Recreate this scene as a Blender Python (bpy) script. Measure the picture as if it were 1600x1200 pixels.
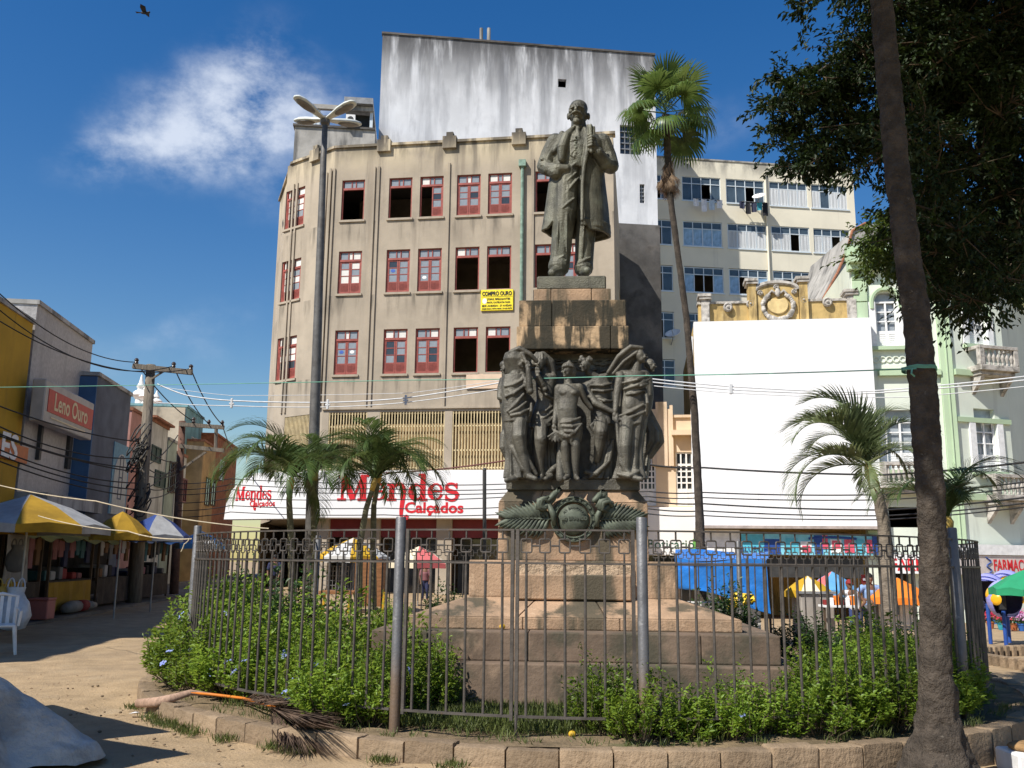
import bpy, bmesh, math, random
import numpy as np
from mathutils import Vector, Matrix
for o in list(bpy.data.objects): bpy.data.objects.remove(o)
R = math.radians
SC = bpy.context.scene
COL = SC.collection
# ---------------------------------------------------------------- camera
EYE = Vector((0, 0, 1.6)); F_PX = 1440.0; PITCH = R(10.8); ROLL = R(0.6)
FW = Vector((0, math.cos(PITCH), math.sin(PITCH)))
U0 = Vector((0, -math.sin(PITCH), math.cos(PITCH))); R0 = Vector((1, 0, 0))
RT = R0*math.cos(ROLL) + U0*math.sin(ROLL); UP = U0*math.cos(ROLL) - R0*math.sin(ROLL)
cam = bpy.data.cameras.new('camera'); camo = bpy.data.objects.new('camera', cam); COL.objects.link(camo)
cam.sensor_width = 36; cam.lens = F_PX/1600*36; cam.clip_end = 2000; cam.clip_start = .05
m3 = Matrix((RT, UP, -FW)).transposed()
camo.matrix_world = Matrix.Translation(EYE) @ m3.to_4x4()
SC.camera = camo
# ---------------------------------------------------------------- sun, sky, exposure
SUN_TRAVEL = Vector((.50, .44, -.745)).normalized()
sl = bpy.data.lights.new('sun', 'SUN'); sl.energy = 5.0; sl.angle = R(.5); sl.color = (1, .95, .86)
so = bpy.data.objects.new('sun', sl); COL.objects.link(so)
so.rotation_euler = SUN_TRAVEL.to_track_quat('-Z', 'Y').to_euler(); so.location = (-20, -20, 40)
SC.view_settings.view_transform = 'Standard'; SC.view_settings.look = 'None'
SC.view_settings.exposure = 0.40; SC.view_settings.gamma = 1
W = bpy.data.worlds.new('World'); SC.world = W; W.use_nodes = True
def world():
    nt = W.node_tree; N = nt.nodes; L = nt.links; N.clear()
    out = N.new('ShaderNodeOutputWorld'); bg = N.new('ShaderNodeBackground'); bg.inputs[1].default_value = .084
    sky = N.new('ShaderNodeTexSky'); sky.sky_type = 'NISHITA'; sky.sun_disc = False
    sky.sun_elevation = math.asin(-SUN_TRAVEL.z); sky.sun_rotation = math.atan2(-SUN_TRAVEL.x, -SUN_TRAVEL.y)
    sky.air_density = 1.25; sky.dust_density = .35; sky.ozone_density = 2.2
    tc = N.new('ShaderNodeTexCoord')
    def math_(op, a, b=None):
        n = N.new('ShaderNodeMath'); n.operation = op
        for i, x in enumerate((a, b)):
            if x is None: continue
            if isinstance(x, (int, float)): n.inputs[i].default_value = x
            else: L.new(x, n.inputs[i])
        return n.outputs[0]
    # coverage: a thin field over the whole sky plus the cumulus the photograph shows
    blobs = [((360, 165), .072, .052, 40, 1.0), ((440, 165), .07, .04, 10, .6), ((205, 212), .07, .036, 15, .55), ((290, 240), .09, .028, 5, .42),
             ((280, 530), .10, .03, 25, .36), ((1120, 170), .06, .03, 0, .36), ((440, 320), .05, .04, 0, .28), ((80, 540), .06, .03, 0, .15)]
    wn = N.new('ShaderNodeTexNoise'); wn.inputs['Scale'].default_value = 7; wn.inputs['Detail'].default_value = 6
    L.new(tc.outputs['Generated'], wn.inputs['Vector'])
    wsub = N.new('ShaderNodeVectorMath'); wsub.operation = 'SUBTRACT'; L.new(wn.outputs['Color'], wsub.inputs[0]); wsub.inputs[1].default_value = (.5, .5, .5)
    wsc = N.new('ShaderNodeVectorMath'); wsc.operation = 'SCALE'; L.new(wsub.outputs[0], wsc.inputs[0]); wsc.inputs['Scale'].default_value = .13
    wadd = N.new('ShaderNodeVectorMath'); L.new(tc.outputs['Generated'], wadd.inputs[0]); L.new(wsc.outputs[0], wadd.inputs[1])
    tot = None
    for (px, py), ra, rb, ang, amp in blobs:
        d = (FW*F_PX + RT*(px-800) + UP*(600-py)).normalized()
        e1 = Vector((d.y, -d.x, 0)).normalized(); e2 = e1.cross(d)
        a = R(ang); p = e1*math.cos(a) + e2*math.sin(a); q = e2*math.cos(a) - e1*math.sin(a)
        s = []
        for ax, rr in ((p, ra), (q, rb)):
            dt = N.new('ShaderNodeVectorMath'); dt.operation = 'DOT_PRODUCT'; L.new(wadd.outputs[0], dt.inputs[0]); dt.inputs[1].default_value = ax/rr
            s.append(math_('POWER', math_('ABSOLUTE', dt.outputs['Value']), 2))
        dt = N.new('ShaderNodeVectorMath'); dt.operation = 'DOT_PRODUCT'; L.new(tc.outputs['Generated'], dt.inputs[0]); dt.inputs[1].default_value = d
        front = math_('GREATER_THAN', dt.outputs['Value'], 0)
        g = math_('MULTIPLY', math_('MULTIPLY', math_('EXPONENT', math_('MULTIPLY', math_('ADD', s[0], s[1]), -1.0)), amp), front)
        tot = g if tot is None else math_('ADD', tot, g)
    n2 = N.new('ShaderNodeTexNoise'); n2.inputs['Scale'].default_value = 11; n2.inputs['Detail'].default_value = 9; n2.inputs['Roughness'].default_value = .62
    mp = N.new('ShaderNodeMapping'); mp.inputs['Scale'].default_value = (1, 1, 1.5); L.new(tc.outputs['Generated'], mp.inputs[0]); L.new(mp.outputs[0], n2.inputs['Vector'])
    fac = math_('MULTIPLY', tot, math_('ADD', math_('MULTIPLY', n2.outputs['Fac'], 3.6), -1.05))
    mr = N.new('ShaderNodeMapRange'); mr.interpolation_type = 'SMOOTHSTEP'
    L.new(fac, mr.inputs[0]); mr.inputs[1].default_value = .04; mr.inputs[2].default_value = 1.45; mr.inputs[3].default_value = 0; mr.inputs[4].default_value = .66
    mix = N.new('ShaderNodeMix'); mix.data_type = 'RGBA'; L.new(mr.outputs[0], mix.inputs['Factor'])
    hs = N.new('ShaderNodeHueSaturation'); hs.inputs['Saturation'].default_value = 1.44; hs.inputs['Hue'].default_value = .510; L.new(sky.outputs[0], hs.inputs['Color'])
    L.new(hs.outputs[0], mix.inputs['A']); mix.inputs['B'].default_value = (9.0, 9.5, 10.3, 1)
    L.new(mix.outputs['Result'], bg.inputs[0]); L.new(bg.outputs[0], out.inputs[0])
world()
# ---------------------------------------------------------------- pixel -> place helpers (layout survey)
def ray(px, py): return FW*F_PX + RT*(px-800) + UP*(600-py)
def P(px, py, Y):
    d = ray(px, py); return EYE + d*(Y/d.y)
def PZ(px, py, z):
    d = ray(px, py); return EYE + d*((z-EYE.z)/d.z)
def sstep(a, b, x):
    t = min(1, max(0, (x-a)/(b-a))); return t*t*(3-2*t)
def gz(x, y):
    return .12 - .045*max(0, min(8, x)-.5) - .018*max(0, y-13)*sstep(2, 10, x)
def PG(px, py):                              # the ground point seen at a pixel
    z = 0
    for _ in range(12):
        p = PZ(px, py, z); z = gz(p.x, p.y)
    return p
# ---------------------------------------------------------------- objects
def WM(o): return ((WM(o.parent) @ o.matrix_parent_inverse) if o.parent else Matrix()) @ o.matrix_basis
def par(o, p):
    if p is not None: o.parent = p; o.matrix_parent_inverse = WM(p).inverted()
def tag(o, label, cat, group=None, kind=None):
    if label: o['label'] = label
    if cat: o['category'] = cat
    if group: o['group'] = group
    if kind: o['kind'] = kind
    return o
def thing(name, label, cat, loc=(0, 0, 0), group=None, rz=0):
    o = bpy.data.objects.new(name, None); COL.objects.link(o); o.location = loc; o.rotation_euler = (0, 0, rz)
    o.empty_display_size = .2
    return tag(o, label, cat, group)
def ob(name, me, parent=None, mtx=None):
    o = bpy.data.objects.new(name, me); COL.objects.link(o)
    if mtx is not None: o.matrix_basis = mtx
    if parent is not None: par(o, parent)
    return o
def copy_tree(o, parent=None):
    c = o.copy(); COL.objects.link(c)
    if parent is not None: c.parent = parent
    for ch in o.children: copy_tree(ch, c)
    return c
class MB:
    def __init__(s): s.v = []; s.f = []; s.mi = []; s.cur = 0
    def add(s, vs, fs):
        b = len(s.v); s.v += [tuple(p) for p in vs]; s.f += [tuple(i+b for i in f) for f in fs]; s.mi += [s.cur]*len(fs); return s
    def obox(s, m, sx, sy, sz):
        c = [m @ Vector((x*sx/2, y*sy/2, z*sz/2)) for x in (-1, 1) for y in (-1, 1) for z in (-1, 1)]
        return s.add(c, [(0, 1, 3, 2), (4, 6, 7, 5), (0, 4, 5, 1), (2, 3, 7, 6), (0, 2, 6, 4), (1, 5, 7, 3)])
    def box(s, x0, x1, y0, y1, z0, z1):
        return s.obox(Matrix.Translation(((x0+x1)/2, (y0+y1)/2, (z0+z1)/2)), abs(x1-x0), abs(y1-y0), abs(z1-z0))
    def bar(s, p, q, w, h=None):
        p = Vector(p); q = Vector(q); d = q-p; m = d.to_track_quat('Z', 'Y').to_matrix().to_4x4(); m.translation = (p+q)/2
        return s.obox(m, w, h or w, d.length)
    def tube(s, pts, rad, n=8, caps=True, flat=None):
        pts = [Vector(p) for p in pts]
        if isinstance(rad, (int, float)): rad = [rad]*len(pts)
        vs = []; k = len(pts); ref = None
        for i, p in enumerate(pts):
            t = (pts[min(k-1, i+1)] - pts[max(0, i-1)])
            if t.length < 1e-9: t = Vector((0, 0, 1))
            t.normalize()
            if ref is None:
                ref = Vector((0, 0, 1)) if abs(t.z) < .9 else Vector((1, 0, 0))
            a = ref - t*ref.dot(t)
            if a.length < 1e-6: a = t.orthogonal()
            a.normalize(); ref = a; b = t.cross(a)
            for j in range(n):
                an = 2*math.pi*j/n; vs.append(p + a*math.cos(an)*rad[i] + b*math.sin(an)*rad[i]*(flat or 1))
        fs = [(i*n+j, i*n+(j+1) % n, (i+1)*n+(j+1) % n, (i+1)*n+j) for i in range(k-1) for j in range(n)]
        if caps: fs += [tuple(reversed(range(n))), tuple(range((k-1)*n, k*n))]
        return s.add(vs, fs)
    def ell(s, c, r, n=12, m=8, rot=None):
        c = Vector(c); r = (r, r, r) if isinstance(r, (int, float)) else r; vs = []
        for i in range(1, m):
            th = math.pi*i/m
            for j in range(n):
                ph = 2*math.pi*j/n; q = Vector((r[0]*math.sin(th)*math.cos(ph), r[1]*math.sin(th)*math.sin(ph), r[2]*math.cos(th)))
                vs.append(c + (rot @ q if rot else q))
        z = Vector((0, 0, r[2])); z = rot @ z if rot else z
        vs += [c+z, c-z]; a, b = len(vs)-2, len(vs)-1
        fs = [(i*n+j, (i+1)*n+j, (i+1)*n+(j+1) % n, i*n+(j+1) % n) for i in range(m-2) for j in range(n)]
        fs += [(a, j, (j+1) % n) for j in range(n)] + [(b, (m-2)*n+(j+1) % n, (m-2)*n+j) for j in range(n)]
        return s.add(vs, fs)
    def lathe(s, prof, c=(0, 0, 0), n=16, close=True):
        c = Vector(c); k = len(prof)
        vs = [c + Vector((r*math.cos(2*math.pi*j/n), r*math.sin(2*math.pi*j/n), z)) for r, z in prof for j in range(n)]
        fs = [(i*n+j, i*n+(j+1) % n, (i+1)*n+(j+1) % n, (i+1)*n+j) for i in range(k-1) for j in range(n)]
        if close: fs += [tuple(reversed(range(n))), tuple(range((k-1)*n, k*n))]
        return s.add(vs, fs)
    def prism(s, poly, fn, d0, d1):              # poly in 2D, fn(a,b,d)->Vector
        n = len(poly); vs = [fn(a, b, d0) for a, b in poly] + [fn(a, b, d1) for a, b in poly]
        return s.add(vs, [tuple(reversed(range(n))), tuple(range(n, 2*n))] + [(i, (i+1) % n, n+(i+1) % n, n+i) for i in range(n)])
    def mesh(s, name, mats, smooth=False, bevel=0, segs=1, clean=False):
        me = bpy.data.meshes.new(name); me.from_pydata(s.v, [], s.f)
        for mm in (mats if isinstance(mats, (list, tuple)) else [mats]): me.materials.append(mm)
        if any(s.mi): me.polygons.foreach_set('material_index', s.mi)
        if bevel or clean:
            bm = bmesh.new(); bm.from_mesh(me)
            bmesh.ops.recalc_face_normals(bm, faces=bm.faces)
            if bevel: bmesh.ops.bevel(bm, geom=[e for e in bm.edges if e.is_manifold and e.calc_face_angle(0) > .5], offset=bevel, segments=segs, affect='EDGES', profile=.6)
            bm.to_mesh(me); bm.free()
        if smooth:
            me.polygons.foreach_set('use_smooth', [True]*len(me.polygons))
            if smooth != 1: me.set_sharp_from_angle(angle=R(smooth))
        me.update(); return me
    def build(s, name, mats, parent=None, mtx=None, **k): return ob(name, s.mesh(name, mats, **k), parent, mtx)
def np_mesh(name, V, Fq, mat, smooth=False):
    me = bpy.data.meshes.new(name); V = np.asarray(V, np.float32); Fq = np.asarray(Fq, np.int32); k = Fq.shape[1]
    me.vertices.add(len(V)); me.vertices.foreach_set('co', V.ravel())
    me.loops.add(Fq.size); me.loops.foreach_set('vertex_index', Fq.ravel())
    me.polygons.add(len(Fq)); me.polygons.foreach_set('loop_start', np.arange(0, Fq.size, k, dtype=np.int32))
    try: me.polygons.foreach_set('loop_total', np.full(len(Fq), k, np.int32))
    except Exception: pass
    me.materials.append(mat); me.update(calc_edges=True)
    if smooth: me.polygons.foreach_set('use_smooth', [True]*len(me.polygons))
    return me
def leaf_mesh(name, C, D, Nn, Ln, Wd, mat, fold=.25, droop=.12):
    """rhombus leaves folded on the midrib: C base points, D directions, Nn up vectors"""
    D = D/np.linalg.norm(D, axis=1, keepdims=True); S = np.cross(D, Nn); S /= np.linalg.norm(S, axis=1, keepdims=True)+1e-9
    Nn = np.cross(S, D); Ln = Ln[:, None]; Wd = Wd[:, None]
    mid = C + D*Ln*.5
    V = np.stack([C, mid + S*Wd*.5 + Nn*Wd*fold, C + D*Ln - Nn*Ln*droop, mid - S*Wd*.5 + Nn*Wd*fold], 1).reshape(-1, 3)
    i = np.arange(len(C))[:, None]*4
    return np_mesh(name, V, np.concatenate([np.hstack([i, i+1, i+2]), np.hstack([i, i+2, i+3])]), mat)
def text_obj(s, size, mtx, mat, name, parent, bold=0., ext=.004, align='CENTER', sx=1.0, spacing=1.0):
    cu = bpy.data.curves.new('t', 'FONT'); cu.body = s; cu.size = size; cu.extrude = ext; cu.offset = bold; cu.align_x = align; cu.align_y = 'CENTER'; cu.space_character = spacing; cu.resolution_u = 3
    t = bpy.data.objects.new('t', cu); COL.objects.link(t); dg = bpy.context.evaluated_depsgraph_get()
    me = bpy.data.meshes.new_from_object(t.evaluated_get(dg)); bpy.data.objects.remove(t); bpy.data.curves.remove(cu)
    me.materials.clear(); me.materials.append(mat)
    return ob(name, me, parent, mtx @ Matrix.Diagonal((sx, 1, 1, 1)))
class Facade:
    """vertical plane: u runs to the viewer's right along it, n faces the viewer"""
    def __init__(s, o, d):
        s.o = Vector((o[0], o[1], 0)); s.u = Vector((d[0], d[1], 0)).normalized(); s.n = Vector((s.u.y, -s.u.x, 0))
    def pix(s, px, py, off=0):
        d = ray(px, py); o = s.o + s.n*off; t = (o-EYE).dot(s.n)/d.dot(s.n); p = EYE + d*t
        return (p-s.o).dot(s.u), p.z
    def U(s, px, py=700): return s.pix(px, py)[0]
    def pt(s, u, z, d=0): p = s.o + s.u*u + s.n*d; return Vector((p.x, p.y, z))
    def m(s, u, z, d=0):                          # local x along, y inward, z up
        m = Matrix((s.u, -s.n, Vector((0, 0, 1)))).transposed().to_4x4(); m.translation = s.pt(u, z, d); return m
    def mt(s, u, z, d=0):                         # for lettering: x along, y up, z outward
        m = Matrix((s.u, Vector((0, 0, 1)), s.n)).transposed().to_4x4(); m.translation = s.pt(u, z, d); return m
    def box(s, mb, u0, u1, z0, z1, d0, d1): return mb.obox(s.m((u0+u1)/2, (z0+z1)/2, (d0+d1)/2), abs(u1-u0), abs(d1-d0), abs(z1-z0))
    def holes(s, mb, u0, u1, z0, z1, hs, depth=.22, d=0):
        us = sorted({u0, u1} | {x for h in hs for x in h[:2]}); zs = sorted({z0, z1} | {x for h in hs for x in h[2:4]})
        for a, b in zip(us, us[1:]):
            for c, e in zip(zs, zs[1:]):
                uc, zc = (a+b)/2, (c+e)/2
                if any(h[0] < uc < h[1] and h[2] < zc < h[3] for h in hs): continue
                mb.add([s.pt(a, c, d), s.pt(b, c, d), s.pt(b, e, d), s.pt(a, e, d)], [(0, 1, 2, 3)])
        for h in hs:
            a, b, c, e = h[:4]; q = [(a, c), (b, c), (b, e), (a, e)]
            for i in range(4):
                p, r = q[i], q[(i+1) % 4]
                mb.add([s.pt(*p, d), s.pt(*r, d), s.pt(*r, d-depth), s.pt(*p, d-depth)], [(3, 2, 1, 0)])
# ---------------------------------------------------------------- materials
def lin(r, g, b): return tuple(((c/255)/12.92 if c/255 < .04045 else ((c/255+.055)/1.055)**2.4) for c in (r, g, b))
def mk(name, col, rough=.8, var=.25, scale=4., bump=.15, bscale=None, metal=0., streaks=(), spec=.35, blot=None, coat=0, stretch=None, detail=6, orand=0):
    m = bpy.data.materials.new(name); m.use_nodes = True; nt = m.node_tree; N = nt.nodes; L = nt.links
    b = N['Principled BSDF']; b.inputs['Roughness'].default_value = rough; b.inputs['Metallic'].default_value = metal
    b.inputs['Specular IOR Level'].default_value = spec; b.inputs['Coat Weight'].default_value = coat
    tc = N.new('ShaderNodeTexCoord')
    def noise(sc, st=None, det=detail, rg=.6):
        n = N.new('ShaderNodeTexNoise'); n.inputs['Scale'].default_value = sc; n.inputs['Detail'].default_value = det; n.inputs['Roughness'].default_value = rg
        if st:
            mp = N.new('ShaderNodeMapping'); mp.inputs['Scale'].default_value = st; L.new(tc.outputs['Object'], mp.inputs[0]); L.new(mp.outputs[0], n.inputs['Vector'])
        else: L.new(tc.outputs['Object'], n.inputs['Vector'])
        return n.outputs['Fac']
    def mrange(x, a, c, d=0., e=1.):
        r = N.new('ShaderNodeMapRange'); r.interpolation_type = 'SMOOTHSTEP'; L.new(x, r.inputs[0])
        for i, q in enumerate((a, c, d, e)): r.inputs[i+1].default_value = q
        return r.outputs[0]
    def mul(x, y):
        n = N.new('ShaderNodeMath'); n.operation = 'MULTIPLY'; L.new(x, n.inputs[0])
        if isinstance(y, (int, float)): n.inputs[1].default_value = y
        else: L.new(y, n.inputs[1])
        return n.outputs[0]
    def mixc(f, a, c):
        n = N.new('ShaderNodeMix'); n.data_type = 'RGBA'; L.new(f, n.inputs['Factor'])
        for k, x in (('A', a), ('B', c)):
            if isinstance(x, tuple): n.inputs[k].default_value = (*x, 1)
            else: L.new(x, n.inputs[k])
        return n.outputs['Result']
    nz = noise(scale, stretch)
    c = mixc(mrange(nz, .3, .7), tuple(x*(1-var) for x in col), tuple(min(1, x*(1+var*.8)) for x in col))
    if blot:                                       # (colour, scale, lo, hi, amount)
        for bl in (blot if isinstance(blot, list) else [blot]):
            c = mixc(mul(mrange(noise(bl[1]), bl[2], bl[3]), bl[4]), c, bl[0])
    if streaks:
        sx = N.new('ShaderNodeSeparateXYZ'); L.new(tc.outputs['Object'], sx.inputs[0])
        for (sc, xy, zz, lo, hi, ztop, zlen, amt, *cut) in streaks:
            f = mrange(noise(1., (xy, xy, zz), 5), lo, hi)
            if zlen: f = mul(f, mrange(sx.outputs['Z'], ztop-zlen, ztop))
            if cut: f = mul(f, mrange(sx.outputs['Z'], ztop, ztop+.02, 1., 0.))
            c = mixc(mul(f, amt), c, sc)
    if orand:
        oi = N.new('ShaderNodeObjectInfo'); h = N.new('ShaderNodeHueSaturation'); L.new(mrange(oi.outputs['Random'], 0, 1, 1-orand, 1+orand), h.inputs['Value']); L.new(c, h.inputs['Color']); c = h.outputs[0]
    L.new(c, b.inputs['Base Color'])
    if bump:
        bp = N.new('ShaderNodeBump'); bp.inputs['Strength'].default_value = bump; bp.inputs['Distance'].default_value = .05
        L.new(noise(bscale or scale*5, stretch), bp.inputs['Height']); L.new(bp.outputs[0], b.inputs['Normal'])
    return m
def leafmat(name, c1, c2, trans=.35, rough=.45, scale=9.):
    m = bpy.data.materials.new(name); m.use_nodes = True; nt = m.node_tree; N = nt.nodes; L = nt.links
    b = N['Principled BSDF']; b.inputs['Roughness'].default_value = rough; b.inputs['Specular IOR Level'].default_value = .4
    g = N.new('ShaderNodeNewGeometry'); n = N.new('ShaderNodeTexNoise'); n.inputs['Scale'].default_value = scale; n.inputs['Detail'].default_value = 3; L.new(g.outputs['Position'], n.inputs['Vector'])
    r = N.new('ShaderNodeMapRange'); L.new(n.outputs['Fac'], r.inputs[0]); r.inputs[1].default_value = .3; r.inputs[2].default_value = .7
    mx = N.new('ShaderNodeMix'); mx.data_type = 'RGBA'; L.new(r.outputs[0], mx.inputs['Factor']); mx.inputs['A'].default_value = (*c1, 1); mx.inputs['B'].default_value = (*c2, 1)
    oi = N.new('ShaderNodeObjectInfo'); oh = N.new('ShaderNodeHueSaturation'); om = N.new('ShaderNodeMapRange'); L.new(oi.outputs['Random'], om.inputs[0]); om.inputs[3].default_value = .72; om.inputs[4].default_value = 1.25; L.new(om.outputs[0], oh.inputs['Value']); L.new(mx.outputs['Result'], oh.inputs['Color'])
    class _m: outputs = {'Result': oh.outputs[0]}
    mx = _m
    L.new(mx.outputs['Result'], b.inputs['Base Color'])
    t = N.new('ShaderNodeBsdfTranslucent'); hs = N.new('ShaderNodeHueSaturation'); hs.inputs['Value'].default_value = 1.6; hs.inputs['Hue'].default_value = .48; L.new(mx.outputs['Result'], hs.inputs['Color']); L.new(hs.outputs[0], t.inputs[0])
    ms = N.new('ShaderNodeMixShader'); ms.inputs[0].default_value = trans; L.new(b.outputs[0], ms.inputs[1]); L.new(t.outputs[0], ms.inputs[2])
    L.new(ms.outputs[0], N['Material Output'].inputs[0]); return m
def plain(name, col, rough=.6, metal=0., spec=.4): return mk(name, col, rough, .12, 6, .05, metal=metal, spec=spec)
ORD = ['first', 'second', 'third', 'fourth', 'fifth', 'sixth', 'seventh', 'eighth', 'ninth', 'tenth', 'eleventh', 'twelfth', 'thirteenth', 'fourteenth', 'fifteenth', 'sixteenth', 'seventeenth', 'eighteenth', 'nineteenth', 'twentieth', 'twenty-first']
# ================================================================ materials of the setting
G = (.045, .042, .038)
m_ground = mk('packed_earth', (.36, .258, .15), .95, .2, 3.5, .45, 30, blot=[((.26, .195, .125), .5, .45, .75, .6), ((.46, .36, .24), 2.2, .55, .75, .4), ((.30, .22, .14), 7, .5, .7, .5), ((.16, .12, .08), 14, .66, .74, .6), ((.55, .46, .34), 45, .68, .75, .6)])
m_street = mk('worn_asphalt', (.13, .115, .10), .9, .3, 1.2, .3, 40, blot=((.22, .18, .13), .6, .5, .7, .7))
m_white_slab = mk('weathered_white_render', (.72, .73, .76), .9, .10, .6, .12, 6, streaks=[((.30, .31, .34), .8, .07, .44, .66, 33.0, 20., .85), ((.42, .43, .46), 1.5, .4, .48, .68, 0, 0, .5), ((.10, .10, .105), 1.1, .14, .36, .56, 33.2, 6.5, .95), ((.07, .07, .075), 2.6, .5, .34, .56, 33.0, 2.6, .95)])
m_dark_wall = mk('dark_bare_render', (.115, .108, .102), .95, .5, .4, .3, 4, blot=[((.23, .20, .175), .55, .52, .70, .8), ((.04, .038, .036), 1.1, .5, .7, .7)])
m_conc = mk('stained_concrete', (.40, .385, .36), .92, .22, .8, .2, 8, streaks=[((.08, .08, .08), 1.3, .18, .46, .64, 0, 0, .75)])
m_cream = mk('cream_render', (.74, .69, .56), .9, .07, .4, .06, 8, streaks=[((.2, .19, .17), 1., .35, .42, .6, 27.8, 1.6, .8), ((.5, .46, .39), 1.6, .1, .55, .75, 0, 0, .5)])
m_cream_strip = mk('cream_trim', (.78, .73, .60), .9, .06, .6, .05, 8)
m_peach = mk('peach_render', (.70, .55, .40), .9, .10, .8, .08, 9, streaks=[((.25, .19, .10), 2.0, .5, .44, .62, 9.2, 2.0, .75)])
m_ochre = mk('ochre_render', (.52, .37, .15), .9, .25, 1.2, .12, 12, streaks=[((.14, .10, .05), 3., .7, .5, .68, 0, 0, .7), ((.66, .54, .30), 2., .6, .52, .7, 0, 0, .5)])
m_oldtrim = mk('weathered_grey_stucco', (.46, .43, .39), .9, .3, 5, .25, 30, blot=((.13, .12, .10), 3, .5, .65, .7))
m_panel = mk('white_sheet_cladding', (.84, .84, .85), .55, .03, .4, .02, 4, streaks=[((.74, .74, .77), .8, .05, .5, .7, 0, 0, .5)])
m_green = mk('pale_green_render', (.43, .55, .37), .85, .08, .6, .06, 9, streaks=[((.28, .33, .24), 1.8, .2, .55, .75, 0, 0, .5)])
m_mint = mk('mint_white_render', (.67, .72, .63), .85, .06, .6, .06, 9, streaks=[((.38, .40, .35), 1.6, .2, .56, .74, 0, 0, .55)])
m_red_frame = mk('dull_red_joinery', (.30, .075, .06), .6, .2, 6, .08)
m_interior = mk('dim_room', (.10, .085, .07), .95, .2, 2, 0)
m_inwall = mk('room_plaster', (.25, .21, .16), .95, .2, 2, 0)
def glass(name, col, rough=.06, spec=.6):
    m = mk(name, col, rough, .25, 1.5, .03, 2, spec=spec); return m
m_pane_grey = glass('grey_window_glass', (.30, .33, .36), .12)
m_pane_dark = glass('dark_window_glass', (.05, .06, .07), .05)
m_pane_pale = mk('papered_pane', (.70, .68, .64), .5, .1, 4, 0)
m_pane_blue = glass('bluish_window_glass', (.07, .10, .13), .06)
m_alu = mk('white_painted_aluminium', (.66, .72, .76), .4, .06, 5, .02, metal=.1)
m_curtain = mk('pale_curtain', (.62, .64, .66), .9, .15, 1.0, .3, 4, stretch=(8, 8, .3))
m_bluefilm = mk('blue_plastic_film', (.28, .44, .62), .35, .25, 3, .4, 7)
m_yellowsign = plain('yellow_sign_board', (.90, .72, .03), .45)
m_black = plain('black_print', (.012, .012, .012), .6)
m_redprint = plain('red_print', (.62, .02, .03), .45)
m_darkred = plain('dark_red_paint', (.17, .02, .02), .5)
m_whitep = plain('white_paint', (.80, .80, .80), .5)
m_signwhite = mk('white_sign_sheet', (.80, .80, .81), .4, .03, .5, 0)
m_greenpipe = mk('verdigris_pipe', (.20, .30, .24), .7, .35, 4, .1)
m_greymetal = mk('grey_metal', (.30, .30, .30), .5, .2, 5, .05, metal=.5)
m_darkmetal = mk('dark_metal', (.06, .06, .06), .55, .2, 5, .05, metal=.4)
m_bamboo = mk('pale_yellow_bars', (.58, .47, .27), .7, .2, 4, .05)
m_tan = mk('tan_boarding', (.36, .25, .13), .85, .3, 2, .1, stretch=(6, 6, .4))
m_roof = mk('roof_felt', (.16, .15, .14), .95, .2, 1, .1)
m_tile = mk('old_clay_tile', (.32, .14, .08), .9, .35, 5, .2)
# ================================================================ the ground
def ground():
    xs = np.concatenate([np.linspace(-160, -14, 26), np.linspace(-13.5, 13.5, 110), np.linspace(14, 160, 26)])
    ys = np.concatenate([np.linspace(-40, 2, 12), np.linspace(2.3, 30, 120), np.linspace(31, 300, 50)])
    X, Y = np.meshgrid(xs, ys); rng = np.random.default_rng(3)
    Z = np.vectorize(gz)(X, Y) + .018*np.sin(X*2.1+Y*.7)*np.sin(Y*1.3-X*.4) + .010*np.sin(X*5.3)*np.sin(Y*4.1) + rng.normal(0, .003, X.shape)
    V = np.stack([X, Y, Z], 2).reshape(-1, 3); w = len(xs); i = (np.arange(len(ys)-1)[:, None]*w + np.arange(w-1)).ravel()
    o = ob('ground', np_mesh('ground', V, np.stack([i, i+1, i+w+1, i+w], 1), m_ground, True)); o['kind'] = 'structure'
    o['label'] = 'sandy brown trodden earth of the square'
ground()
KERBX = lambda y: -7.55-.128*y           # kerb of the market pavement down the left side
mb = MB(); prev = None
for y in np.arange(8, 130, 1.5):
    mb.add([(KERBX(y)+k, y, gz(KERBX(y)+k, y)+.07) for k in (0, -4.2)] + [(KERBX(y+1.5)+k, y+1.5, gz(0, 0)+.07+(-.03*-4)) for k in (0, -4.2)][0:0] + [(KERBX(y+1.5), y+1.5, gz(KERBX(y+1.5), y)+.07), (KERBX(y+1.5)-4.2, y+1.5, gz(KERBX(y+1.5), y)+.07)], [(0, 2, 3, 1)])
    mb.add([(KERBX(y), y, -.2), (KERBX(y+1.5), y+1.5, -.2), (KERBX(y+1.5), y+1.5, gz(KERBX(y+1.5), y)+.07), (KERBX(y), y, gz(KERBX(y), y)+.07)], [(0, 1, 2, 3)])
o = mb.build('pavement', m_street); o['kind'] = 'structure'
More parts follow.
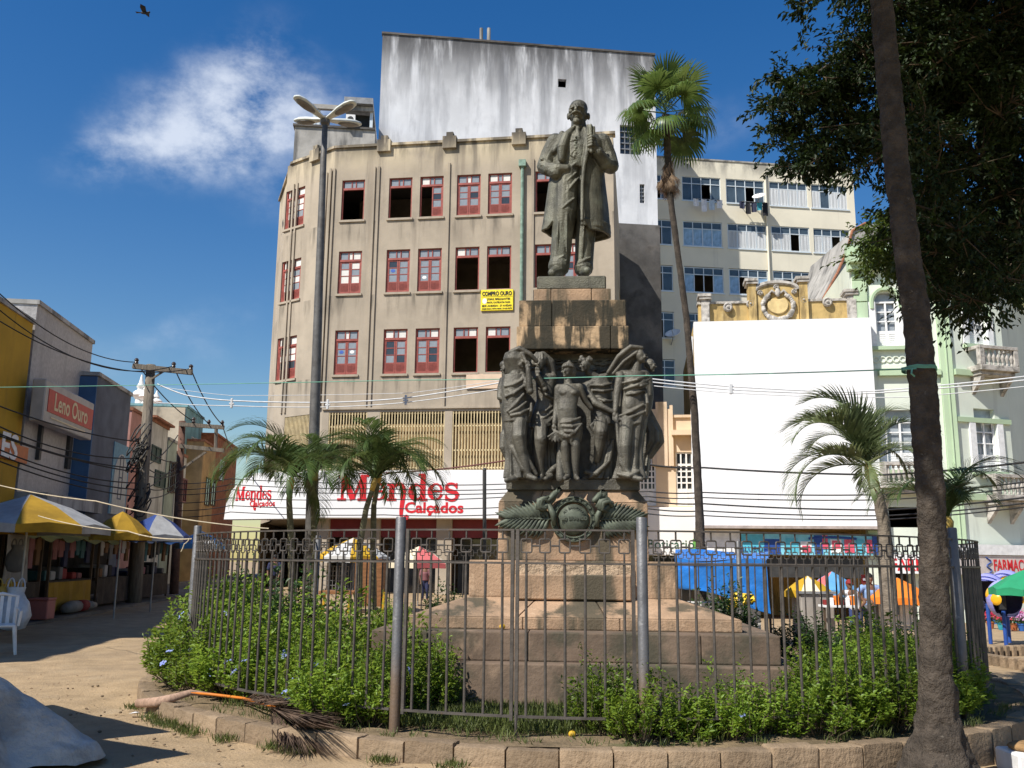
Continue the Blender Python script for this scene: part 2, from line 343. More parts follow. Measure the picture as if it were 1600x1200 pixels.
# ================================================================ beige corner building
def lerp(a, b, t): return a+(b-a)*t
pb = P(650, 600, 40); FB = Facade((pb.x, pb.y), (1, -.14))
uL = FB.U(506, 600); uR = FB.U(962, 600)
cL = FB.pt(uL, 0); FC = Facade((cL.x, cL.y), (.804, -.595))      # chamfer, its right end at u=0
uC0 = FC.U(437, 600); eL = FC.pt(uC0, 0); FD = Facade((eL.x, eL.y), (.35, -.94)); uD0 = FD.U(419, 620)
ZP = FB.pix(650, 226)[1]; ZB0 = -1.2
beige = thing('corner_building', 'four storey beige corner building with dull red casement windows and stained parapet', 'building', (pb.x, pb.y, 0))
cp = lambda x, y: (410+x*.325, 230+y*.325)
rows = []
for yt, yb in ((148, 342), (492, 698), (874, 1090)):
    zb = FB.pix(*cp(640, yb))[1]; zt = FB.pix(*cp(640, yt))[1]; rows.append((zb, zt))
m_beige = mk('beige_render', (.40, .338, .262), .9, .16, .5, .14, 9, streaks=[((.58, .49, .34), .30, .22, .36, .52, 20.4, 1.5, .8), ((.20, .165, .13), 1.6, .10, .50, .74, 0, 0, .5)] + [((.10, .088, .07), 2.6, .30, .47, .66, zb-.08, 1.5, .7, 1) for zb, zt in rows] + [((.05, .045, .04), 1.5, .30, .40, .56, 21.0, 1.5, .92), ((.09, .08, .07), 1.2, .12, .54, .68, 20.5, 4.0, .6)], blot=[((.30, .25, .20), .25, .5, .75, .5), ((.34, .29, .23), 1.4, .55, .7, .5)])
cols = [cp(x, 590)[0] for x in (420, 651, 803, 984, 1137)]
ucol = [FB.U(x, cp(0, 590)[1]) for x in cols]; ucol += [FB.U(855, 420), FB.U(898, 420)]
WW = 1.10; holesB = []; spec_win = []
state = {(0, 0): 'o', (0, 1): 'o', (0, 2): 'h', (0, 3): 'c', (0, 4): 'c', (0, 5): 'o', (0, 6): 'c', (1, 0): 'p', (1, 1): 's', (1, 2): 's', (1, 3): 'o', (1, 4): 'o', (1, 5): 'o', (1, 6): 'c', (2, 0): 's', (2, 1): 'c', (2, 2): 'c', (2, 3): 'o', (2, 4): 'o', (2, 5): 'c', (2, 6): 'c'}
for r, (zb, zt) in enumerate(rows):
    for c, u in enumerate(ucol):
        holesB.append((u-WW/2, u+WW/2, zb, zt)); spec_win.append((FB, u, zb, zt, state[(r, c)], WW))
# mezzanine openings with bars and the shop floor
zM0 = FB.pix(740, 737)[1]; zM1 = FB.pix(740, 642)[1]; zS0 = FB.pix(650, 812)[1]; zS1 = zM0-.02
mez = [(FB.U(x0, 690), FB.U(x1, 690)) for x0, x1 in ((512, 572), (592, 694), (706, 808), (822, 925))]
shop = [(FB.U(x0, 860), FB.U(x1, 860)) for x0, x1 in ((512, 564), (592, 681), (705, 790), (812, 925))]
holesB += [(a, b, zM0+.1, zM1) for a, b in mez] + [(a, b, ZB0+.3, zS0+.05) for a, b in shop]
mb = MB(); FB.holes(mb, uL, uR, ZB0, ZP, holesB, .25)
mez_b = MB()
holesC = []; uc = FC.U(455, 420); wc = 1.38
for r, (zb, zt) in enumerate(rows):
    zb2 = FC.pix(*cp((170, 145, 128)[r], (380, 735, 1115)[r]))[1]; zt2 = zb2+(zt-zb)
    holesC.append((uc-wc/2, uc+wc/2, zb2, zt2)); spec_win.append((FC, uc, zb2, zt2, 'w', wc))
holesC.append((uC0+.5, -.5, zM0+.1, zM1))
FC.holes(mb, uC0, 0, zS0, ZP, holesC, .25)
FD.holes(mb, uD0, 0, zS0, ZP, [], .2)
fl = FD.pt(uD0, 0)                          # side wall, back and right end
back = [FB.pt(uR, 0), FB.pt(uR, 0, -12), FD.pt(uD0, 0)+Vector((-1.6, 12.5, 0)), fl]
for a, b in zip(back, back[1:]): mb.add([(a.x, a.y, ZB0), (b.x, b.y, ZB0), (b.x, b.y, ZP), (a.x, a.y, ZP)], [(0, 1, 2, 3)])
mb.build('wall', m_beige, beige, clean=False)
mb = MB(); zr = ZP-.9; ring = [FD.pt(uD0, zr), FC.pt(uC0, zr), FB.pt(uL, zr), FB.pt(uR, zr), Vector((*back[1].xy, zr)), Vector((*back[2].xy, zr))]
mb.add(ring, [tuple(range(6))]); mb.build('roof', m_roof, beige)
for zz in (zS0+.02, zM1+.35, rows[0][0]-1.0, rows[1][0]-1.0):      # floors so rooms are rooms
    mb = MB(); mb.add([Vector((p.x, p.y, zz))+Vector((.3 if i in (0, 5) else 0, .3 if i < 4 else -.3, 0)) for i, p in enumerate(ring)], [tuple(range(6))]); mb.build('floor_slab', m_inwall, beige)
mb = MB(); FB.holes(mb, uL, uR, ZB0, ZP-1, [], 0, -4.); mb.build('partition', m_inwall, beige)
# ridges between the bays, cornice cap and parapet blocks
mb = MB()
for x in (509, 515, 579, 586, 698, 832): u = FB.U(x, 430); FB.box(mb, u-.05, u+.05, zM1+.2, rows[2][1]*0+rows[0][1]+.6, -.02, .07)
for u in (uC0+.25, uC0+.5, -.45, -.2): FC.box(mb, u-.05, u+.05, zM1+.2, rows[0][1]+.5, -.02, .07)
mb.build('ridge', m_beige, beige)
mb = MB(); FB.box(mb, uL, uR+.1, ZP, ZP+.12, -.35, .10); FC.box(mb, uC0-.05, .03, ZP-.002, ZP+.118, -.35, .10); FD.box(mb, uD0, .03, ZP-.004, ZP+.116, -.35, .10)
mb.build('parapet_cap', m_beige, beige)
for x in (495, 601, 703, 811, 915):
    F_, u = (FB, FB.U(x, 225)) if x > 506 else (FC, FC.U(x, 232))
    mb = MB(); F_.box(mb, u-.32, u+.32, ZP-.3, ZP+.28, -.3, .16); F_.box(mb, u-.16, u+.16, ZP+.28, ZP+.5, -.22, .1); mb.build('parapet_block', m_beige, beige)
mb = MB(); FB.box(mb, uL, uR, zM1+.12, zM1+.2, -.05, .08); mb.build('string_course', m_beige, beige)
# red casement windows ------------------------------------------------
def win_frames():
    """local: x -.5..,.5, z 0..2 ; outward is -y"""
    out = {}
    for kind in ('full', 'empty', 'half'):
        mb = MB(); w, h = 1.0, 2.0; t = .055; tr = 1.58
        for x in (-w/2+t/2, w/2-t/2): mb.box(x-t/2, x+t/2, .06, .15, 0, h)
        mb.box(-w/2+t, w/2-t, .062, .148, h-t, h); mb.box(-w/2+t, w/2-t, .05, .15, tr-.06, tr+.04)
        for x in (-.09, .09): mb.box(x-.018, x+.018, .07, .14, tr+.04, h-t)
        mb.box(-w/2+t, w/2-t, .064, .146, 0, .05)
        if kind == 'full': leaves = (-1, 1)
        elif kind == 'half': leaves = (1,)
        else: leaves = ()
        for s in leaves:
            a, b = (-w/2+t, -.006) if s < 0 else (.006, w/2-t)
            mb.box(a, a+.055, .08, .13, .05, tr-.06); mb.box(b-.055, b, .08, .13, .05, tr-.06)
            mb.box(a+.055, b-.055, .082, .128, .05, .12); mb.box(a+.055, b-.055, .09, .12, .12, .46); mb.box(a+.055, b-.055, .078, .132, .46, .52)
            for k in range(8): mb.box(a+.065, b-.065, .08, .092, .15+k*.037, .17+k*.037)
            mb.box(a+.055, b-.055, .082, .128, tr-.12, tr-.06)
            for z in (.84, 1.15): mb.box(a+.055, b-.055, .085, .125, z, z+.035)
        out[kind] = mb.mesh('window', m_red_frame)
    return out
WF = win_frames(); pane_me = {}
def pane(w, h, mat):
    k = (round(w, 3), round(h, 3), mat.name)
    if k not in pane_me:
        mb = MB(); mb.box(-w/2, w/2, .1, .108, 0, h); pane_me[k] = mb.mesh('pane', mat)
    return pane_me[k]
m_stick = [plain('blue_sticker', (.05, .12, .45), .5), plain('yellow_sticker', (.8, .6, .05), .5), plain('red_sticker', (.6, .06, .04), .5), m_whitep]
rng = random.Random(5); sill_me = None
mb = MB(); mb.box(-.56, .56, -.07, .1, -.1, 0); sill_me = mb.mesh('sill', m_beige)
for F_, u, zb, zt, st, w in spec_win:
    kind = {'o': 'empty', 'h': 'half'}.get(st, 'full'); mt = F_.m(u, zb) @ Matrix.Diagonal((w, 1, (zt-zb)/2., 1))
    wo = ob('window', WF[kind], beige, mt); so_ = ob('sill', sill_me, wo, F_.m(u, zb) @ Matrix.Diagonal((w, 1, 1, 1)))
    def addp(x, z, pw, ph, mat): ob('pane', pane(pw, ph, mat), wo, mt @ Matrix.Translation((x, 0, z)))
    pale = st == 'w'
    for x, pw in ((-.265, .29), (0, .14), (.265, .29)): addp(x, 1.62, pw, .33, m_pane_pale if pale or rng.random() < .3 else m_pane_grey)
    sides = {'full': (-1, 1), 'half': (1,), 'empty': ()}[kind]
    for s in sides:
        for z, ph in ((.52, .32), (.875, .275), (1.185, .275)):
            q = rng.random(); mat = m_pane_pale if pale and q < .8 or st == 'p' and q < .4 else (m_pane_dark if q > .85 else m_pane_grey)
            addp(s*.226, z, .335, ph, mat)
            if st == 's' and rng.random() < .28:
                sb = MB(); a = rng.uniform(.07, .10)
                sb.prism([(a*math.cos(t*math.pi/5), a*.8*math.sin(t*math.pi/5)) for t in range(10)], lambda p_, q_, d: Vector((p_, d, q_)), .094, .098)
                ob('sticker', sb.mesh('sticker', rng.choice(m_stick)), wo, mt @ Matrix.Translation((s*.226, 0, z+.16)))
# barred mezzanine, tan boarding behind, each opening one grille
for i, (a, b) in enumerate(mez):
    mb = MB(); z0, z1 = zM0+.1, zM1; n = int((b-a)/.13)
    for k in range(n+1): u = lerp(a+.03, b-.03, k/n); FB.box(mb, u-.022, u+.022, z0, z1, -.06, -.015)
    for z in (z0+.08, lerp(z0, z1, .33), lerp(z0, z1, .75), z1-.06): FB.box(mb, a, b, z-.03, z+.03, -.10, -.055)
    g = mb.build('grille', m_bamboo, beige); g['kind'] = 'stuff'
    mb = MB(); FB.box(mb, a-.05, b+.05, z0, lerp(z0, z1, .8), -.32, -.26); mb.build('boarding', m_tan, beige)
mb = MB(); FC.box(mb, uC0+.5, -.5, zM0+.1, zM1, -.3, -.24); mb.build('boarding', m_tan, beige)
mb = MB(); n = 22
for k in range(n+1): u = lerp(uC0+.53, -.53, k/n); FC.box(mb, u-.02, u+.02, zM0+.1, zM1, -.06, -.02)
for z in (zM0+.3, zM1-.4): FC.box(mb, uC0+.5, -.5, z-.03, z+.03, -.1, -.055)
g = mb.build('grille', m_bamboo, beige); g['kind'] = 'stuff'
# drainpipe
mb = MB(); u = FB.U(816, 360); mb.tube([FB.pt(u, rows[1][0]-1.3, .12), FB.pt(u, rows[0][1]+.25, .12)], .075, 8); FB.box(mb, u-.16, u+.16, rows[0][1]+.2, rows[0][1]+.5, .0, .26)
mb.build('drainpipe', m_greenpipe, beige, smooth=40)
# shop front: red lintels, dark glass, pillars' plinths
for a, b in shop:
    mb = MB(); FB.box(mb, a, b, zS0-.75, zS0+.03, -.3, -.2); mb.build('lintel', m_darkred, beige)
    mb = MB(); FB.box(mb, a, b, ZB0+.3, zS0-.75, -1.6, -1.55); o = mb.build('shop_window', m_pane_dark, beige)
    for k in range(1, 4):
        u = lerp(a, b, k/4); mb = MB(); FB.box(mb, u-.03, u+.03, ZB0+.3, zS0-.75, -1.54, -1.48); mb.build('mullion', m_greymetal, o)
# white fascia sign with the shop's name ---------------------------------------
fascia = thing('shop_fascia', 'long white fascia sign with red Mendes Calçados lettering on beige building', 'sign', FB.pt(uL, zS0))
mb = MB(); FB.box(mb, uL-.25, uR, zS0+.02, zM0, .03, .62); mb.build('sign_box', m_signwhite, fascia, bevel=.03)
FS = Facade(FB.pt(uL-.26, 0, .62).xy, (.90, -.44)); uS0 = FS.U(352, 770); zl = FS.pix(362, 812)[1]
mb = MB(); poly = []
zt_ = zM0
for k in range(13): t = k/12; a_ = math.pi*.5*t; poly.append((uS0+1.6*(1-math.sin(a_)), zl+.7+(zt_-zl-.7)*(1-math.cos(a_)) if k else zl+.7))
poly = [(uS0, zl), (0, zl), (0, zt_), (uS0+1.7, zt_), (uS0+.9, zt_-.28), (uS0+.35, zt_-.75), (uS0+.08, zt_-1.35)]
mb.prism(poly, lambda a, b, d: FS.pt(a, b, d), -.58, 0); mb.build('sign_box', m_signwhite, fascia, bevel=.02)
def mendes(F_, u0, z0, H, d, parent, sx=1.0):
    """slab-serif word drawn stroke by stroke; H = x-height; local width about 7.6 H"""
    mb = MB(); lay = [0]
    def stroke(pts, ws):
        lay[0] += 1; dd = d+.002*(lay[0] % 7); L_, R_ = [], []
        for i, p in enumerate(pts):
            a = Vector(pts[max(0, i-1)]); b = Vector(pts[min(len(pts)-1, i+1)]); t = (b-a).normalized(); nn = Vector((-t.y, t.x)); w = ws[i] if isinstance(ws, (list, tuple)) else ws
            L_.append(Vector(p)+nn*w/2); R_.append(Vector(p)-nn*w/2)
        for i in range(len(pts)-1):
            mb.prism([tuple(q) for q in (L_[i], L_[i+1], R_[i+1], R_[i])], lambda a, b, q: F_.pt(u0+a*H*sx, z0+b*H, q), d-.03, dd)
    def bez(p0, p1, p2, p3, n=9): return [((1-t)**3*p0[0]+3*(1-t)**2*t*p1[0]+3*(1-t)*t*t*p2[0]+t**3*p3[0], (1-t)**3*p0[1]+3*(1-t)**2*t*p1[1]+3*(1-t)*t*t*p2[1]+t**3*p3[1]) for t in [k/n for k in range(n+1)]]
    def arc(cx, cy, rx, ry, a0, a1, n=16): return [(cx+rx*math.cos(R(a0+(a1-a0)*k/n)), cy+ry*math.sin(R(a0+(a1-a0)*k/n))) for k in range(n+1)]
    ser = lambda x, y, w: stroke([(x-w/2, y), (x+w/2, y)], .13)
    # M
    stroke([(.28, 0), (.28, 1.45)], .16); stroke([(.30, 1.45), (.92, .05)], .34); stroke([(.92, .05), (1.45, 1.45)], .14); stroke([(1.50, 0), (1.50, 1.45)], .36)
    ser(.25, .06, .52); ser(1.52, .06, .66); ser(.2, 1.40, .4); ser(1.6, 1.40, .46)
    def e(x):
        stroke(arc(x+.46, .5, .34, .43, 15, 345, 26), [.10+.2*abs(math.sin(R((15+330*k/26)/1)-0)*0+math.cos(R(15+330*k/26))**2 * (1 if 90 < 15+330*k/26 < 270 else .35)) for k in range(27)]); stroke([(x+.15, .53), (x+.82, .53)], .11)
    e(1.98)
    # n with a long tail
    stroke([(3.18, 0), (3.18, .95)], .30); ser(3.18, .06, .56); ser(3.08, .90, .34)
    stroke(bez((3.28, .70), (3.45, 1.05), (3.85, 1.02), (3.86, .55)), [.1+.2*k/9 for k in range(10)]); stroke(bez((3.86, .55), (3.86, -.3), (3.55, -1.1), (4.05, -1.02), 14), [.3-.16*k/14 for k in range(15)]); stroke(arc(4.08, -.93, .09, .09, 0, 330, 10), .12)
    # d
    stroke(arc(4.62, .48, .32, .42, 40, 320, 22), [.12+.2*max(0, -math.cos(R(40+280*k/22))) for k in range(23)]); stroke([(4.98, .02), (4.98, 1.5)], .30); ser(4.9, 1.46, .36); ser(5.05, .06, .4)
    e(5.28)
    # s
    stroke(bez((6.92, .78), (6.78, 1.02), (6.28, 1.0), (6.34, .70)), .16); stroke(bez((6.34, .70), (6.38, .45), (7.0, .58), (6.96, .26)), .25); stroke(bez((6.96, .26), (6.92, -.06), (6.40, -.02), (6.32, .22)), .16)
    stroke([(6.92, .68), (6.92, .98)], .09); stroke([(6.32, .02), (6.32, .32)], .09)
    return mb.build('lettering', m_redprint, parent)
ua, za = FB.pix(527, 782, .62); ub, zb_ = FB.pix(718, 782, .62); H = (ub-ua)/7.1
mendes(FB, ua, za, H, .635, fascia)
uu, zz = FB.pix(678, 794, .62); text_obj('Calçados', .62, FB.mt(uu, zz, .63), m_redprint, 'lettering', fascia, bold=.018, sx=1.12)
ua, za = FS.pix(368, 782); ub, _ = FS.pix(424, 782); mendes(FS, ua, za, .42, .015, fascia, (ub-ua)/7.1/.42)
uu, zz = FS.pix(410, 787); text_obj('Calçados', .36, FS.mt(uu, zz, .012), m_redprint, 'lettering', fascia, bold=.006, sx=1.1)
# yellow advertisement board
adv = thing('advert_board', 'yellow COMPRO OURO board with black lettering under a beige building window', 'sign', FB.pt(*FB.pix(777, 468)))
(u0, z1), (u1, z0) = FB.pix(752, 454), FB.pix(802, 485)
mb = MB(); FB.box(mb, u0, u1, z0, z1, .02, .08); mb.build('board', m_yellowsign, adv, bevel=.01)
uc_ = (u0+u1)/2; hh = z1-z0; wv = u1-u0
for s, fy, sz, b in (('COMPRO OURO', .80, .29, .012), ('JOIAS, BRILHANTES', .54, .13, .004), ('PRATA, CAUTELAS DA CAIXA', .38, .12, .003), ('EDF. ANDION - 2º ANDAR', .22, .13, .004), ('3328-9364 / 8734-4600 / 9165-9279', .08, .10, .002)):
    t = text_obj(s, sz, FB.mt(uc_+(.08 if fy in (.54, .38) else 0), z0+hh*fy, .086), m_black, 'lettering', adv, bold=b)
    wd = max(v.co.x for v in t.data.vertices)-min(v.co.x for v in t.data.vertices)
    k = (.92 if fy not in (.54, .38) else .72)*wv/wd; t.matrix_basis = t.matrix_basis @ Matrix.Diagonal((k, min(1.15, max(k, .9)), 1, 1))
mb = MB(); FB.box(mb, u0+.03, uc_*1, z0+hh*.655, z0+hh*.67, .08, .085); FB.box(mb, uc_, u1-.03, z0+hh*.655, z0+hh*.67, .08, .085); mb.build('rule', m_black, adv)
mb = MB(); mb.prism([(u0+.17+.1*math.cos(t), z0+hh*.46+.13*math.sin(t)) for t in [k*math.pi/6 for k in range(12)]], lambda a, b, d: FB.pt(a, b, d), .078, .085); mb.build('emblem', m_whitep, adv)
blank = thing('blank_signboard', 'small faded peach signboard on the beige wall beneath dark open windows', 'sign', FB.pt(*FB.pix(757, 600)))
(u0, z1), (u1, z0) = FB.pix(729, 585), FB.pix(784, 607); mb = MB(); FB.box(mb, u0, u1, z0, z1, .02, .07); mb.build('board', mk('faded_peach_board', (.66, .50, .37), .7, .1, 2, .03), blank)
# ================================================================ tall white party wall building
pw = P(588, 300, 50); FT = Facade((pw.x, pw.y), (1, .125)); tU0, tU1 = 0, FT.U(1027, 300); ZT = FT.pix(588, 52)[1]
tall = thing('tall_building', 'tall blind white rendered building streaked black along its top edge', 'building', (pw.x, pw.y, 0))
ZD = FT.pix(990, 351)[1]; hs = []
for (x0, x1, y0, y1) in ((1000, 1007, 288, 317), (969, 1001, 197, 240), (872, 885, 124, 136)):
    (a, c), (b, d_) = FT.pix(x0, y1), FT.pix(x1, y0); hs.append((a, b, c, d_))
mb = MB(); FT.holes(mb, tU0, tU1, ZD-12, ZT, hs, .3)
for (ua_, ub_) in ((tU0, tU0), (tU1, tU1)):
    p, q = FT.pt(ua_, 0), FT.pt(ua_, 0, -13); mb.add([(p.x, p.y, -1), (q.x, q.y, -1), (q.x, q.y, ZT), (p.x, p.y, ZT)], [(0, 1, 2, 3)])
p, q = FT.pt(tU0, 0, -13), FT.pt(tU1, 0, -13); mb.add([(p.x, p.y, -1), (q.x, q.y, -1), (q.x, q.y, ZT), (p.x, p.y, ZT)], [(0, 1, 2, 3)])
mb.build('wall', m_white_slab, tall)
mb = MB(); FT.box(mb, tU0, tU1, ZT-.3, ZT-.2, -13, -.1); mb.build('roof', m_roof, tall)
mb = MB(); FT.box(mb, tU0-.05, tU1+.05, ZT, ZT+.12, -.3, .06); mb.build('coping', m_dark_wall, tall)
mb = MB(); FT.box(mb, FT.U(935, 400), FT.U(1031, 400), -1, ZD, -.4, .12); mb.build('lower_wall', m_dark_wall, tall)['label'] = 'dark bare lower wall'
for a, b, c, d_ in hs[:2]:
    mb = MB()
    for k in range(1, 5): FT.box(mb, a, b, lerp(c, d_, k/5)-.03, lerp(c, d_, k/5)+.03, -.16, -.1)
    for k in range(1, 4 if b-a > .6 else 2): u = lerp(a, b, k/(4 if b-a > .6 else 2)); FT.box(mb, u-.025, u+.025, c, d_, -.165, -.11)
    w_ = mb.build('window', m_greymetal, tall); mb = MB(); FT.box(mb, a, b, c, d_, -.24, -.2); mb.build('pane', m_pane_dark, w_)
for x in (754, 766):
    mb = MB(); u, z = FT.pix(x, 62); mb.tube([FT.pt(u, ZT-.1, -1), FT.pt(u, FT.pix(x, 30)[1], -1)], .11, 8); mb.build('vent_pipe', m_conc, tall)
# penthouse and terrace behind the corner parapet
FP = Facade((P(522, 220, 47).x, 47), (1, .10)); pent = thing('rooftop_terrace', 'grey concrete roof terrace with slatted shade beside the tall white wall', 'terrace', (FP.o.x, 47, 0))
(a, z1), (b, z0) = FP.pix(461, 197), FP.pix(584, 260); mb = MB(); FP.box(mb, a, b, z0-2, z1, -6, 0); mb.build('wall', m_conc, pent)
mb = MB(); FP.box(mb, a-.1, b, z1, z1+.12, -6, .1); mb.build('coping', m_dark_wall, pent)
(a2, zr1), (b2, zr0) = FP.pix(484, 160), FP.pix(583, 168)
mb = MB(); FP.box(mb, a2, b2, zr0-.25, zr0, -.2, .05); mb.build('beam', m_conc, pent)
mb = MB(); FP.box(mb, FP.U(538, 170), b2, zr0+.05, zr0+.4, -5, .3); mb.build('roof_sheet', m_greymetal, pent)
mb = MB(); ul = FP.U(540, 180)
for k in range(14): z = lerp(z1+.2, zr0-.3, k/13); FP.box(mb, ul, b2-.2, z-.07, z+.05, -.6, -.5)
mb.build('slat_screen', m_darkmetal, pent)
for x in (491, 497, 580): u = FP.U(x, 185); mb = MB(); FP.box(mb, u-.08, u+.08, z1, zr0-.25, -.25, -.1); mb.build('post', m_alu, pent)
u, z = FP.pix(548, 196); ac = MB(); FP.box(ac, u-.25, u+.25, z1+.12, z1+.72, .0, .3); o = ac.build('air_conditioner', m_whitep, pent)
ac = MB(); ac.prism([(u+.17*math.cos(t), z1+.45+.17*math.sin(t)) for t in [k*math.pi/7 for k in range(14)]], lambda p_, q_, d: FP.pt(p_, q_, d), .295, .305); ac.build('fan', m_darkmetal, o)
# ================================================================ cream apartment block
pa = P(1060, 400, 57); FA = Facade((pa.x, pa.y), (1, .127)); apt = thing('apartment_block', 'cream apartment block with wide white framed windows and laundry hung out', 'building', (pa.x, pa.y, 0))
ap = lambda x, y: (940+x*.35, 60+y*.35)
rowsA = []
for c, yt, yb in ((450, 619, 726), (450, 818, 928), (460, 1020, 1134)):
    rowsA.append((FA.pix(*ap(c, yb))[1], FA.pix(*ap(c, yt))[1]))
dz = rowsA[1][0]-rowsA[2][0]; rowsA += [(rowsA[2][0]-dz, rowsA[2][1]-dz), (rowsA[2][0]-2*dz, rowsA[2][1]-2*dz)]
colA = [(FA.U(*ap(x0, 870)), FA.U(*ap(x1, 870))) for x0, x1 in ((364, 538), (562, 736), (757, 928), (946, 1106))]
wA = colA[0][1]-colA[0][0]; colA = [(colA[0][0]-wA-.75, colA[0][0]-.75)] + colA
uA0, uA1 = colA[0][0]-.8, FA.U(1336, 330); ZA = FA.pix(1062, 248)[1]
hs = [(a, b, c, d_) for c, d_ in rowsA for a, b in colA]
mb = MB(); FA.holes(mb, uA0, uA1, -1, ZA, hs, .2)
for ua_ in (uA0, uA1): p, q = FA.pt(ua_, 0), FA.pt(ua_, 0, -12); mb.add([(p.x, p.y, -1), (q.x, q.y, -1), (q.x, q.y, ZA), (p.x, p.y, ZA)], [(0, 1, 2, 3)])
p, q = FA.pt(uA0, 0, -12), FA.pt(uA1, 0, -12); mb.add([(p.x, p.y, -1), (q.x, q.y, -1), (q.x, q.y, ZA), (p.x, p.y, ZA)], [(0, 1, 2, 3)])
mb.build('wall', m_cream, apt); mb = MB(); FA.box(mb, uA0, uA1, ZA-.3, ZA-.2, -12, -.05); mb.build('roof', m_roof, apt)
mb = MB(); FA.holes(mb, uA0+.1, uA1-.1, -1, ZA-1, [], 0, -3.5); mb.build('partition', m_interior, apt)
mb = MB(); FA.box(mb, uA0, uA1+.05, ZA, ZA+.1, -.3, .05); mb.build('coping', m_conc, apt)
hA = rowsA[0][1]-rowsA[0][0]; mbw = MB(); t = .05
for z in (0, hA-t, hA*.70): mbw.box(-wA/2+t, wA/2-t, .05, .12, z, z+t)
for k in range(5): x = lerp(-wA/2, wA/2-t, k/4); mbw.box(x, x+t, .045, .125, 0, hA)
mbw.box(-wA/2-.04, wA/2+.04, -.06, .1, -.09, -.01)
wame = mbw.mesh('window', m_alu)
mbc = MB(); n = 28
for k in range(n): x0, x1 = lerp(-.5, .5, k/n), lerp(-.5, .5, (k+1)/n); d0, d1 = (.03*math.sin(k*1.9), .03*math.sin((k+1)*1.9)); mbc.add([(x0, d0, 0), (x1, d1, 0), (x1, d1, 1), (x0, d0, 1)], [(0, 1, 2, 3)])
curt = mbc.mesh('curtain', m_curtain, smooth=1)
film = MB(); film.box(-.5, .5, 0, .01, 0, 1); film = film.mesh('film', m_bluefilm)
rng = random.Random(11)
for r, (c, d_) in enumerate(rowsA):
    for k, (a, b) in enumerate(colA):
        if r > 2 and k > 1: continue
        mt = FA.m((a+b)/2, c); wo = ob('window', wame, apt, mt)
        cw = (wA-t)/4; gap = rng.choice([1, 2, 2])
        style = {(0, 3): 'c', (0, 4): 'c', (1, 1): 'f', (1, 2): 'c', (1, 3): 'h', (2, 1): 'g', (2, 2): 'g', (1, 4): 'h', (2, 3): 'h', (2, 4): 'h'}.get((r, k), 'd')
        for j in range(4):
            x = -wA/2+t/2+cw*(j+.5)
            ob('pane', pane(cw-t, hA*.28-t, m_pane_blue), wo, mt @ Matrix.Translation((x, -.015, hA*.70+t)))
            if style in 'fg' and (style == 'f' or j in (0, 3)):
                ob('film', film, wo, mt @ Matrix.Translation((x, .085, t)) @ Matrix.Diagonal((cw-t, 1, hA*.7-t, 1))); continue
            if j == gap and style in 'dhg' or style == 'g': continue
            if style == 'c' and not (k == 4 and j == 1): ob('curtain', curt, wo, mt @ Matrix.Translation((x, .06, t)) @ Matrix.Diagonal((cw-t, 1, hA*.7-t, 1))); continue
            ob('pane', pane(cw-t, hA*.7-t, m_pane_blue), wo, mt @ Matrix.Translation((x, -.015, t)))
            if style == 'h': ob('curtain', curt, wo, mt @ Matrix.Translation((x, .07, t)) @ Matrix.Diagonal((cw-t, 1, hA*.7-t, 1)))
mb = MB(); u = FA.U(1197, 340); mb.tube([FA.pt(u, rowsA[2][0]-6, .12), FA.pt(u, ZA-.6, .12)], .06, 8); mb.build('downpipe', m_cream_strip, apt)
def laundry(px, py, cols_, lab):
    u, z = FA.pix(px, py); t_ = thing('laundry_rack', lab, 'laundry', FA.pt(u, z, .3)); mb = MB()
    mb.bar(FA.pt(u-.9, z, .6), FA.pt(u+.9, z, .6), .03); mb.bar(FA.pt(u-.7, z, 0), FA.pt(u-.7, z, .7), .03); mb.bar(FA.pt(u+.7, z, 0), FA.pt(u+.7, z, .7), .03); mb.build('rack', m_greymetal, t_)
    for k, c in enumerate(cols_):
        uu = u-.8+1.6*k/(len(cols_)-1); hgt = .5+.5*((k*37) % 10)/10; mb = MB()
        mb.add([FA.pt(uu-.18+.36*i/3, z-hgt*j, .6+.05*math.sin(i*2+j+k)) for j in (0, 1) for i in range(4)], [(i, i+1, i+5, i+4) for i in range(3)])
        mb.build('garment', c, t_)
cl_w = plain('white_cloth', (.75, .75, .78), .9); cl_n = plain('navy_cloth', (.03, .035, .07), .9); cl_t = plain('teal_cloth', (.05, .30, .38), .9); cl_b = plain('black_cloth', (.015, .015, .02), .9); cl_p = plain('pink_cloth', (.5, .25, .35), .9)
laundry(1101, 317, [cl_w, cl_w, mk('pale_blue_cloth', (.5, .6, .7), .9, .1, 3, 0), cl_w], 'row of white washing on a rack below cream apartment window')
laundry(1172, 321, [cl_n, cl_b, cl_n, cl_t, cl_b], 'row of dark and teal washing on a rack below cream apartment window')
def dish(F_, px, py, r, lab, dd=.7, parent=None):
    u, z = F_.pix(px, py, dd); c = F_.pt(u, z, dd); t_ = thing('satellite_dish', lab, 'satellite dish', c); mb = MB()
    prof = [(r*k/6, .35*r*(k/6)**2) for k in range(7)] + [(r*.98*k/6, .35*r*(k/6)**2+.02) for k in range(6, -1, -1)]
    mb.lathe([(max(a, .001), b) for a, b in prof], n=18, close=False); q = Vector((-.3, -.55, .75)).to_track_quat('Z', 'Y').to_matrix().to_4x4(); q.translation = c
    mb.build('reflector', m_whitep, t_, q, smooth=1); mb = MB(); mb.tube([c, F_.pt(u, z-.3, dd*.5), F_.pt(u, z-.5, 0)], .03, 6); mb.tube([c, c+Vector((-.2, -.4, .5))*r*1.2], .02, 6); mb.build('bracket', m_greymetal, t_)
dish(FA, 1186, 309, .42, 'white satellite dish on a bracket below cream apartment window')
dish(FA, 1052, 524, .5, 'grey satellite dish low on cream apartment wall beside dark wall', .5)
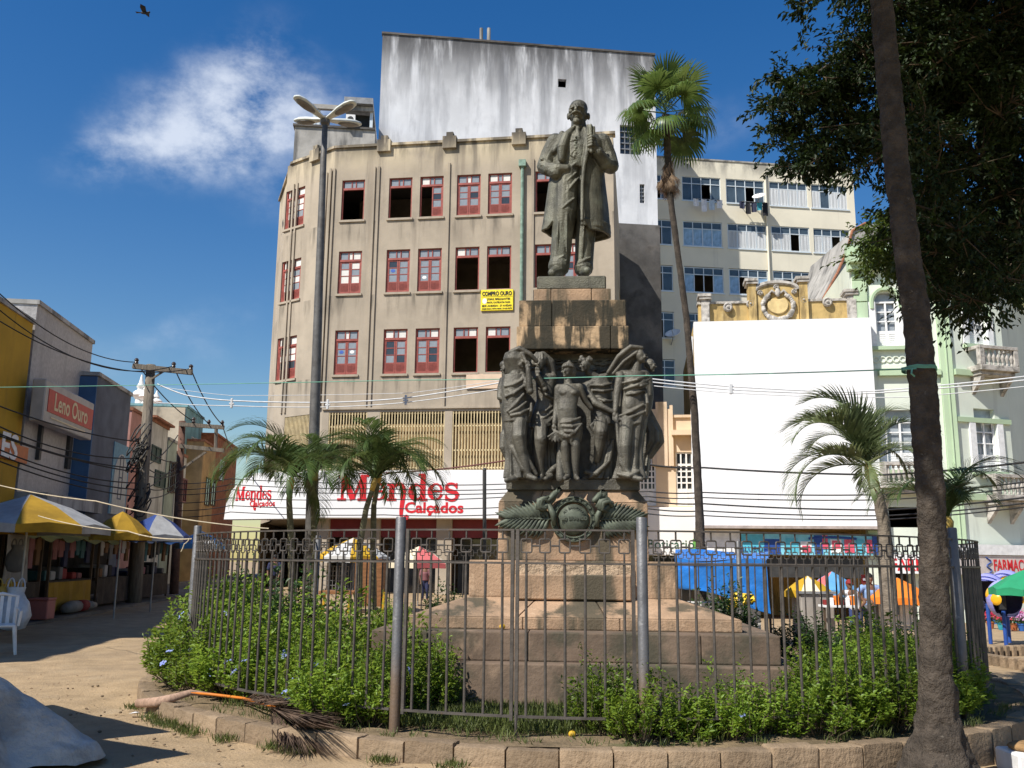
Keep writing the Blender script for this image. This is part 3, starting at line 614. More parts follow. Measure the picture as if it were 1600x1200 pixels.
# ================================================================ gable wall between apartment block and green house
FGb = Facade((P(1310, 430, 47).x, 47), (1, .05)); gab = thing('gable_wall', 'stained grey concrete gable wall with a sloping top beside the green house', 'wall', (FGb.o.x, 47, 0))
pts = [FGb.pix(x, y) for x, y in ((1262, 520), (1286, 468), (1308, 428), (1324, 390), (1331, 362), (1352, 350), (1420, 350), (1420, 520))]
mb = MB(); mb.prism(pts, lambda a, b, d: FGb.pt(a, b, d), -6, 0); mb.build('wall', m_conc, gab)
mb = MB(); mb.tube([FGb.pt(a, b+.04, .05) for a, b in pts[:6]], .07, 6); mb.build('coping', m_tile, gab)
# ================================================================ peach house
ph_ = P(1050, 700, 41); FH = Facade((ph_.x, ph_.y), (1, -.14)); peach = thing('peach_house', 'small peach rendered house with stepped parapet beside the tall palm', 'building', (ph_.x, ph_.y, 0))
a0, a1 = FH.U(940, 700), FH.U(1096, 700); zt0 = FH.pix(1060, 652)[1]
wh = [(FH.pix(1057, 790)+FH.pix(1089, 706)), (FH.pix(1000, 790)+FH.pix(1024, 706))]; wh = [(w[0], w[2], w[1], w[3]) for w in wh]
zs = FH.pix(1050, 792)[1]
mb = MB(); FH.holes(mb, a0, a1, -1.2, zt0, [(*w,) for w in wh] + [(a0+.2, a1-.2, -1.1, zs-1.4)], .2)
for ua_ in (a0, a1): p, q = FH.pt(ua_, 0), FH.pt(ua_, 0, -9); mb.add([(p.x, p.y, -1), (q.x, q.y, -1), (q.x, q.y, zt0), (p.x, p.y, zt0)], [(0, 1, 2, 3)])
p, q = FH.pt(a0, 0, -9), FH.pt(a1, 0, -9); mb.add([(p.x, p.y, -1), (q.x, q.y, -1), (q.x, q.y, zt0), (p.x, p.y, zt0)], [(0, 1, 2, 3)])
mb.build('wall', m_peach, peach); mb = MB(); FH.box(mb, a0, a1, zt0-.4, zt0-.3, -9, -.02); mb.build('roof', m_roof, peach)
mb = MB()
for (x0, x1, yt) in ((1018, 1048, 640), (1024, 1042, 629), (1046, 1051, 634)): (u0, z1) = FH.pix(x0, yt); u1 = FH.U(x1, 650); FH.box(mb, u0, u1, zt0-2.2, z1, -.3, .12+.05*(x1-x0 < 20))
FH.box(mb, FH.U(1048, 650), a1, zt0-.02, zt0+.1, -.3, .1); mb.build('parapet', m_peach, peach)
mb = MB(); (u0, z0) = FH.pix(1049, 678); FH.box(mb, u0, a1, z0-.1, z0+.12, -.05, .45); mb.build('canopy', m_peach, peach)
for (u0, u1, z0, z1) in wh:
    mb = MB(); t = .07; w = u1-u0
    FH.box(mb, u0, u1, z1-t, z1, -.14, -.06); FH.box(mb, u0, u1, z1-.62, z1-.52, -.14, -.06); FH.box(mb, u0, u1, z0, z0+.75, -.13, -.07)
    for k in range(3): u = lerp(u0+t/2, u1-t/2, k/2); FH.box(mb, u-t/2, u+t/2, z0, z1, -.145, -.055)
    for k in range(1, 4): z = lerp(z0+.75, z1-.6, k/4); FH.box(mb, u0, u1, z-.03, z+.03, -.13, -.07)
    for f in (.25, .75): u = lerp(u0, u1, f); FH.box(mb, u-.03, u+.03, z0+.75, z1, -.132, -.068)
    wo = mb.build('window', m_whitep, peach)
    mb = MB(); FH.box(mb, u0, u1, z0+.7, z1, -.19, -.17); mb.build('pane', m_pane_dark, wo)
bs = thing('shop_sign', 'white shop sign with dark green italic lettering beneath the peach house', 'sign', FH.pt(a0+1, zs-1))
mb = MB(); (u0, z0), (u1, _) = FH.pix(1012, 868), FH.pix(1097, 868); FH.box(mb, u0-1, u1, z0, zs-.05, .05, .5); mb.build('sign_box', m_signwhite, bs, bevel=.02)
uu, zz = FH.pix(1048, 851, .5); m_dgreen = plain('dark_green_print', (.02, .09, .05), .5); text_obj('Boticário', .55, FH.mt(uu, zz, .51), m_dgreen, 'lettering', bs, bold=.004, sx=1.0)
mb = MB(); (p0, q0), (p1, q1) = FH.pix(1083, 864, .5), FH.pix(1090, 842, .5); FH.box(mb, p0, p1, q0, q1, .5, .51); mb.build('emblem', plain('leaf_green_print', (.12, .35, .08), .5), bs)
mb = MB(); FH.box(mb, a0+.2, a1-.2, -1.1, zs-1.4, -1.5, -1.4); mb.build('shop_window', m_pane_dark, peach)
# ================================================================ house behind white cladding, ochre parapet
pc = P(1220, 600, 38.3); FK = Facade((pc.x, pc.y), (1, -.14)); k0, k1 = FK.U(1087, 650), FK.U(1343, 500)
clad = thing('clad_house', 'old house hidden behind blank white cladding under an ornate ochre parapet', 'building', (pc.x, pc.y, 0))
zc = FK.pix(1220, 506)[1]; zcb = FK.pix(1220, 826, .8)[1]
mb = MB(); FK.box(mb, k0, k1, zcb, zc, -10, -.02); FK.box(mb, k0, k0+.5, -1.5, zcb, -10, -.02); FK.box(mb, k1-.5, k1, -1.5, zcb, -10, -.02); FK.box(mb, k0+.5, k1-.5, -1.5, zcb-.01, -5, -4.8); mb.build('wall', m_ochre, clad)
mb = MB(); n = 12; q0, q1 = FK.U(1086, 650), FK.U(1362, 650)
mb.build('cladding_frame', m_greymetal, clad) if False else None
for k in range(n):
    a, b = lerp(q0, q1, k/n), lerp(q0, q1, (k+1)/n); pm = MB(); FK.box(pm, a+.002, b-.002, zcb+.12, zc-.02, .35+.004*(k % 2), .78+.004*(k % 2)); pm.build('cladding_panel', m_panel, clad)
mb = MB(); FK.box(mb, q0-.1, q1+.05, zcb, zcb+.115, -.02, .95); mb.build('ledge', mk('worn_ledge', (.42, .36, .33), .8, .2, 3, .1), clad)
mb = MB(); mb.tube([FK.pt(q0-.12, zcb, .5), FK.pt(q0-.12, zc-.6, .5)], .09, 8); mb.build('downpipe', m_whitep, clad)
# ochre parapet: wall, arch, piers, wreath and bosses
Zp = lambda x, y: FK.pix(x, y, .1)
(u0, zt1), (u1, _) = Zp(1091, 476), Zp(1342, 470)
mb = MB(); FK.box(mb, u0, u1, zc-.4, zt1, -.35, .1); mb.build('parapet', m_ochre, clad)
mb = MB(); FK.box(mb, u0-.05, u1+.05, zt1, zt1+.1, -.4, .16); mb.build('parapet_cap', m_oldtrim, clad)
ul, ur = Zp(1180, 470)[0], Zp(1247, 470)[0]; zsp = Zp(1214, 456)[1]; zap = Zp(1214, 444)[1]; cu_ = (ul+ur)/2; rr = (ur-ul)/2
arcp = [(cu_+rr*math.cos(t), zsp+(zap-zsp)*math.sin(t)) for t in [math.pi*k/20 for k in range(21)]]
mb = MB(); mb.prism([(ul, zc-.3)] + arcp[::-1] + [(ur, zc-.3)], lambda a, b, d: FK.pt(a, b, d), -.36, .2); mb.build('pediment', m_ochre, clad)
mb = MB(); mb.tube([FK.pt(a, b+.05, .2) for a, b in arcp], .11, 6); mb.build('arch_moulding', m_oldtrim, clad)
for x0, x1, yt in ((1168, 1180, 446), (1247, 1260, 443), (1095, 1108, 470), (1322, 1336, 463)):
    (a, z1), (b, _) = Zp(x0, yt), Zp(x1, yt); big = 1168 <= x0 <= 1250
    mb = MB(); FK.box(mb, a, b, zc-.35, z1, -.3, .3); pier = mb.build('pier', m_ochre if big else m_oldtrim, clad)
    mb = MB(); FK.box(mb, a-.08, b+.08, z1, z1+.12, -.38, .38); FK.box(mb, a-.14, b+.07, z1+.12, z1+.24, -.42, .42); mb.build('pier_cap', m_oldtrim, pier)
    if not big: mb = MB(); c = (a+b)/2; mb.prism([(a+.03, zc+.1), (c, zc-.1), (b-.03, zc+.1), (b-.03, zt1), (a+.03, zt1)], lambda p_, q_, d: FK.pt(p_, q_, d), .3, .36); mb.build('shield', m_oldtrim, pier)
for x, y, r in ((1137, 481, .2), (1292, 473, .2), (1172, 476, .17), (1255, 470, .17), (1187, 459, .12), (1212, 450, .12), (1240, 457, .12)):
    u, z = Zp(x, y); mb = MB(); mb.lathe([(r, 0), (r, .1), (r*.75, .16), (r*.6, .12), (r*.35, .12), (r*.2, .2), (.001, .22)], n=16); q = Matrix((FK.u, Vector((0, 0, 1)), FK.n)).transposed().to_4x4(); q.translation = FK.pt(u, z, .15)
    mb.build('boss', m_oldtrim, clad, q, smooth=40)
cw_, zw = Zp(1215, 478); rw = .62; rng = random.Random(2)
mb = MB()
for k in range(34):
    t = R(125)+R(290)*k/33 ; c = FK.pt(cw_+rw*math.cos(t)*(1+.04*rng.random()), zw-.05+rw*.95*math.sin(t), .24+.04*rng.random()); mb.ell(c, (rng.uniform(.08, .13),)*3, 8, 6)
for s in (-1, 1): mb.tube([FK.pt(cw_+s*.08, zw+.5, .26), FK.pt(cw_+s*.25, zw+.62, .3), FK.pt(cw_+s*.38, zw+.48, .27), FK.pt(cw_+s*.3, zw+.4, .26)], [.05, .07, .06, .03], 6)
mb.ell(FK.pt(cw_, zw+.55, .28), (.12, .1, .2), 8, 6); mb.build('wreath', m_oldtrim, clad, smooth=1)
mb = MB(); heart = [(.40*math.cos(t)*(1+.1*abs(math.cos(t))), .40*math.sin(t)-(.0 if math.sin(t) < 0 else .14*abs(math.sin(t))**6)) for t in [2*math.pi*k/24 for k in range(24)]]
mb.prism([(cw_+a, zw+b) for a, b in heart], lambda p_, q_, d: FK.pt(p_, q_, d), .18, .27); mb.build('cartouche', mk('light_ochre', (.66, .50, .24), .85, .15, 4, .1), clad, bevel=.03)
# shop sign under the cladding
tv = thing('shop_banner', 'blue banner with red white and turquoise panels under the white cladding', 'sign', FK.pt(cu_, zcb-1, .5))
(u0, z1), (u1, z0) = FK.pix(1158, 834, .5), FK.pix(1372, 868, .5); m_turq = plain('turquoise_print', (.10, .48, .62), .45); m_navy = plain('blue_print', (.02, .07, .30), .45); m_pink = plain('red_pink_print', (.70, .10, .16), .45); m_sky = plain('light_blue_print', (.22, .60, .75), .45)
mb = MB(); FK.box(mb, u0, u1, z0, z1, .42, .5); mb.build('board', m_sky, tv)
for k, (f0, f1, g0, g1, c) in enumerate(((0, .17, .05, .95, m_turq), (.17, .29, .02, .75, m_navy), (.33, .42, .1, .8, m_turq), (.44, .52, .1, .65, m_whitep), (.45, .51, .1, .45, m_pink), (.54, .60, .05, .95, m_navy), (.60, .64, .3, .95, m_pink), (.66, .74, .1, .75, m_whitep), (.67, .73, .3, .7, m_pink), (.76, .83, .12, .75, m_pink), (.85, .9, .12, .75, m_turq), (.92, .96, .12, .75, m_pink), (.965, 1, .03, .97, m_navy))):
    mb = MB(); FK.box(mb, lerp(u0, u1, f0), lerp(u0, u1, f1), lerp(z0, z1, g0), lerp(z0, z1, g1), .5, .51+.003*k); mb.build('print_panel', c, tv)
mb = MB(); mb.tube([FK.pt(lerp(u0, u1, f), lerp(z0, z1, .78+.07*math.sin(math.pi*(f-.5)/.35)), .53) for f in [.5+.35*k/10 for k in range(11)]], .05, 5, flat=.4); mb.build('swoosh', m_navy, tv)
uu = lerp(u0, u1, .1); text_obj('BLUSÕES', .3, FK.mt(uu, lerp(z0, z1, .25), .53), m_navy, 'lettering', tv, sx=1.0)
mb = MB(); FK.box(mb, FK.U(1096, 850), u0-.05, z0, zcb-.05, .3, .42); mb.build('side_board', m_whitep, tv)
mb = MB(); FK.box(mb, k0+.5, k1-.5, z0-.9, z0-.1, -.05, .25); mb.build('roller_box', m_darkmetal, clad)
# ================================================================ green and white corner house
pg = P(1340, 600, 37.7); FG = Facade((pg.x, pg.y), (1, -.14)); g1 = FG.U(1489, 600); ge = FG.pt(g1, 0)
FG2 = Facade((ge.x, ge.y), (1, .30)); g2 = FG2.U(1572, 600); ge2 = FG2.pt(g2, 0); FG3 = Facade((ge2.x, ge2.y), (.62, .78)); g3 = 9.
green = thing('green_house', 'pale green and white corner house with arched windows and stone balconies', 'building', (pg.x, pg.y, 0))
gp = lambda x, y: (1300+x*.4, 380+y*.4)
ZG = FG.pix(*gp(120, 60))[1]
def rect(F_, x0, x1, y0, y1): (a, c), (b, d_) = F_.pix(*gp(x0, y1)), F_.pix(*gp(x1, y0)); return (a, b, c, d_)
gw1 = rect(FG, 178, 247, 190, 405); gw2 = rect(FG, 222, 318, 650, 885); gw3 = rect(FG2, 535, 590, 235, 395); gw4 = rect(FG2, 572, 632, 650, 890)
gdoor = rect(FG, 225, 345, 1030, 1110)
zf = FG.pix(1450, 866)[1]
mb = MB(); FG.holes(mb, 0, g1, zf, ZG, [gw1, gw2, gdoor], .3); FG2.holes(mb, 0, g2, zf, ZG, [gw3, gw4], .3); FG3.holes(mb, 0, g3, zf, ZG, [], .3)
for F_, a, b in ((FG, 0, .6), (FG, g1-.5, g1), (FG2, g2-.5, g2), (FG, g1/2-.3, g1/2+.3)): F_.box(mb, a, b, -1.6, zf, -.6, -.01)
bk = [FG.pt(0, 0), FG.pt(0, 0, -14), FG3.pt(g3, 0)+Vector((0, 8, 0)), FG3.pt(g3, 0)]
for a, b in zip(bk, bk[1:]): mb.add([(a.x, a.y, -1.6), (b.x, b.y, -1.6), (b.x, b.y, ZG), (a.x, a.y, ZG)], [(0, 1, 2, 3)])
mb.build('wall', m_mint, green)
ringg = [FG.pt(0, ZG-.1), FG.pt(g1, ZG-.1), FG2.pt(g2, ZG-.1), FG3.pt(g3, ZG-.1), Vector((*bk[2].xy, ZG-.1)), Vector((*bk[1].xy, ZG-.1))]
mb = MB(); mb.add(ringg, [tuple(range(6))]); mb.build('roof', m_roof, green)
mb = MB(); mb.add([Vector((p.x, p.y, zf)) for p in ringg], [tuple(reversed(range(6)))]); mb.build('floor_slab', m_inwall, green)
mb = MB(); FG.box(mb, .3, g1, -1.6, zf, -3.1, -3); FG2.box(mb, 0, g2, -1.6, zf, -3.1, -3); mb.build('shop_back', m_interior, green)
# quoined green pilasters, cornice, string courses
pil = MB()
def pilaster(F_, a, b, z0, z1, step=.95):
    z = z0
    while z < z1-.1:
        zz_ = min(z1, z+step); mb = MB(); F_.box(mb, a, b, z+.02, zz_-.02, -.02, .16); mb.build('quoin', m_green, green, bevel=.015); z = zz_
pilaster(FG, .02, FG.U(*gp(140, 300)), zf, ZG-.6); 
ua_, ub_ = FG.U(*gp(405, 300)), g1+.02
mb = MB(); FG.box(mb, ua_, ub_, zf, ZG-.6, -.02, .14); FG.box(mb, ua_+.25, ub_-.25, zf+.3, ZG-1, .14, .2); mb.build('pilaster', m_green, green, bevel=.02)
mb = MB()
for (F_, a, b) in ((FG, -.15, g1+.1), (FG2, -.1, g2+.1), (FG3, -.1, g3)):
    F_.box(mb, a, b, ZG-.55, ZG-.3, -.1, .35); F_.box(mb, a, b, ZG-.3, ZG, -.1, .6); F_.box(mb, a, b, ZG, ZG+.6, -.3, .1)
mb.build('cornice', m_green, green)
mb = MB(); zst = FG.pix(*gp(250, 508))[1]
for (F_, a, b) in ((FG, FG.U(*gp(178, 508)), ua_), (FG2, .0, g2)): F_.box(mb, a, b, zst-.12, zst+.12, -.02, .22); mb.build('string_course', m_green, green); mb = MB()
zst2 = FG2.pix(*gp(560, 692))[1]; FG2.box(mb, 0, g2, zst2-.1, zst2+.1, -.02, .1); mb.build('string_course', m_green, green); mb = MB(); zst3 = FG2.pix(*gp(560, 990))[1]; FG2.box(mb, 0, g2, zst3-.15, zst3+.1, -.02, .25)
mb.build('string_course', m_green, green)
def french(F_, w, arch, lab=None):
    a, b, c, d_ = w; mb = MB(); t = .07; um = (a+b)/2; tr = d_-(b-a)/2 if arch else d_-.5
    for u in (a+t/2, b-t/2, um): F_.box(mb, u-t/2, u+t/2, c, tr if u != um else tr, -.16, -.08)
    F_.box(mb, a, b, tr-t/2, tr+t/2, -.165, -.075)
    for s0, s1 in ((a+t, um-t/2), (um+t/2, b-t)):
        F_.box(mb, s0, s1, c, c+.7, -.15, -.09)
        for k in range(1, 3): z = lerp(c+.7, tr, k/3); F_.box(mb, s0, s1, z-.025, z+.025, -.14, -.1)
        for k in range(6): F_.box(mb, s0+.04, s1-.04, c+.1+k*.09, c+.13+k*.09, -.09, -.075)
    wo = mb.build('window', m_whitep, green); mb = MB()
    F_.box(mb, a, b, c+.6, d_, -.26, -.22); mb.build('pane', m_pane_grey, wo)
    if arch:                                       # fill the corners above the arch and add the hood mould
        r = (b-a)/2; mb = MB()
        for s in (-1, 1):
            pts_ = [(um+s*r, tr)] + [(um+s*r*math.cos(t_), tr+r*math.sin(t_)) for t_ in [math.pi/2*k/8 for k in range(9)]] + [(um, d_+.02), (um+s*r, d_+.02)]
            if s < 0: pts_ = pts_[::-1]
            mb.prism(pts_[0:], lambda p_, q_, d: F_.pt(p_, q_, d), -.05, -.004)
        mb.build('arch_infill', m_mint, wo)
        mb = MB(); mb.tube([F_.pt(um-r*1.35, tr-.3, .06)] + [F_.pt(um-r*1.35*math.cos(t_), tr+r*1.35*math.sin(t_), .06) for t_ in [math.pi*k/14 for k in range(15)]] + [F_.pt(um+r*1.35, tr-.3, .06)], .10, 6); F_.box(mb, um-.12, um+.12, d_+.05, d_+.4, 0, .2); mb.build('hood_mould', m_green, wo)
    for s in (-1, 1):
        mb = MB(); u = (a-.17) if s < 0 else (b+.17); F_.box(mb, u-.15, u+.15, c, tr, -.01, .09); mb.build('surround', m_whitep, wo)
    mb = MB(); F_.box(mb, a-.3, b+.3, c-.16, c-.01, -.02, .2); mb.build('sill', m_green, wo)
french(FG, gw1, True); french(FG, gw2, False); french(FG2, gw3, True); french(FG2, gw4, False)
mb = MB()
for k in range(5):
    u = lerp(gw1[0]-.1, gw1[1]+.1, k/4); z = gw1[2]-.55; mb.tube([FG.pt(u+.12*math.cos(t), z+.12*math.sin(t), .03) for t in [2*math.pi*j/10 for j in range(11)]], .03, 5)
FG.box(mb, gw1[0]-.3, gw1[1]+.3, gw1[2]-.95, gw1[2]-.8, 0, .08); mb.build('frieze', m_mint, green)
bal_me = MB(); bal_me.lathe([(.06, 0), (.06, .06), (.035, .1), (.085, .28), (.07, .38), (.035, .55), (.06, .6), (.06, .66)], n=8); bal_me = bal_me.mesh('baluster', m_oldtrim, smooth=40)
def balcony(F_, a, b, z, dep=.8):
    mb = MB(); F_.box(mb, a-.1, b+.1, z-.25, z-.02, 0, dep); F_.box(mb, a-.0, b+.0, z-.42, z-.25, 0, dep-.15)
    base = mb.build('balcony', m_oldtrim, green, bevel=.02); mb = MB(); F_.box(mb, a-.1, b+.1, z+.66, z+.80, dep-.24, dep); F_.box(mb, a-.1, a+.1, z+.66, z+.80, 0, dep-.245); F_.box(mb, b-.1, b+.1, z+.66, z+.80, 0, dep-.245)
    F_.box(mb, a-.1, a+.12, z-.02, z+.66, dep-.23, dep-.01); F_.box(mb, b-.12, b+.1, z-.02, z+.66, dep-.23, dep-.01); mb.build('handrail', m_oldtrim, base, bevel=.01)
    n = max(4, int((b-a)/.22))
    for k in range(n): u = lerp(a+.2, b-.2, k/(n-1)); ob('baluster', bal_me, base, Matrix.Translation(F_.pt(u, z, dep-.12)))
    for s in (a+.15, b-.15):
        mb = MB(); mb.prism([(0, z-.42), (dep-.2, z-.42), (dep-.3, z-.62), (.12, z-1.0), (0, z-1.15)], lambda p_, q_, d, s=s: F_.pt(s+d, q_, p_), -.09, .09); mb.build('bracket', m_oldtrim, base)
balcony(FG2, FG2.U(*gp(530, 450)), FG2.U(*gp(662, 450)), FG2.pix(*gp(600, 490))[1]); balcony(FG2, FG2.U(*gp(590, 950)), FG2.U(*gp(702, 950)), FG2.pix(*gp(640, 985))[1])
balcony(FG, gw2[0]-.4, gw2[1]+.5, gw2[2]-.55)
# pharmacy sign
far = thing('pharmacy_sign', 'pale pharmacy sign with red FARMACIA SANT lettering on green house', 'sign', FG2.pt(1, zf-1))
(u0, z1), (u1, z0) = FG2.pix(1470, 868, .4), FG2.pix(1640, 898, .4); z1 = FG2.pix(1560, 868, .4)[1]; z0 = FG2.pix(1560, 898, .4)[1]
m_farsign = plain('pale_pink_sheet', (.62, .55, .52), .5)
mb = MB(); FG2.box(mb, u0, u1, z0, z1, .2, .4); mb.build('board', m_farsign, far)
mb = MB(); FG2.box(mb, u0, u1, z1+.02, z1+.42, .2, .45); mb.build('header', m_whitep, far)
uu, zz = FG2.pix(1552, 883, .4); t = text_obj('FARMACIA SANTANA', .62, FG2.mt(uu, zz-.03, .41), m_redprint, 'lettering', far, bold=.012, align='LEFT', sx=.62)
mb = MB(); u, z = FG2.pix(1545, 883, .4); mb.tube([FG2.pt(u+.12*math.sin(k*.9), z-.3+.05*k, .42) for k in range(13)], .025, 5); mb.build('emblem', m_navy, far)
far2 = thing('pharmacy_sign', 'white pharmacy sign with red FARMA lettering behind the curved railing', 'sign', FG.pt(1, zf-1))
(u0, z1), (u1, z0) = FG.pix(1374, 866, .4), FG.pix(1486, 897, .4); mb = MB(); FG.box(mb, u0, u1, z0, z1, .2, .4); mb.build('board', m_signwhite, far2)
uu, zz = FG.pix(1392, 883, .4); text_obj('FARMACIA', .66, FG.mt(uu, zz, .41), m_redprint, 'lettering', far2, bold=.012, align='LEFT', sx=.8)
mb = MB(); u, z = FG.pix(1383, 883, .4); mb.tube([FG.pt(u+.12*math.sin(k*.9), z-.3+.05*k, .42) for k in range(13)], .03, 5); mb.build('emblem', m_redprint, far2)
# ================================================================ monument
m_stone = mk('pink_sandstone', (.39, .26, .165), .85, .18, 3, .3, 40, blot=[((.16, .118, .08), 1.2, .47, .66, .7), ((.62, .45, .30), 9, .58, .72, .4)], streaks=[((.055, .053, .036), 2.4, .5, .48, .60, 0, 0, .85)])
m_stone_st = mk('blackened_sandstone', (.47, .33, .20), .88, .18, 3, .25, 40, blot=[((.032, .03, .021), 2.0, .44, .56, .93)], streaks=[((.03, .028, .02), 6.0, .7, .46, .54, 0, 0, .95)])
m_step = mk('mossy_step_stone', (.165, .118, .085), .92, .3, 2.0, .2, 25, blot=[((.07, .065, .045), 1.1, .46, .60, .9), ((.30, .21, .145), 3, .56, .72, .7)])
def bronze_mat(name, a, b_, c_):
    m = mk(name, a, .52, .45, 5, .3, 60, metal=.25, spec=.5, blot=[(b_, 3.0, .5, .7, .75), (c_, 8, .62, .75, .5)], streaks=[((.025, .024, .02), 10, 1.2, .55, .72, 0, 0, .6), ((.17, .20, .155), 14, 1.0, .60, .76, 0, 0, .5)])
    return m
m_bronze = bronze_mat('weathered_bronze', (.105, .102, .076), (.18, .19, .145), (.035, .033, .025))
m_bronze_g = bronze_mat('dark_bronze', (.10, .092, .074), (.175, .165, .135), (.032, .029, .024))
m_verdigris = mk('green_bronze_relief', (.10, .115, .085), .6, .35, 8, .1, 60, metal=.15, blot=[((.04, .045, .034), 6, .48, .66, .8)])
CM = Vector((.73, 10.93, 0)); PHI = -math.atan(.0667); MM = Matrix.Translation(CM) @ Matrix.Rotation(PHI, 4, 'Z')
def zat(py, hw, px=896): return P(px, py, CM.y-hw).z
mon = thing('stone_pedestal', 'stepped pinkish sandstone pedestal with black streaks carrying the bronze statue', 'pedestal', (CM.x, CM.y, .25))
rng = random.Random(4)
def course(z0, z1, hw, cuts, mat, name='stone_block', hd=None, yo=0, bev=.012):
    xs = [-hw] + [c*hw for c in cuts] + [hw]; hd = hd or hw
    for a, b in zip(xs, xs[1:]):
        mb = MB(); j = rng.uniform(-.004, .004); mb.box(a+.003, b-.003, -hd+yo+j, hd+yo, z0, z1-.002)
        mb.build(name, mat, mon, MM, bevel=bev, segs=2)
z_a = .15; z1 = .66; z2 = .93
course(z_a, z1, 2.13, (.12,), m_step, 'step', bev=.014)
course(z1, z2, 1.93, (-.22, .62), m_step, 'step', bev=.014)
course(z2, 1.046, 1.637, (-.3, .28), m_stone, 'base_stone')
for a, b in ((-1, -.33), (-.33, .2), (.2, 1)):                      # sloping base course
    h0, h1 = 1.637, 1.094; mb = MB(); zz0, zz1 = 1.046, 1.217
    mb.add([(a*h0+.003, -h0, zz0), (b*h0-.003, -h0, zz0), (b*h0-.003, h0, zz0), (a*h0+.003, h0, zz0), (a*h1+.003, -h1, zz1), (b*h1-.003, -h1, zz1), (b*h1-.003, h1, zz1), (a*h1+.003, h1, zz1)], [(3, 2, 1, 0), (4, 5, 6, 7), (0, 1, 5, 4), (1, 2, 6, 5), (2, 3, 7, 6), (3, 0, 4, 7)])
    mb.build('sloping_stone', m_stone, mon, MM, bevel=.012)
zA = zat(876, 1.09)
course(1.217, zA, 1.094, (-.56, .56), m_stone)
zt = zat(898, 1.2)
mb = MB(); mb.box(-.60, .60, -1.22, -1.098, 1.20, zt); mb.build('plinth_step', m_stone, mon, MM, bevel=.012)
mb = MB(); mb.box(-.60, .60, -1.15, -1.098, zt, zat(879, 1.15)); mb.build('rough_stone', mk('rough_hewn_stone', (.46, .34, .23), .95, .3, 8, .9, 18), mon, MM)
# shaft with canted shoulders
hB = .815; zB = zat(785, hB); zC = zat(766, hB-.09)
course(zA, zB, hB, (), m_stone); 
for a, b in ((-1, -.45), (-.45, .02), (.02, .5), (.5, 1)):
    h1 = hB-.10; mb = MB()
    mb.add([(a*hB+.002, -hB, zB), (b*hB-.002, -hB, zB), (b*hB-.002, hB, zB), (a*hB+.002, hB, zB), (a*h1+.002, -h1, zC), (b*h1-.002, -h1, zC), (b*h1-.002, h1, zC), (a*h1+.002, h1, zC)], [(3, 2, 1, 0), (4, 5, 6, 7), (0, 1, 5, 4), (1, 2, 6, 5), (2, 3, 7, 6), (3, 0, 4, 7)]); mb.build('shoulder_stone', m_stone, mon, MM, bevel=.008)
hBr = .735; zD = zat(748, hBr)
# top blocks
hT = .645; zE = zat(545, hT); zF = zat(509, hT); zG_ = zat(468, hT-.02); zH = zat(450, .47); zI = zat(432, .38)
mb = MB(); mb.box(-.56, .56, -.36, .56, zD, zE+.002); core = mb.build('core_pier', m_bronze_g, mon, MM)
course(zE, zF, hT, (.68,), m_stone_st); course(zF, zG_, hT-.025, (-.38,), m_stone_st); course(zG_, zH, .455, (-.55, .5), m_stone)
def sculpt(name, mb, voxel, mat, parent=None, it=3):
    me = mb.mesh(name, mat, clean=True); o = bpy.data.objects.new('tmp', me); COL.objects.link(o)
    r = o.modifiers.new('r', 'REMESH'); r.mode = 'VOXEL'; r.voxel_size = voxel; r.use_smooth_shade = True
    s = o.modifiers.new('s', 'SMOOTH'); s.factor = .5; s.iterations = it
    dg = bpy.context.evaluated_depsgraph_get(); me2 = bpy.data.meshes.new_from_object(o.evaluated_get(dg)); bpy.data.objects.remove(o)
    me2.materials.clear(); me2.materials.append(mat); me2.polygons.foreach_set('use_smooth', [True]*len(me2.polygons))
    return ob(name, me2, parent)
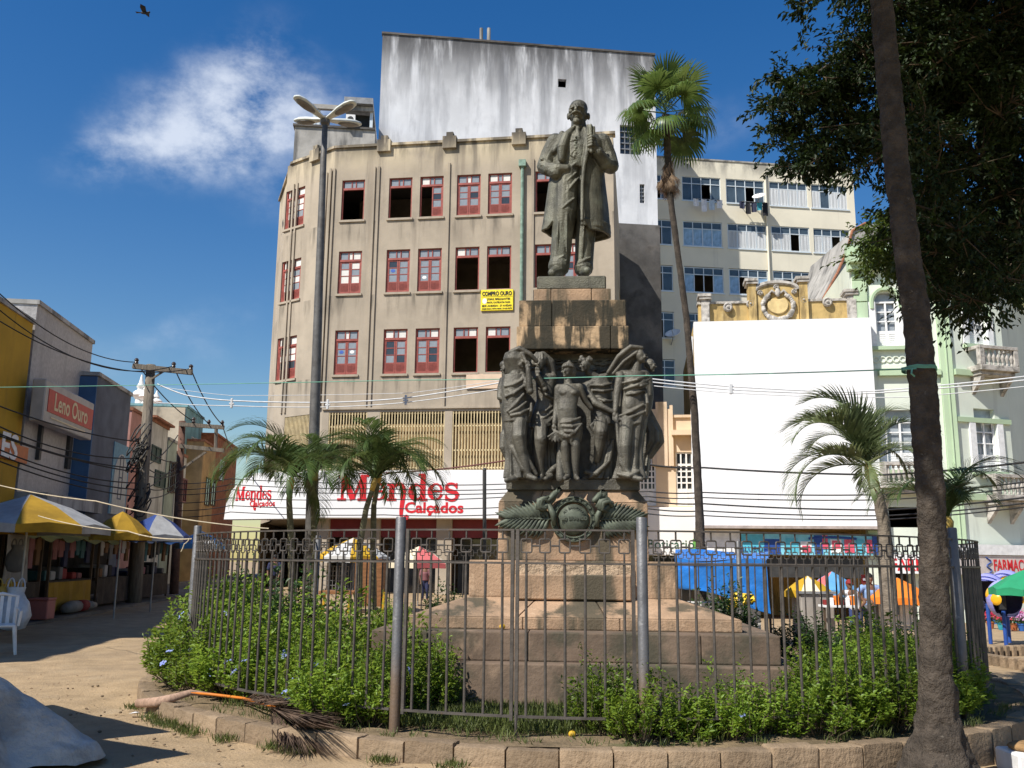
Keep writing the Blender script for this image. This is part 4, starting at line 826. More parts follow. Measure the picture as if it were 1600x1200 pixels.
class Fig(MB):
    """figure modelling on survey points; Y0 = depth plane of the figure, s = metres per pixel there"""
    def __init__(s, Y0, mpp): super().__init__(); s.Y0 = Y0; s.k = mpp
    def p(s, x, y, d=0): q = P(x, y, s.Y0); q.y += d*s.k; return q
    def limb(s, pts, rads, n=10):
        q = [s.p(*t) for t in pts]; r = [x*s.k for x in rads]
        fine = []; fr = []
        for i in range(len(q)-1):
            for t in (0, .33, .66): fine.append(q[i].lerp(q[i+1], t)); fr.append(lerp(r[i], r[i+1], t))
        fine.append(q[-1]); fr.append(r[-1]); s.tube(fine, fr, n)
        for a, b in zip(q, r): s.ell(a, b, n, 6)
    def e(s, x, y, d, rx, ry, rz, rot=None): s.ell(s.p(x, y, d), (rx*s.k, ry*s.k, rz*s.k), 14, 10, rot)
    def robe(s, rows, nf=9, amp=.10, n=54, ph=0, tw=.5):
        """closed draped column: rows (x, y, d, rx, ry)"""
        vs = []; m = len(rows); fine = []
        for i in range(m-1):
            for t in (0, .25, .5, .75): fine.append([lerp(a, b, t) for a, b in zip(rows[i], rows[i+1])])
        fine.append(list(rows[-1]))
        for i, (x, y, d, rx, ry) in enumerate(fine):
            c = s.p(x, y, d); g = i/(len(fine)-1)
            for j in range(n):
                th = 2*math.pi*j/n; f = 1+amp*(.35+.65*g)*(math.sin(nf*th+ph+tw*g*3)+.5*math.sin(nf*1.7*th+ph*2-tw*2*g))
                vs.append(c+Vector((math.cos(th)*rx*s.k*f, math.sin(th)*ry*s.k*f, 0)))
        k = len(fine); fs = [(i*n+j, i*n+(j+1) % n, (i+1)*n+(j+1) % n, (i+1)*n+j) for i in range(k-1) for j in range(n)] + [tuple(range(n)), tuple(range((k-1)*n, k*n))]
        s.add(vs, fs)
    def shell(s, rows, thick=3.5, nf=7, amp=.04, n=44, ph=0):
        """open coat wrapped round a body: rows (x, y, d, rx, ry, a0, a1) in degrees"""
        fine = []
        for i in range(len(rows)-1):
            for t in (0, .25, .5, .75): fine.append([lerp(a, b, t) for a, b in zip(rows[i], rows[i+1])])
        fine.append(list(rows[-1])); vs = []; k = len(fine)
        for lay in (0, 1):
            for i, (x, y, d, rx, ry, a0, a1) in enumerate(fine):
                c = s.p(x, y, d); g = i/(k-1)
                for j in range(n):
                    th = R(lerp(a0, a1, j/(n-1))); f = 1+amp*g*math.sin(nf*th+ph); rr = (rx*f-lay*thick, ry*f-lay*thick)
                    vs.append(c+Vector((math.cos(th)*rr[0]*s.k, math.sin(th)*rr[1]*s.k, 0)))
        o = k*n; fs = []
        for i in range(k-1):
            for j in range(n-1): fs += [(i*n+j, i*n+j+1, (i+1)*n+j+1, (i+1)*n+j), (o+i*n+j, o+(i+1)*n+j, o+(i+1)*n+j+1, o+i*n+j+1)]
            for j in (0, n-1): fs.append((i*n+j, (i+1)*n+j, o+(i+1)*n+j, o+i*n+j))
        for i in (0, k-1): fs += [(i*n+j, i*n+j+1, o+i*n+j+1, o+i*n+j) for j in range(n-1)]
        s.add(vs, fs)
    def head(s, x, y, d, r, turn=0, up=0, hair=True):
        """head about 2.5 r tall; turn>0 looks to image right; up>0 looks up (pixels)"""
        s.e(x, y-r*.15, d, r*.80, r*.95, r*1.02); s.e(x+turn*.35, y+r*.45-up*.3, d-r*.30, r*.60, r*.62, r*.62)
        fx, fd = x+turn, d-math.sqrt(max(.1, (r*.95)**2-turn**2))
        s.limb([(fx*.97+x*.03, y-r*.2-up*.3, fd+1), (fx+turn*.15, y+r*.22-up*.3, fd-r*.16)], [r*.10, r*.16]);
        for e_ in (-1, 1): s.limb([(fx+e_*r*.10, y-r*.22-up*.3, fd+.5), (fx+e_*r*.48, y-r*.20-up*.3, fd+r*.22)], [r*.11, r*.09], 8); s.e(fx+e_*r*.42, y+r*.22-up*.3, fd+r*.28, r*.22, r*.16, r*.2)
        s.e(fx, y+r*.55-up*.3, fd+r*.16, r*.26, r*.13, r*.09); s.e(fx, y+r*.90-up*.3, fd+r*.28, r*.26, r*.2, r*.2)
        if hair: s.e(x-turn*.25, y-r*.35, d+r*.18, r*.98, r*1.02, r*.98)
    def hand(s, x, y, d, r, dirx=0, diry=1, curl=0):
        s.e(x, y, d, r, r*.6, r*1.1)
        for k in range(4):
            ox = (k-1.5)*r*.5; L_ = r*(1.5, 1.8, 1.7, 1.3)[k]
            s.limb([(x+ox*abs(diry)+dirx*r*.7, y+ox*abs(dirx)+diry*r*.7, d), (x+ox*abs(diry)+dirx*L_, y+ox*abs(dirx)+diry*L_, d-r*.2-curl*.4), (x+ox*abs(diry)+dirx*(L_+r*.7)*(1-.4*curl), y+ox*abs(dirx)+diry*(L_+r*.7)*(1-.4*curl), d-r*.3+curl*.3)], [r*.27, r*.25, r*.2], 6)
        s.limb([(x+r*.8, y-r*.3, d-r*.2), (x+r*1.1+dirx*r*.5, y+diry*r*.6, d-r*.5)], [r*.3, r*.24], 6)
# ---------------------------------------------------------------- the standing man
S = Fig(CM.y, 1/123.)
S.head(903, 177, 0, 18, turn=-4, up=5, hair=False)
S.e(904, 169, 2, 14.8, 16, 13.5); S.e(904, 180, 3, 15.5, 14, 12)
S.limb([(889, 186.5, -13), (894, 184, -17.5), (899, 182.3, -19.5), (904.5, 184, -17.5), (910, 186.5, -13)], [1.0, 2.0, 2.1, 2.0, 1.0], 8)
S.e(900, 195.5, -12, 6.5, 6, 5.5); S.e(900, 189.5, -15.5, 4.2, 2.6, 1.5); S.limb([(889, 176, -12), (897, 174, -18)], [1.6, 1.5], 7); S.limb([(902, 174, -18), (911, 175.5, -13)], [1.5, 1.6], 7)
for x in (888, 920): S.e(x, 181, 2, 2.4, 3, 6)
S.limb([(904, 190, 2), (905, 206, 2)], [11.5, 13.5])
S.e(902, 202, -8, 9, 6, 3.5); S.e(902, 208, -13, 4, 3, 5); S.limb([(901, 210, -14), (903, 225, -18)], [3.5, 4.5])
S.robe([(904, 208, 2, 20, 13), (903, 218, 0, 34, 19), (903, 235, -2, 34, 22), (902, 255, -2, 30, 22), (900, 268, -1, 30, 21)], 5, .01)
S.robe([(898, 222, -9, 13, 13), (897, 240, -11, 16, 13), (896, 258, -9, 18, 14), (897, 267, -7, 17, 13)], 4, .02)
for k, y in enumerate((229, 237, 245, 253)): S.limb([(884+k*.3, y+1.5, -18+k*.2), (896, y, -23.5), (908, y-1, -20)], [1.0, 1.5, 1.0], 6); S.e(898, y-4, -24.3, 1.4, 1, 1.4)
S.limb([(883, 262, -14), (893, 268, -21), (899, 263, -22), (904, 268, -20), (912, 264, -14)], [1.8, 2.0, 1.6, 2.0, 1.8], 6)
S.limb([(893, 246, -23), (890, 252, -23.5), (896, 256, -24)], [1, 1, 1], 6)
# coat: yoke, lapels, skirts
S.shell([(904, 205, 3, 16, 15, -40, 220), (904, 213, 2, 34, 19, -48, 232), (904, 224, 1, 42, 23, -55, 236), (904, 245, 1, 40, 25, -68, 232), (903, 262, 2, 40, 26, -78, 226)], 5, 3, .01)
S.shell([(903, 255, 2, 40, 27, -83, 224), (902, 285, 4, 44, 29, -83, 222), (902, 320, 6, 48, 31, -84, 221), (901, 350, 7, 51, 33, -84, 219), (901, 360, 8, 52, 34, -84, 205)], 4.5, 6, .055, ph=.6)
S.shell([(903, 350, 7, 51, 33, -84, 60), (903, 366, 9, 51, 34, -70, 80)], 4.5, 6, .03, ph=.6)
S.limb([(893, 206, -9), (884, 220, -17), (877, 240, -22), (876, 258, -22)], [4, 7, 8.5, 5.5]); S.limb([(913, 206, -9), (917, 222, -18), (916, 245, -25), (911, 268, -27), (908, 300, -28), (907, 356, -33)], [4, 5.5, 5, 3.8, 3.2, 2.8])
S.limb([(878, 212, -6), (866, 240, -10)], [5, 5])
# arms
S.limb([(868, 222, 2), (858, 240, 4), (851, 259, 3)], [14.5, 13.5, 12.5]); S.limb([(851, 259, 3), (858, 268, -8), (870, 272, -18)], [12.5, 11.5, 9.5]); S.limb([(864, 273, -14), (868, 277, -16)], [10.5, 10.5]); S.limb([(872, 272, -20), (884, 272, -19), (890, 277, -15)], [7.5, 7, 5])
S.limb([(846, 252, -8), (858, 256, -7)], [2.5, 2.5]); S.limb([(846, 262, -9), (860, 263, -15)], [2.5, 2.5])
S.limb([(941, 222, 2), (950, 242, 3), (954, 260, -2)], [14.5, 13.5, 13]); S.limb([(954, 260, -2), (944, 262, -14), (932, 250, -26)], [13, 11.5, 9]); S.limb([(946, 250, -10), (958, 255, -8)], [2.5, 2.5])
S.limb([(930, 248, -28), (924, 240, -32)], [6, 6.5]); S.e(922, 237, -33, 6, 5.5, 8.5)
for k in range(4): S.limb([(928, 231.5+k*4, -33), (921, 231+k*4.2, -39), (915.5, 232+k*4.2, -36)], [2.0, 2.3, 1.9], 7)
S.limb([(926, 230, -34), (920, 227, -38), (916, 228.5, -38)], [2.3, 2.2, 1.8], 7)
S.limb([(920, 212, -34), (921, 252, -34)], [3.0, 3.0], 8); S.limb([(915.5, 213, -33), (917, 250, -34)], [2.4, 2.4], 8); S.limb([(925, 214, -32), (925, 250, -33)], [2.4, 2.4], 8)
# trousers and boots
S.limb([(888, 268, 0), (884, 300, -3), (882, 335, -7), (878, 372, -4), (875, 408, -2), (873, 418, -4)], [22, 20.5, 18.5, 16, 15.5, 16.5], 14)
S.limb([(916, 268, 3), (917, 310, 3), (917, 340, 2), (914, 380, 4), (913, 410, 4), (912, 418, 2)], [21, 19, 17, 15, 14, 15], 14)
for a, b in (((903, 285, -19), (882, 312, -23)), ((899, 278, -20), (876, 300, -20)), ((896, 318, -22), (878, 334, -25)), ((872, 345, -20), (870, 402, -16)), ((886, 300, -23), (884, 400, -19)), ((880, 405, -17), (864, 414, -14)), ((884, 412, -16), (866, 419, -14)), ((922, 405, -10), (904, 414, -10)), ((913, 345, -15), (909, 405, -10))): S.limb([a, ((a[0]+b[0])/2-1, (a[1]+b[1])/2+1, (a[2]+b[2])/2-1.4), b], [1.3, 2.3, 1.2], 7)
S.limb([(876, 424, -2), (866, 431, -20), (861, 437, -34)], [9.5, 8.5, 6.5]); S.limb([(912, 424, 4), (914, 429, -14), (915, 431, -26)], [9.5, 8, 6])
S.limb([(898, 270, -12), (896, 288, -15)], [5, 5])
statue = sculpt('statue', S, .0075, m_bronze, None, 1)
tag(statue, 'bronze statue of a bald moustached man in long frock coat, hand in pocket', 'statue')
mb = MB(); mb.box(-.42, .40, -.42, .40, zH, zI-.003); mb.build('statue_base', m_bronze, mon, MM, bevel=.015)
# ---------------------------------------------------------------- the group of mourners in bronze
grp = thing('bronze_figure_group', 'dark bronze group of draped mourning figures round a bare-chested boy on pedestal', 'sculpture', MM @ Vector((0, -.6, zD)))
mb = MB(); mb.box(-hBr, hBr, -hBr-.02, hBr, zC-.004, zD); mb.build('plinth', m_bronze_g, grp, MM, bevel=.012)
k_ = 1/141.
def figure(F, lab=None, vox=.008):
    o = sculpt('figure', F, vox, m_bronze_g, grp, 1)
    if lab: o['label'] = lab
    return o
# veiled woman weeping, left front
F = Fig(10.10, k_); F.head(812, 566, -4, 10, turn=4)
F.robe([(809, 547, 2, 8, 8), (806, 552, 0, 17, 14), (806, 562, 0, 20, 15), (808, 574, 4, 19, 14), (810, 588, 6, 16, 12)], 6, .03)
F.limb([(798, 552, -9), (812, 547, -12), (828, 556, -12), (838, 566, -8)], [4, 4.5, 4, 3.5]); F.limb([(816, 556, -14), (822, 570, -15)], [3, 3])
F.limb([(808, 578, 0), (804, 592, 0)], [8, 12])
F.robe([(806, 586, 0, 21, 14), (803, 605, -2, 20, 15), (803, 628, -1, 19, 15), (806, 646, -1, 22, 16), (808, 660, -2, 22, 15)], 7, .035)
for a, b in (((816, 596, -15), (789, 606, -13)), ((818, 606, -15), (790, 622, -15)), ((818, 618, -14), (793, 645, -16)), ((822, 630, -11), (796, 648, -16)), ((828, 640, -8), (798, 652, -17)), ((830, 632, -8), (829, 652, -8))): F.limb([a, ((a[0]+b[0])/2, (a[1]+b[1])/2+3, -17), b], [2.2, 3.0, 2.0], 7)
F.limb([(817, 591, -6), (828, 614, -16), (825, 582, -19)], [7.5, 6, 4.2]); F.hand(824, 577, -19, 4, 0, -1); F.limb([(800, 594, -4), (796, 612, -10), (803, 618, -15)], [8, 6, 4.5])
F.limb([(812, 656, -4), (811, 684, -16), (816, 712, -12), (824, 742, -12)], [13.5, 11.5, 8.5, 6]); F.limb([(798, 656, 0), (800, 690, -2), (800, 740, 2)], [13, 10, 6])
F.robe([(802, 650, 2, 17, 13), (803, 680, 2, 14, 12), (804, 715, 2, 14, 13), (808, 748, 0, 20, 15)], 9, .14); F.limb([(815, 690, -15), (825, 720, -11), (838, 742, -9)], [4, 4, 3]); F.limb([(800, 700, -10), (818, 735, -14), (834, 748, -14)], [3, 4, 3])
F.limb([(826, 746, -14), (836, 750, -24)], [5, 4]); F.limb([(806, 748, -10), (792, 752, -18)], [5.5, 4.5])
figure(F, 'veiled woman hiding her face')
# figure behind her
F = Fig(10.36, k_); F.head(791, 578, -2, 10, turn=-4); F.e(791, 570, 1, 11, 11, 8); F.robe([(790, 590, 2, 9, 9), (789, 605, 2, 12, 12), (792, 640, 2, 10, 11), (794, 664, 2, 9, 10), (793, 690, 2, 11, 12), (799, 716, 2, 8, 10), (803, 748, 2, 10, 12)], 6, .10)
F.limb([(783, 604, 0), (781, 622, -5), (788, 626, -8)], [6, 5, 4]); F.limb([(789, 680, -6), (787, 700, -8), (797, 724, -4)], [8, 7, 5]); figure(F)
# woman with bowed head
F = Fig(10.22, k_); F.head(843, 570, -6, 10, turn=-2); F.e(845, 562, 0, 13, 12, 9); F.limb([(848, 556, 2), (860, 566, 4), (865, 582, 6)], [8, 8, 6]); F.limb([(836, 558, -8), (832, 572, -10)], [4, 4])
for k in range(4): F.limb([(838+k*3, 553, -8), (835+k*4, 563, -13)], [2, 1.6], 6)
F.limb([(850, 578, 0), (852, 592, 0)], [6.5, 9]); F.limb([(863, 590, 0), (842, 591, -2)], [8, 7.5])
F.robe([(853, 588, 0, 17, 11), (853, 604, 0, 16, 12), (852, 626, 0, 14, 11), (848, 650, -2, 19, 14), (846, 668, -4, 20, 15)], 5, .02); F.e(847, 602, -9, 5, 4, 5)
for a, b in (((866, 642, -8), (836, 660, -16)), ((862, 636, -8), (842, 646, -12)), ((866, 652, -10), (838, 672, -20)), ((864, 625, -9), (842, 608, -11)), ((836, 665, -15), (830, 668, -10))): F.limb([a, ((a[0]+b[0])/2, (a[1]+b[1])/2+3, -16), b], [2.2, 2.8, 2], 7)
F.limb([(841, 590, -6), (851, 611, -16), (840, 592, -21)], [6, 5.2, 4]); F.hand(839, 587, -21, 3.8, 0, -1)
F.limb([(845, 662, -6), (845, 690, -22), (842, 716, -15), (846, 742, -10)], [13, 11, 8, 5.5]); F.limb([(858, 660, 0), (858, 700, 2), (858, 742, -2)], [12, 9, 6]); F.robe([(855, 655, 3, 15, 12), (856, 700, 3, 11, 11), (858, 748, 2, 15, 12)], 8, .16)
F.limb([(846, 746, -12), (843, 750, -20)], [4.5, 3.6]); F.limb([(856, 742, -10), (864, 734, -14), (870, 728, -10)], [5, 5, 4]); F.limb([(860, 746, -14), (852, 750, -22)], [5, 4]); F.limb([(831, 668, -8), (829, 690, -8), (831, 712, -6)], [3, 2.6, 2]); figure(F, 'bare-shouldered woman with bowed head')
# the boy
F = Fig(10.02, k_); F.head(886, 580, 0, 9.6, turn=-4); F.e(888, 573, 2, 10.6, 10.5, 8); F.e(895, 580, 4, 6, 8, 10)
for k in range(5): F.limb([(889, 566, -5), (879+k*4, 573+abs(k-2), -9)], [2.4, 1.8], 6)
F.limb([(887, 588, 1), (888, 603, 1)], [5.5, 7]); F.limb([(873, 606, 1), (905, 605, 1)], [6.5, 6.5])
F.robe([(888, 601, 1, 15, 8), (888, 612, 0, 18, 11), (887, 624, 0, 16.5, 11), (885, 640, -2, 15.5, 12), (886, 655, 0, 17, 12), (888, 668, 1, 17, 12)], 3, .0); F.e(881, 615, -8, 7, 4, 5); F.e(895, 615, -8, 7, 4, 5); F.e(885, 642, -7, 10, 7, 11)
F.limb([(872, 607, 1), (870, 632, 1), (866, 662, -6)], [6.2, 5, 3.8]); F.hand(865, 668, -8, 3.6, 0, 1, 1)
for k in range(9): a = math.radians(200+k*22); F.limb([(868, 676, -10), (868+13*math.cos(a), 680-13*math.sin(a)*.9, -12+k % 3)], [2.4, 1.7], 6)
F.limb([(868, 676, -10), (885, 684, -12)], [3, 4]); F.limb([(884, 676, -11), (893, 696, -10)], [3, 2])
F.limb([(906, 606, 1), (914, 624, 6), (924, 636, 10)], [6.2, 5, 4])
F.limb([(881, 668, 0), (882, 698, -5), (884, 722, -1), (888, 742, 0)], [9.5, 7.2, 6, 4.2]); F.limb([(897, 668, 0), (899, 698, -6), (899, 722, -2), (900, 742, -2)], [9.5, 7.4, 6, 4.2]); F.limb([(887, 746, -1), (882, 749, -12)], [4.2, 3.2]); F.limb([(900, 746, -3), (902, 750, -15)], [4.2, 3.2])
F.robe([(889, 656, 0, 18, 13), (890, 668, -1, 20, 15), (891, 680, -1, 18, 14), (892, 690, 0, 15, 12)], 8, .06)
for a, b in (((876, 662, -11), (906, 654, -9)), ((878, 668, -13), (908, 664, -10)), ((882, 676, -14), (906, 672, -10)), ((888, 684, -13), (906, 666, -12))): F.limb([a, ((a[0]+b[0])/2, (a[1]+b[1])/2+3, -16), b], [2.2, 2.8, 2], 7)
F.limb([(876, 690, 0), (874, 720, 2), (876, 748, 2)], [4, 5, 7]); figure(F, 'bare-chested boy holding flowers')
# curly-haired woman bending to the right
F = Fig(10.22, k_); F.head(913, 573, -6, 9.6, turn=-3)
rr_ = random.Random(8)
for k in range(26): a = rr_.uniform(0, 6.28); F.e(916+rr_.uniform(2, 13)*math.cos(a), 565-rr_.uniform(-3, 10)*math.sin(a)*.8, -4+rr_.uniform(-7, 8), 3.8, 3.8, 3.6)
F.limb([(920, 582, 0), (934, 592, 2)], [7, 8]); F.limb([(951, 590, 3), (940, 592, 2), (914, 606, -2)], [8.5, 9, 8])
F.robe([(938, 590, 2, 18, 11), (938, 606, 1, 19, 13), (940, 624, 1, 17, 13), (942, 646, 0, 19, 14), (942, 664, -2, 18, 14)], 6, .05)
for a, b in (((924, 604, -11), (958, 600, -6)), ((926, 612, -12), (957, 610, -7)), ((930, 624, -12), (956, 628, -8)), ((932, 638, -12), (958, 642, -8)), ((928, 650, -12), (946, 674, -18))): F.limb([a, ((a[0]+b[0])/2, (a[1]+b[1])/2+3, -16), b], [2.2, 2.8, 2], 7)
F.limb([(914, 608, -4), (928, 632, -14), (956, 647, -18)], [7, 6, 4.2]); F.hand(960, 650, -18, 3.8, 1, .3)
F.limb([(940, 660, -4), (937, 678, -20), (934, 702, -14), (932, 720, -8)], [12.5, 10.5, 7.5, 5.5]); F.robe([(946, 664, 2, 15, 11), (946, 700, 2, 12, 11), (940, 730, 2, 15, 12), (932, 749, 0, 22, 14)], 9, .15)
F.limb([(956, 690, -10), (950, 722, -14), (930, 742, -16), (914, 738, -12)], [3, 3.6, 3.6, 4]); F.limb([(950, 700, -12), (944, 728, -15), (922, 746, -15)], [2.6, 3.2, 3]); F.limb([(928, 660, -10), (922, 668, -14), (930, 680, -14)], [3.4, 3.4, 3]); figure(F, 'curly-haired woman reaching aside')
# tall veiled woman, right front
F = Fig(10.08, k_); F.head(999, 558, -4, 10, turn=6.5, hair=False); F.e(996, 552, 2, 10, 11, 10)
F.robe([(990, 540, 3, 8, 8), (988, 547, 3, 18, 13), (984, 556, 6, 17, 13), (976, 566, 8, 17, 12), (966, 578, 9, 16, 10), (958, 586, 9, 12, 8)], 5, .04)
F.limb([(1002, 545, -8), (984, 544, -10), (966, 558, -6), (950, 582, 0)], [3, 4, 4, 3]); F.limb([(994, 552, -10), (974, 566, -6), (958, 584, 0)], [2.6, 3, 2.6])
F.limb([(996, 568, 0), (993, 583, 1)], [6.5, 9]); F.limb([(972, 585, 1), (1008, 585, 1)], [8, 7.5])
F.robe([(990, 582, 1, 21, 12), (992, 598, 0, 20, 13), (990, 616, 0, 18, 13), (990, 634, -1, 21, 14), (990, 650, 0, 23, 15)], 3, .01); F.e(985, 600, -9, 7, 6, 6); F.e(1002, 598, -9, 7, 6, 6); F.e(986, 634, -9, 12, 7, 14)
for a, b in (((974, 600, -11), (1012, 588, -8)), ((974, 610, -10), (1014, 594, -8)), ((988, 606, -13), (1012, 601, -8)), ((978, 618, -11), (1004, 612, -11)), ((966, 652, -12), (1004, 634, -12)), ((964, 658, -14), (1004, 646, -12)), ((968, 664, -14), (998, 662, -14)), ((1008, 610, -8), (1010, 650, -8))): F.limb([a, ((a[0]+b[0])/2, (a[1]+b[1])/2+2.5, -17), b], [2.2, 3, 2], 7)
F.limb([(969, 588, -3), (963, 618, -6), (960, 644, -12)], [7.5, 5.8, 4]); F.hand(959, 650, -13, 4, 0, 1)
F.robe([(990, 648, 0, 23, 15), (988, 672, -1, 20, 15), (985, 704, -2, 18, 14), (984, 730, -2, 20, 15), (984, 749, -3, 25, 18)], 10, .12); F.limb([(978, 662, -12), (975, 700, -17), (976, 735, -14)], [11, 9, 7])
F.limb([(962, 655, -14), (964, 690, -16), (968, 725, -16), (982, 744, -20)], [3, 3, 3, 3]); F.limb([(964, 742, -15), (980, 746, -22), (995, 738, -18)], [3, 4, 3]); F.limb([(986, 748, -18), (998, 751, -26)], [5, 4]); figure(F, 'tall veiled woman looking aside')
# drapery of the figure on the shaded side
F = Fig(10.55, k_); F.head(1016, 572, 0, 9.5, turn=4); F.robe([(1010, 586, 2, 10, 12), (1010, 620, 2, 12, 18), (1006, 650, 2, 11, 20), (1016, 676, 0, 16, 22), (1016, 692, 0, 17, 22), (1006, 714, 2, 11, 20), (1002, 748, 2, 11, 20)], 6, .12); F.limb([(1012, 640, -8), (1030, 676, -6), (1033, 690, -4), (1016, 714, -6)], [4, 5, 5, 4]); figure(F)
mb = MB(); rr_ = random.Random(3)                                    # laurel relief on the pier above the heads
for k in range(46):
    x = rr_.uniform(-.5, .52); z = zE-.06-rr_.uniform(0, .14); a = rr_.uniform(-.5, .5); q = Matrix.Rotation(a, 3, 'Y'); mb.ell((x, -.375, z), (.065, .018, .016), 8, 5, q)
mb.tube([(-.5, -.375, zE-.17), (-.1, -.38, zE-.1), (.5, -.375, zE-.06)], .014, 6); mb.build('laurel_relief', m_bronze_g, grp, MM, smooth=1)
# ---------------------------------------------------------------- emblem: lettered disc, starred ring, palm branches
emb = thing('bronze_emblem', 'green bronze medallion with starred ring and crossed palm branches on pedestal front', 'emblem', MM @ Vector((0, -hB, zat(813, hB))))
ec = MM.inverted() @ P(895, 813, CM.y-hB); sp = 1/141.
FE = Facade((MM @ Vector((0, -hB, 0))).xy, (MM.to_3x3() @ Vector((1, 0, 0))).xy); eu, ez = FE.pix(896, 812)
q = Matrix((FE.u, Vector((0, 0, 1)), FE.n)).transposed().to_4x4(); q.translation = FE.pt(eu, ez, .005)
mb = MB(); r0 = 24*sp; mb.lathe([(r0, 0), (r0, .03), (r0*.93, .055), (r0*.7, .085), (r0*.4, .103), (.001, .108)], n=36); mb.build('disc', m_verdigris, emb, q, smooth=50)
mb = MB(); r1, r2 = 26*sp, 35*sp; mb.lathe([(r1, 0), (r1, .045), (r1+.012, .06), (r1+.02, .045), (r2-.02, .045), (r2-.012, .06), (r2, .045), (r2, 0)], n=40, close=False); ring_ = mb.build('ring', m_verdigris, emb, q, smooth=40)
star = MB(); star.prism([((.022 if i % 2 == 0 else .009)*math.sin(i*math.pi/5), (.022 if i % 2 == 0 else .009)*math.cos(i*math.pi/5)) for i in range(10)], lambda a, b, d: Vector((a, b, d)), .04, .058); star = star.mesh('star', m_verdigris)
for k in range(20): t = 2*math.pi*k/20; ob('star', star, ring_, q @ Matrix.Translation((math.cos(t)*(r1+r2)/2, math.sin(t)*(r1+r2)/2, 0)))
m_relief = mk('dark_relief_letter', (.08, .09, .07), .6, .2, 8, 0)
for s, zoff, sz, dd in (('RIO BRANCO', .0, .056, .112),): text_obj(s, sz, q @ Matrix.Translation((0, .01, dd)), m_relief, 'lettering', emb, bold=.001, sx=.88)
for i, chh in enumerate('AO BARÃO DO'):
    t = math.pi*(.80-.60*i/10); rr0 = r0*.72
    if chh != ' ': text_obj(chh, .05, q @ Matrix.Translation((rr0*math.cos(t), rr0*math.sin(t), .088)) @ Matrix.Rotation(t-math.pi/2, 4, 'Z'), m_relief, 'lettering', emb)
def branch(sgn, name='palm_branch'):
    mb = MB(); x_in, x_out = 33*sp, (98 if sgn < 0 else 92)*sp; z_ax = -.0
    mb.tube([Vector((sgn*lerp(x_in, x_out, t), z_ax+.008*math.sin(t*3), .05)) for t in [k/8 for k in range(9)]], [.014-.008*k/8 for k in range(9)], 6)
    br = mb.build(name, m_verdigris, emb, q, smooth=1)
    n = 11
    for side in (1, -1):
        for k in range(n):
            t = (k+.3)/n; x0 = lerp(x_in+.02, x_out, t); ln = .225*(1-.30*t**2); an = lerp(66, 22, t**1.4)*(1 if side > 0 else 1)
            d = Vector((sgn*math.cos(R(an)), side*math.sin(R(an)), 0)); nn = Vector((-d.y, d.x, 0)); lm = MB(); w = .030; pts_ = []
            for s_, ww, hz in ((0, .3, .05), (.3, 1, .062), (.65, .9, .058), (1, .05, .03)):
                c = Vector((sgn*x0, z_ax, 0))+d*ln*s_+Vector((sgn*.04*s_*s_, 0, 0)); pts_ += [c+nn*w*ww+Vector((0, 0, hz-.022)), c+Vector((0, 0, hz+.012)), c-nn*w*ww+Vector((0, 0, hz-.022))]
            lm.add(pts_, [(i*3+j, i*3+j+1, i*3+j+4, i*3+j+3) for i in range(3) for j in range(2)]); lm.build('leaflet', m_verdigris, br, q, smooth=1)
branch(-1); branch(1)
def ribbon(x, z, s, mir):
    mb = MB(); rr = random.Random(int(x*100)+9)
    for k in range(6):
        pts_ = [Vector((x+mir*(-.05+.02*k)+.06*math.cos(t*2+k)*s, z+.06*math.sin(t*2.1+k*1.3)*s+.02*k, .08+.03*math.sin(t+k))) for t in [j/4*2.4 for j in range(5)]]; mb.tube(pts_, [.02, .032, .036, .03, .016], 7)
    mb.tube([Vector((x, z, .08)), Vector((x+mir*.05, z-.1, .09)), Vector((x+mir*.06, z-.22, .08))], [.03, .035, .02], 7); mb.build('ribbon_knot', m_verdigris, emb, q, smooth=1)
ribbon((858-896)*sp, (812-790)*sp, 1.1, 1); ribbon((940-896)*sp, (812-792)*sp, 1.0, -1)
# ================================================================ railed round bed
CF = Vector((.85, 12.1, 0)); RF = 4.65; RK = 5.14
def cpt(a, r, z=0): return Vector((CF.x+r*math.sin(R(a)), CF.y-r*math.cos(R(a)), z))
def ang_px(px, near=True, r=RF):
    d = P(px, 860, 10); t = Vector((d.x, d.y, 0)).normalized(); b = t.dot(CF); c = CF.length_squared-r*r; s = math.sqrt(max(0, b*b-c)); q = t*(b-s if near else b+s)-CF
    return math.degrees(math.atan2(q.x, -q.y))
m_kerb = mk('kerb_stone', (.27, .195, .125), .92, .25, 5, .5, 22, blot=[((.11, .085, .06), 2.5, .5, .7, .7), ((.20, .21, .13), 1.2, .55, .75, .5)], orand=.22)
m_soil = mk('bed_soil', (.20, .145, .085), .98, .35, 3, .6, 25, blot=[((.09, .07, .04), 2, .5, .7, .7), ((.10, .13, .04), 1.0, .52, .7, .5)])
m_iron = mk('grey_brown_iron', (.10, .088, .078), .55, .3, 8, .1, 60, metal=.35, blot=((.16, .09, .05), 10, .6, .72, .6))
m_post = mk('galvanised_post', (.15, .15, .155), .5, .25, 5, .12, 40, metal=.4, blot=[((.30, .30, .30), 14, .62, .7, .6), ((.16, .09, .05), 4, .6, .72, .6)], streaks=[((.20, .13, .08), 3, 3, .2, .4, .55, -.35, .8)])
kerb = thing('stone_kerb', 'ring of weathered stone kerb blocks round the railed flower bed', 'kerb', (CF.x, CF.y, 0))
rng = random.Random(7); n_st = 83; km = []
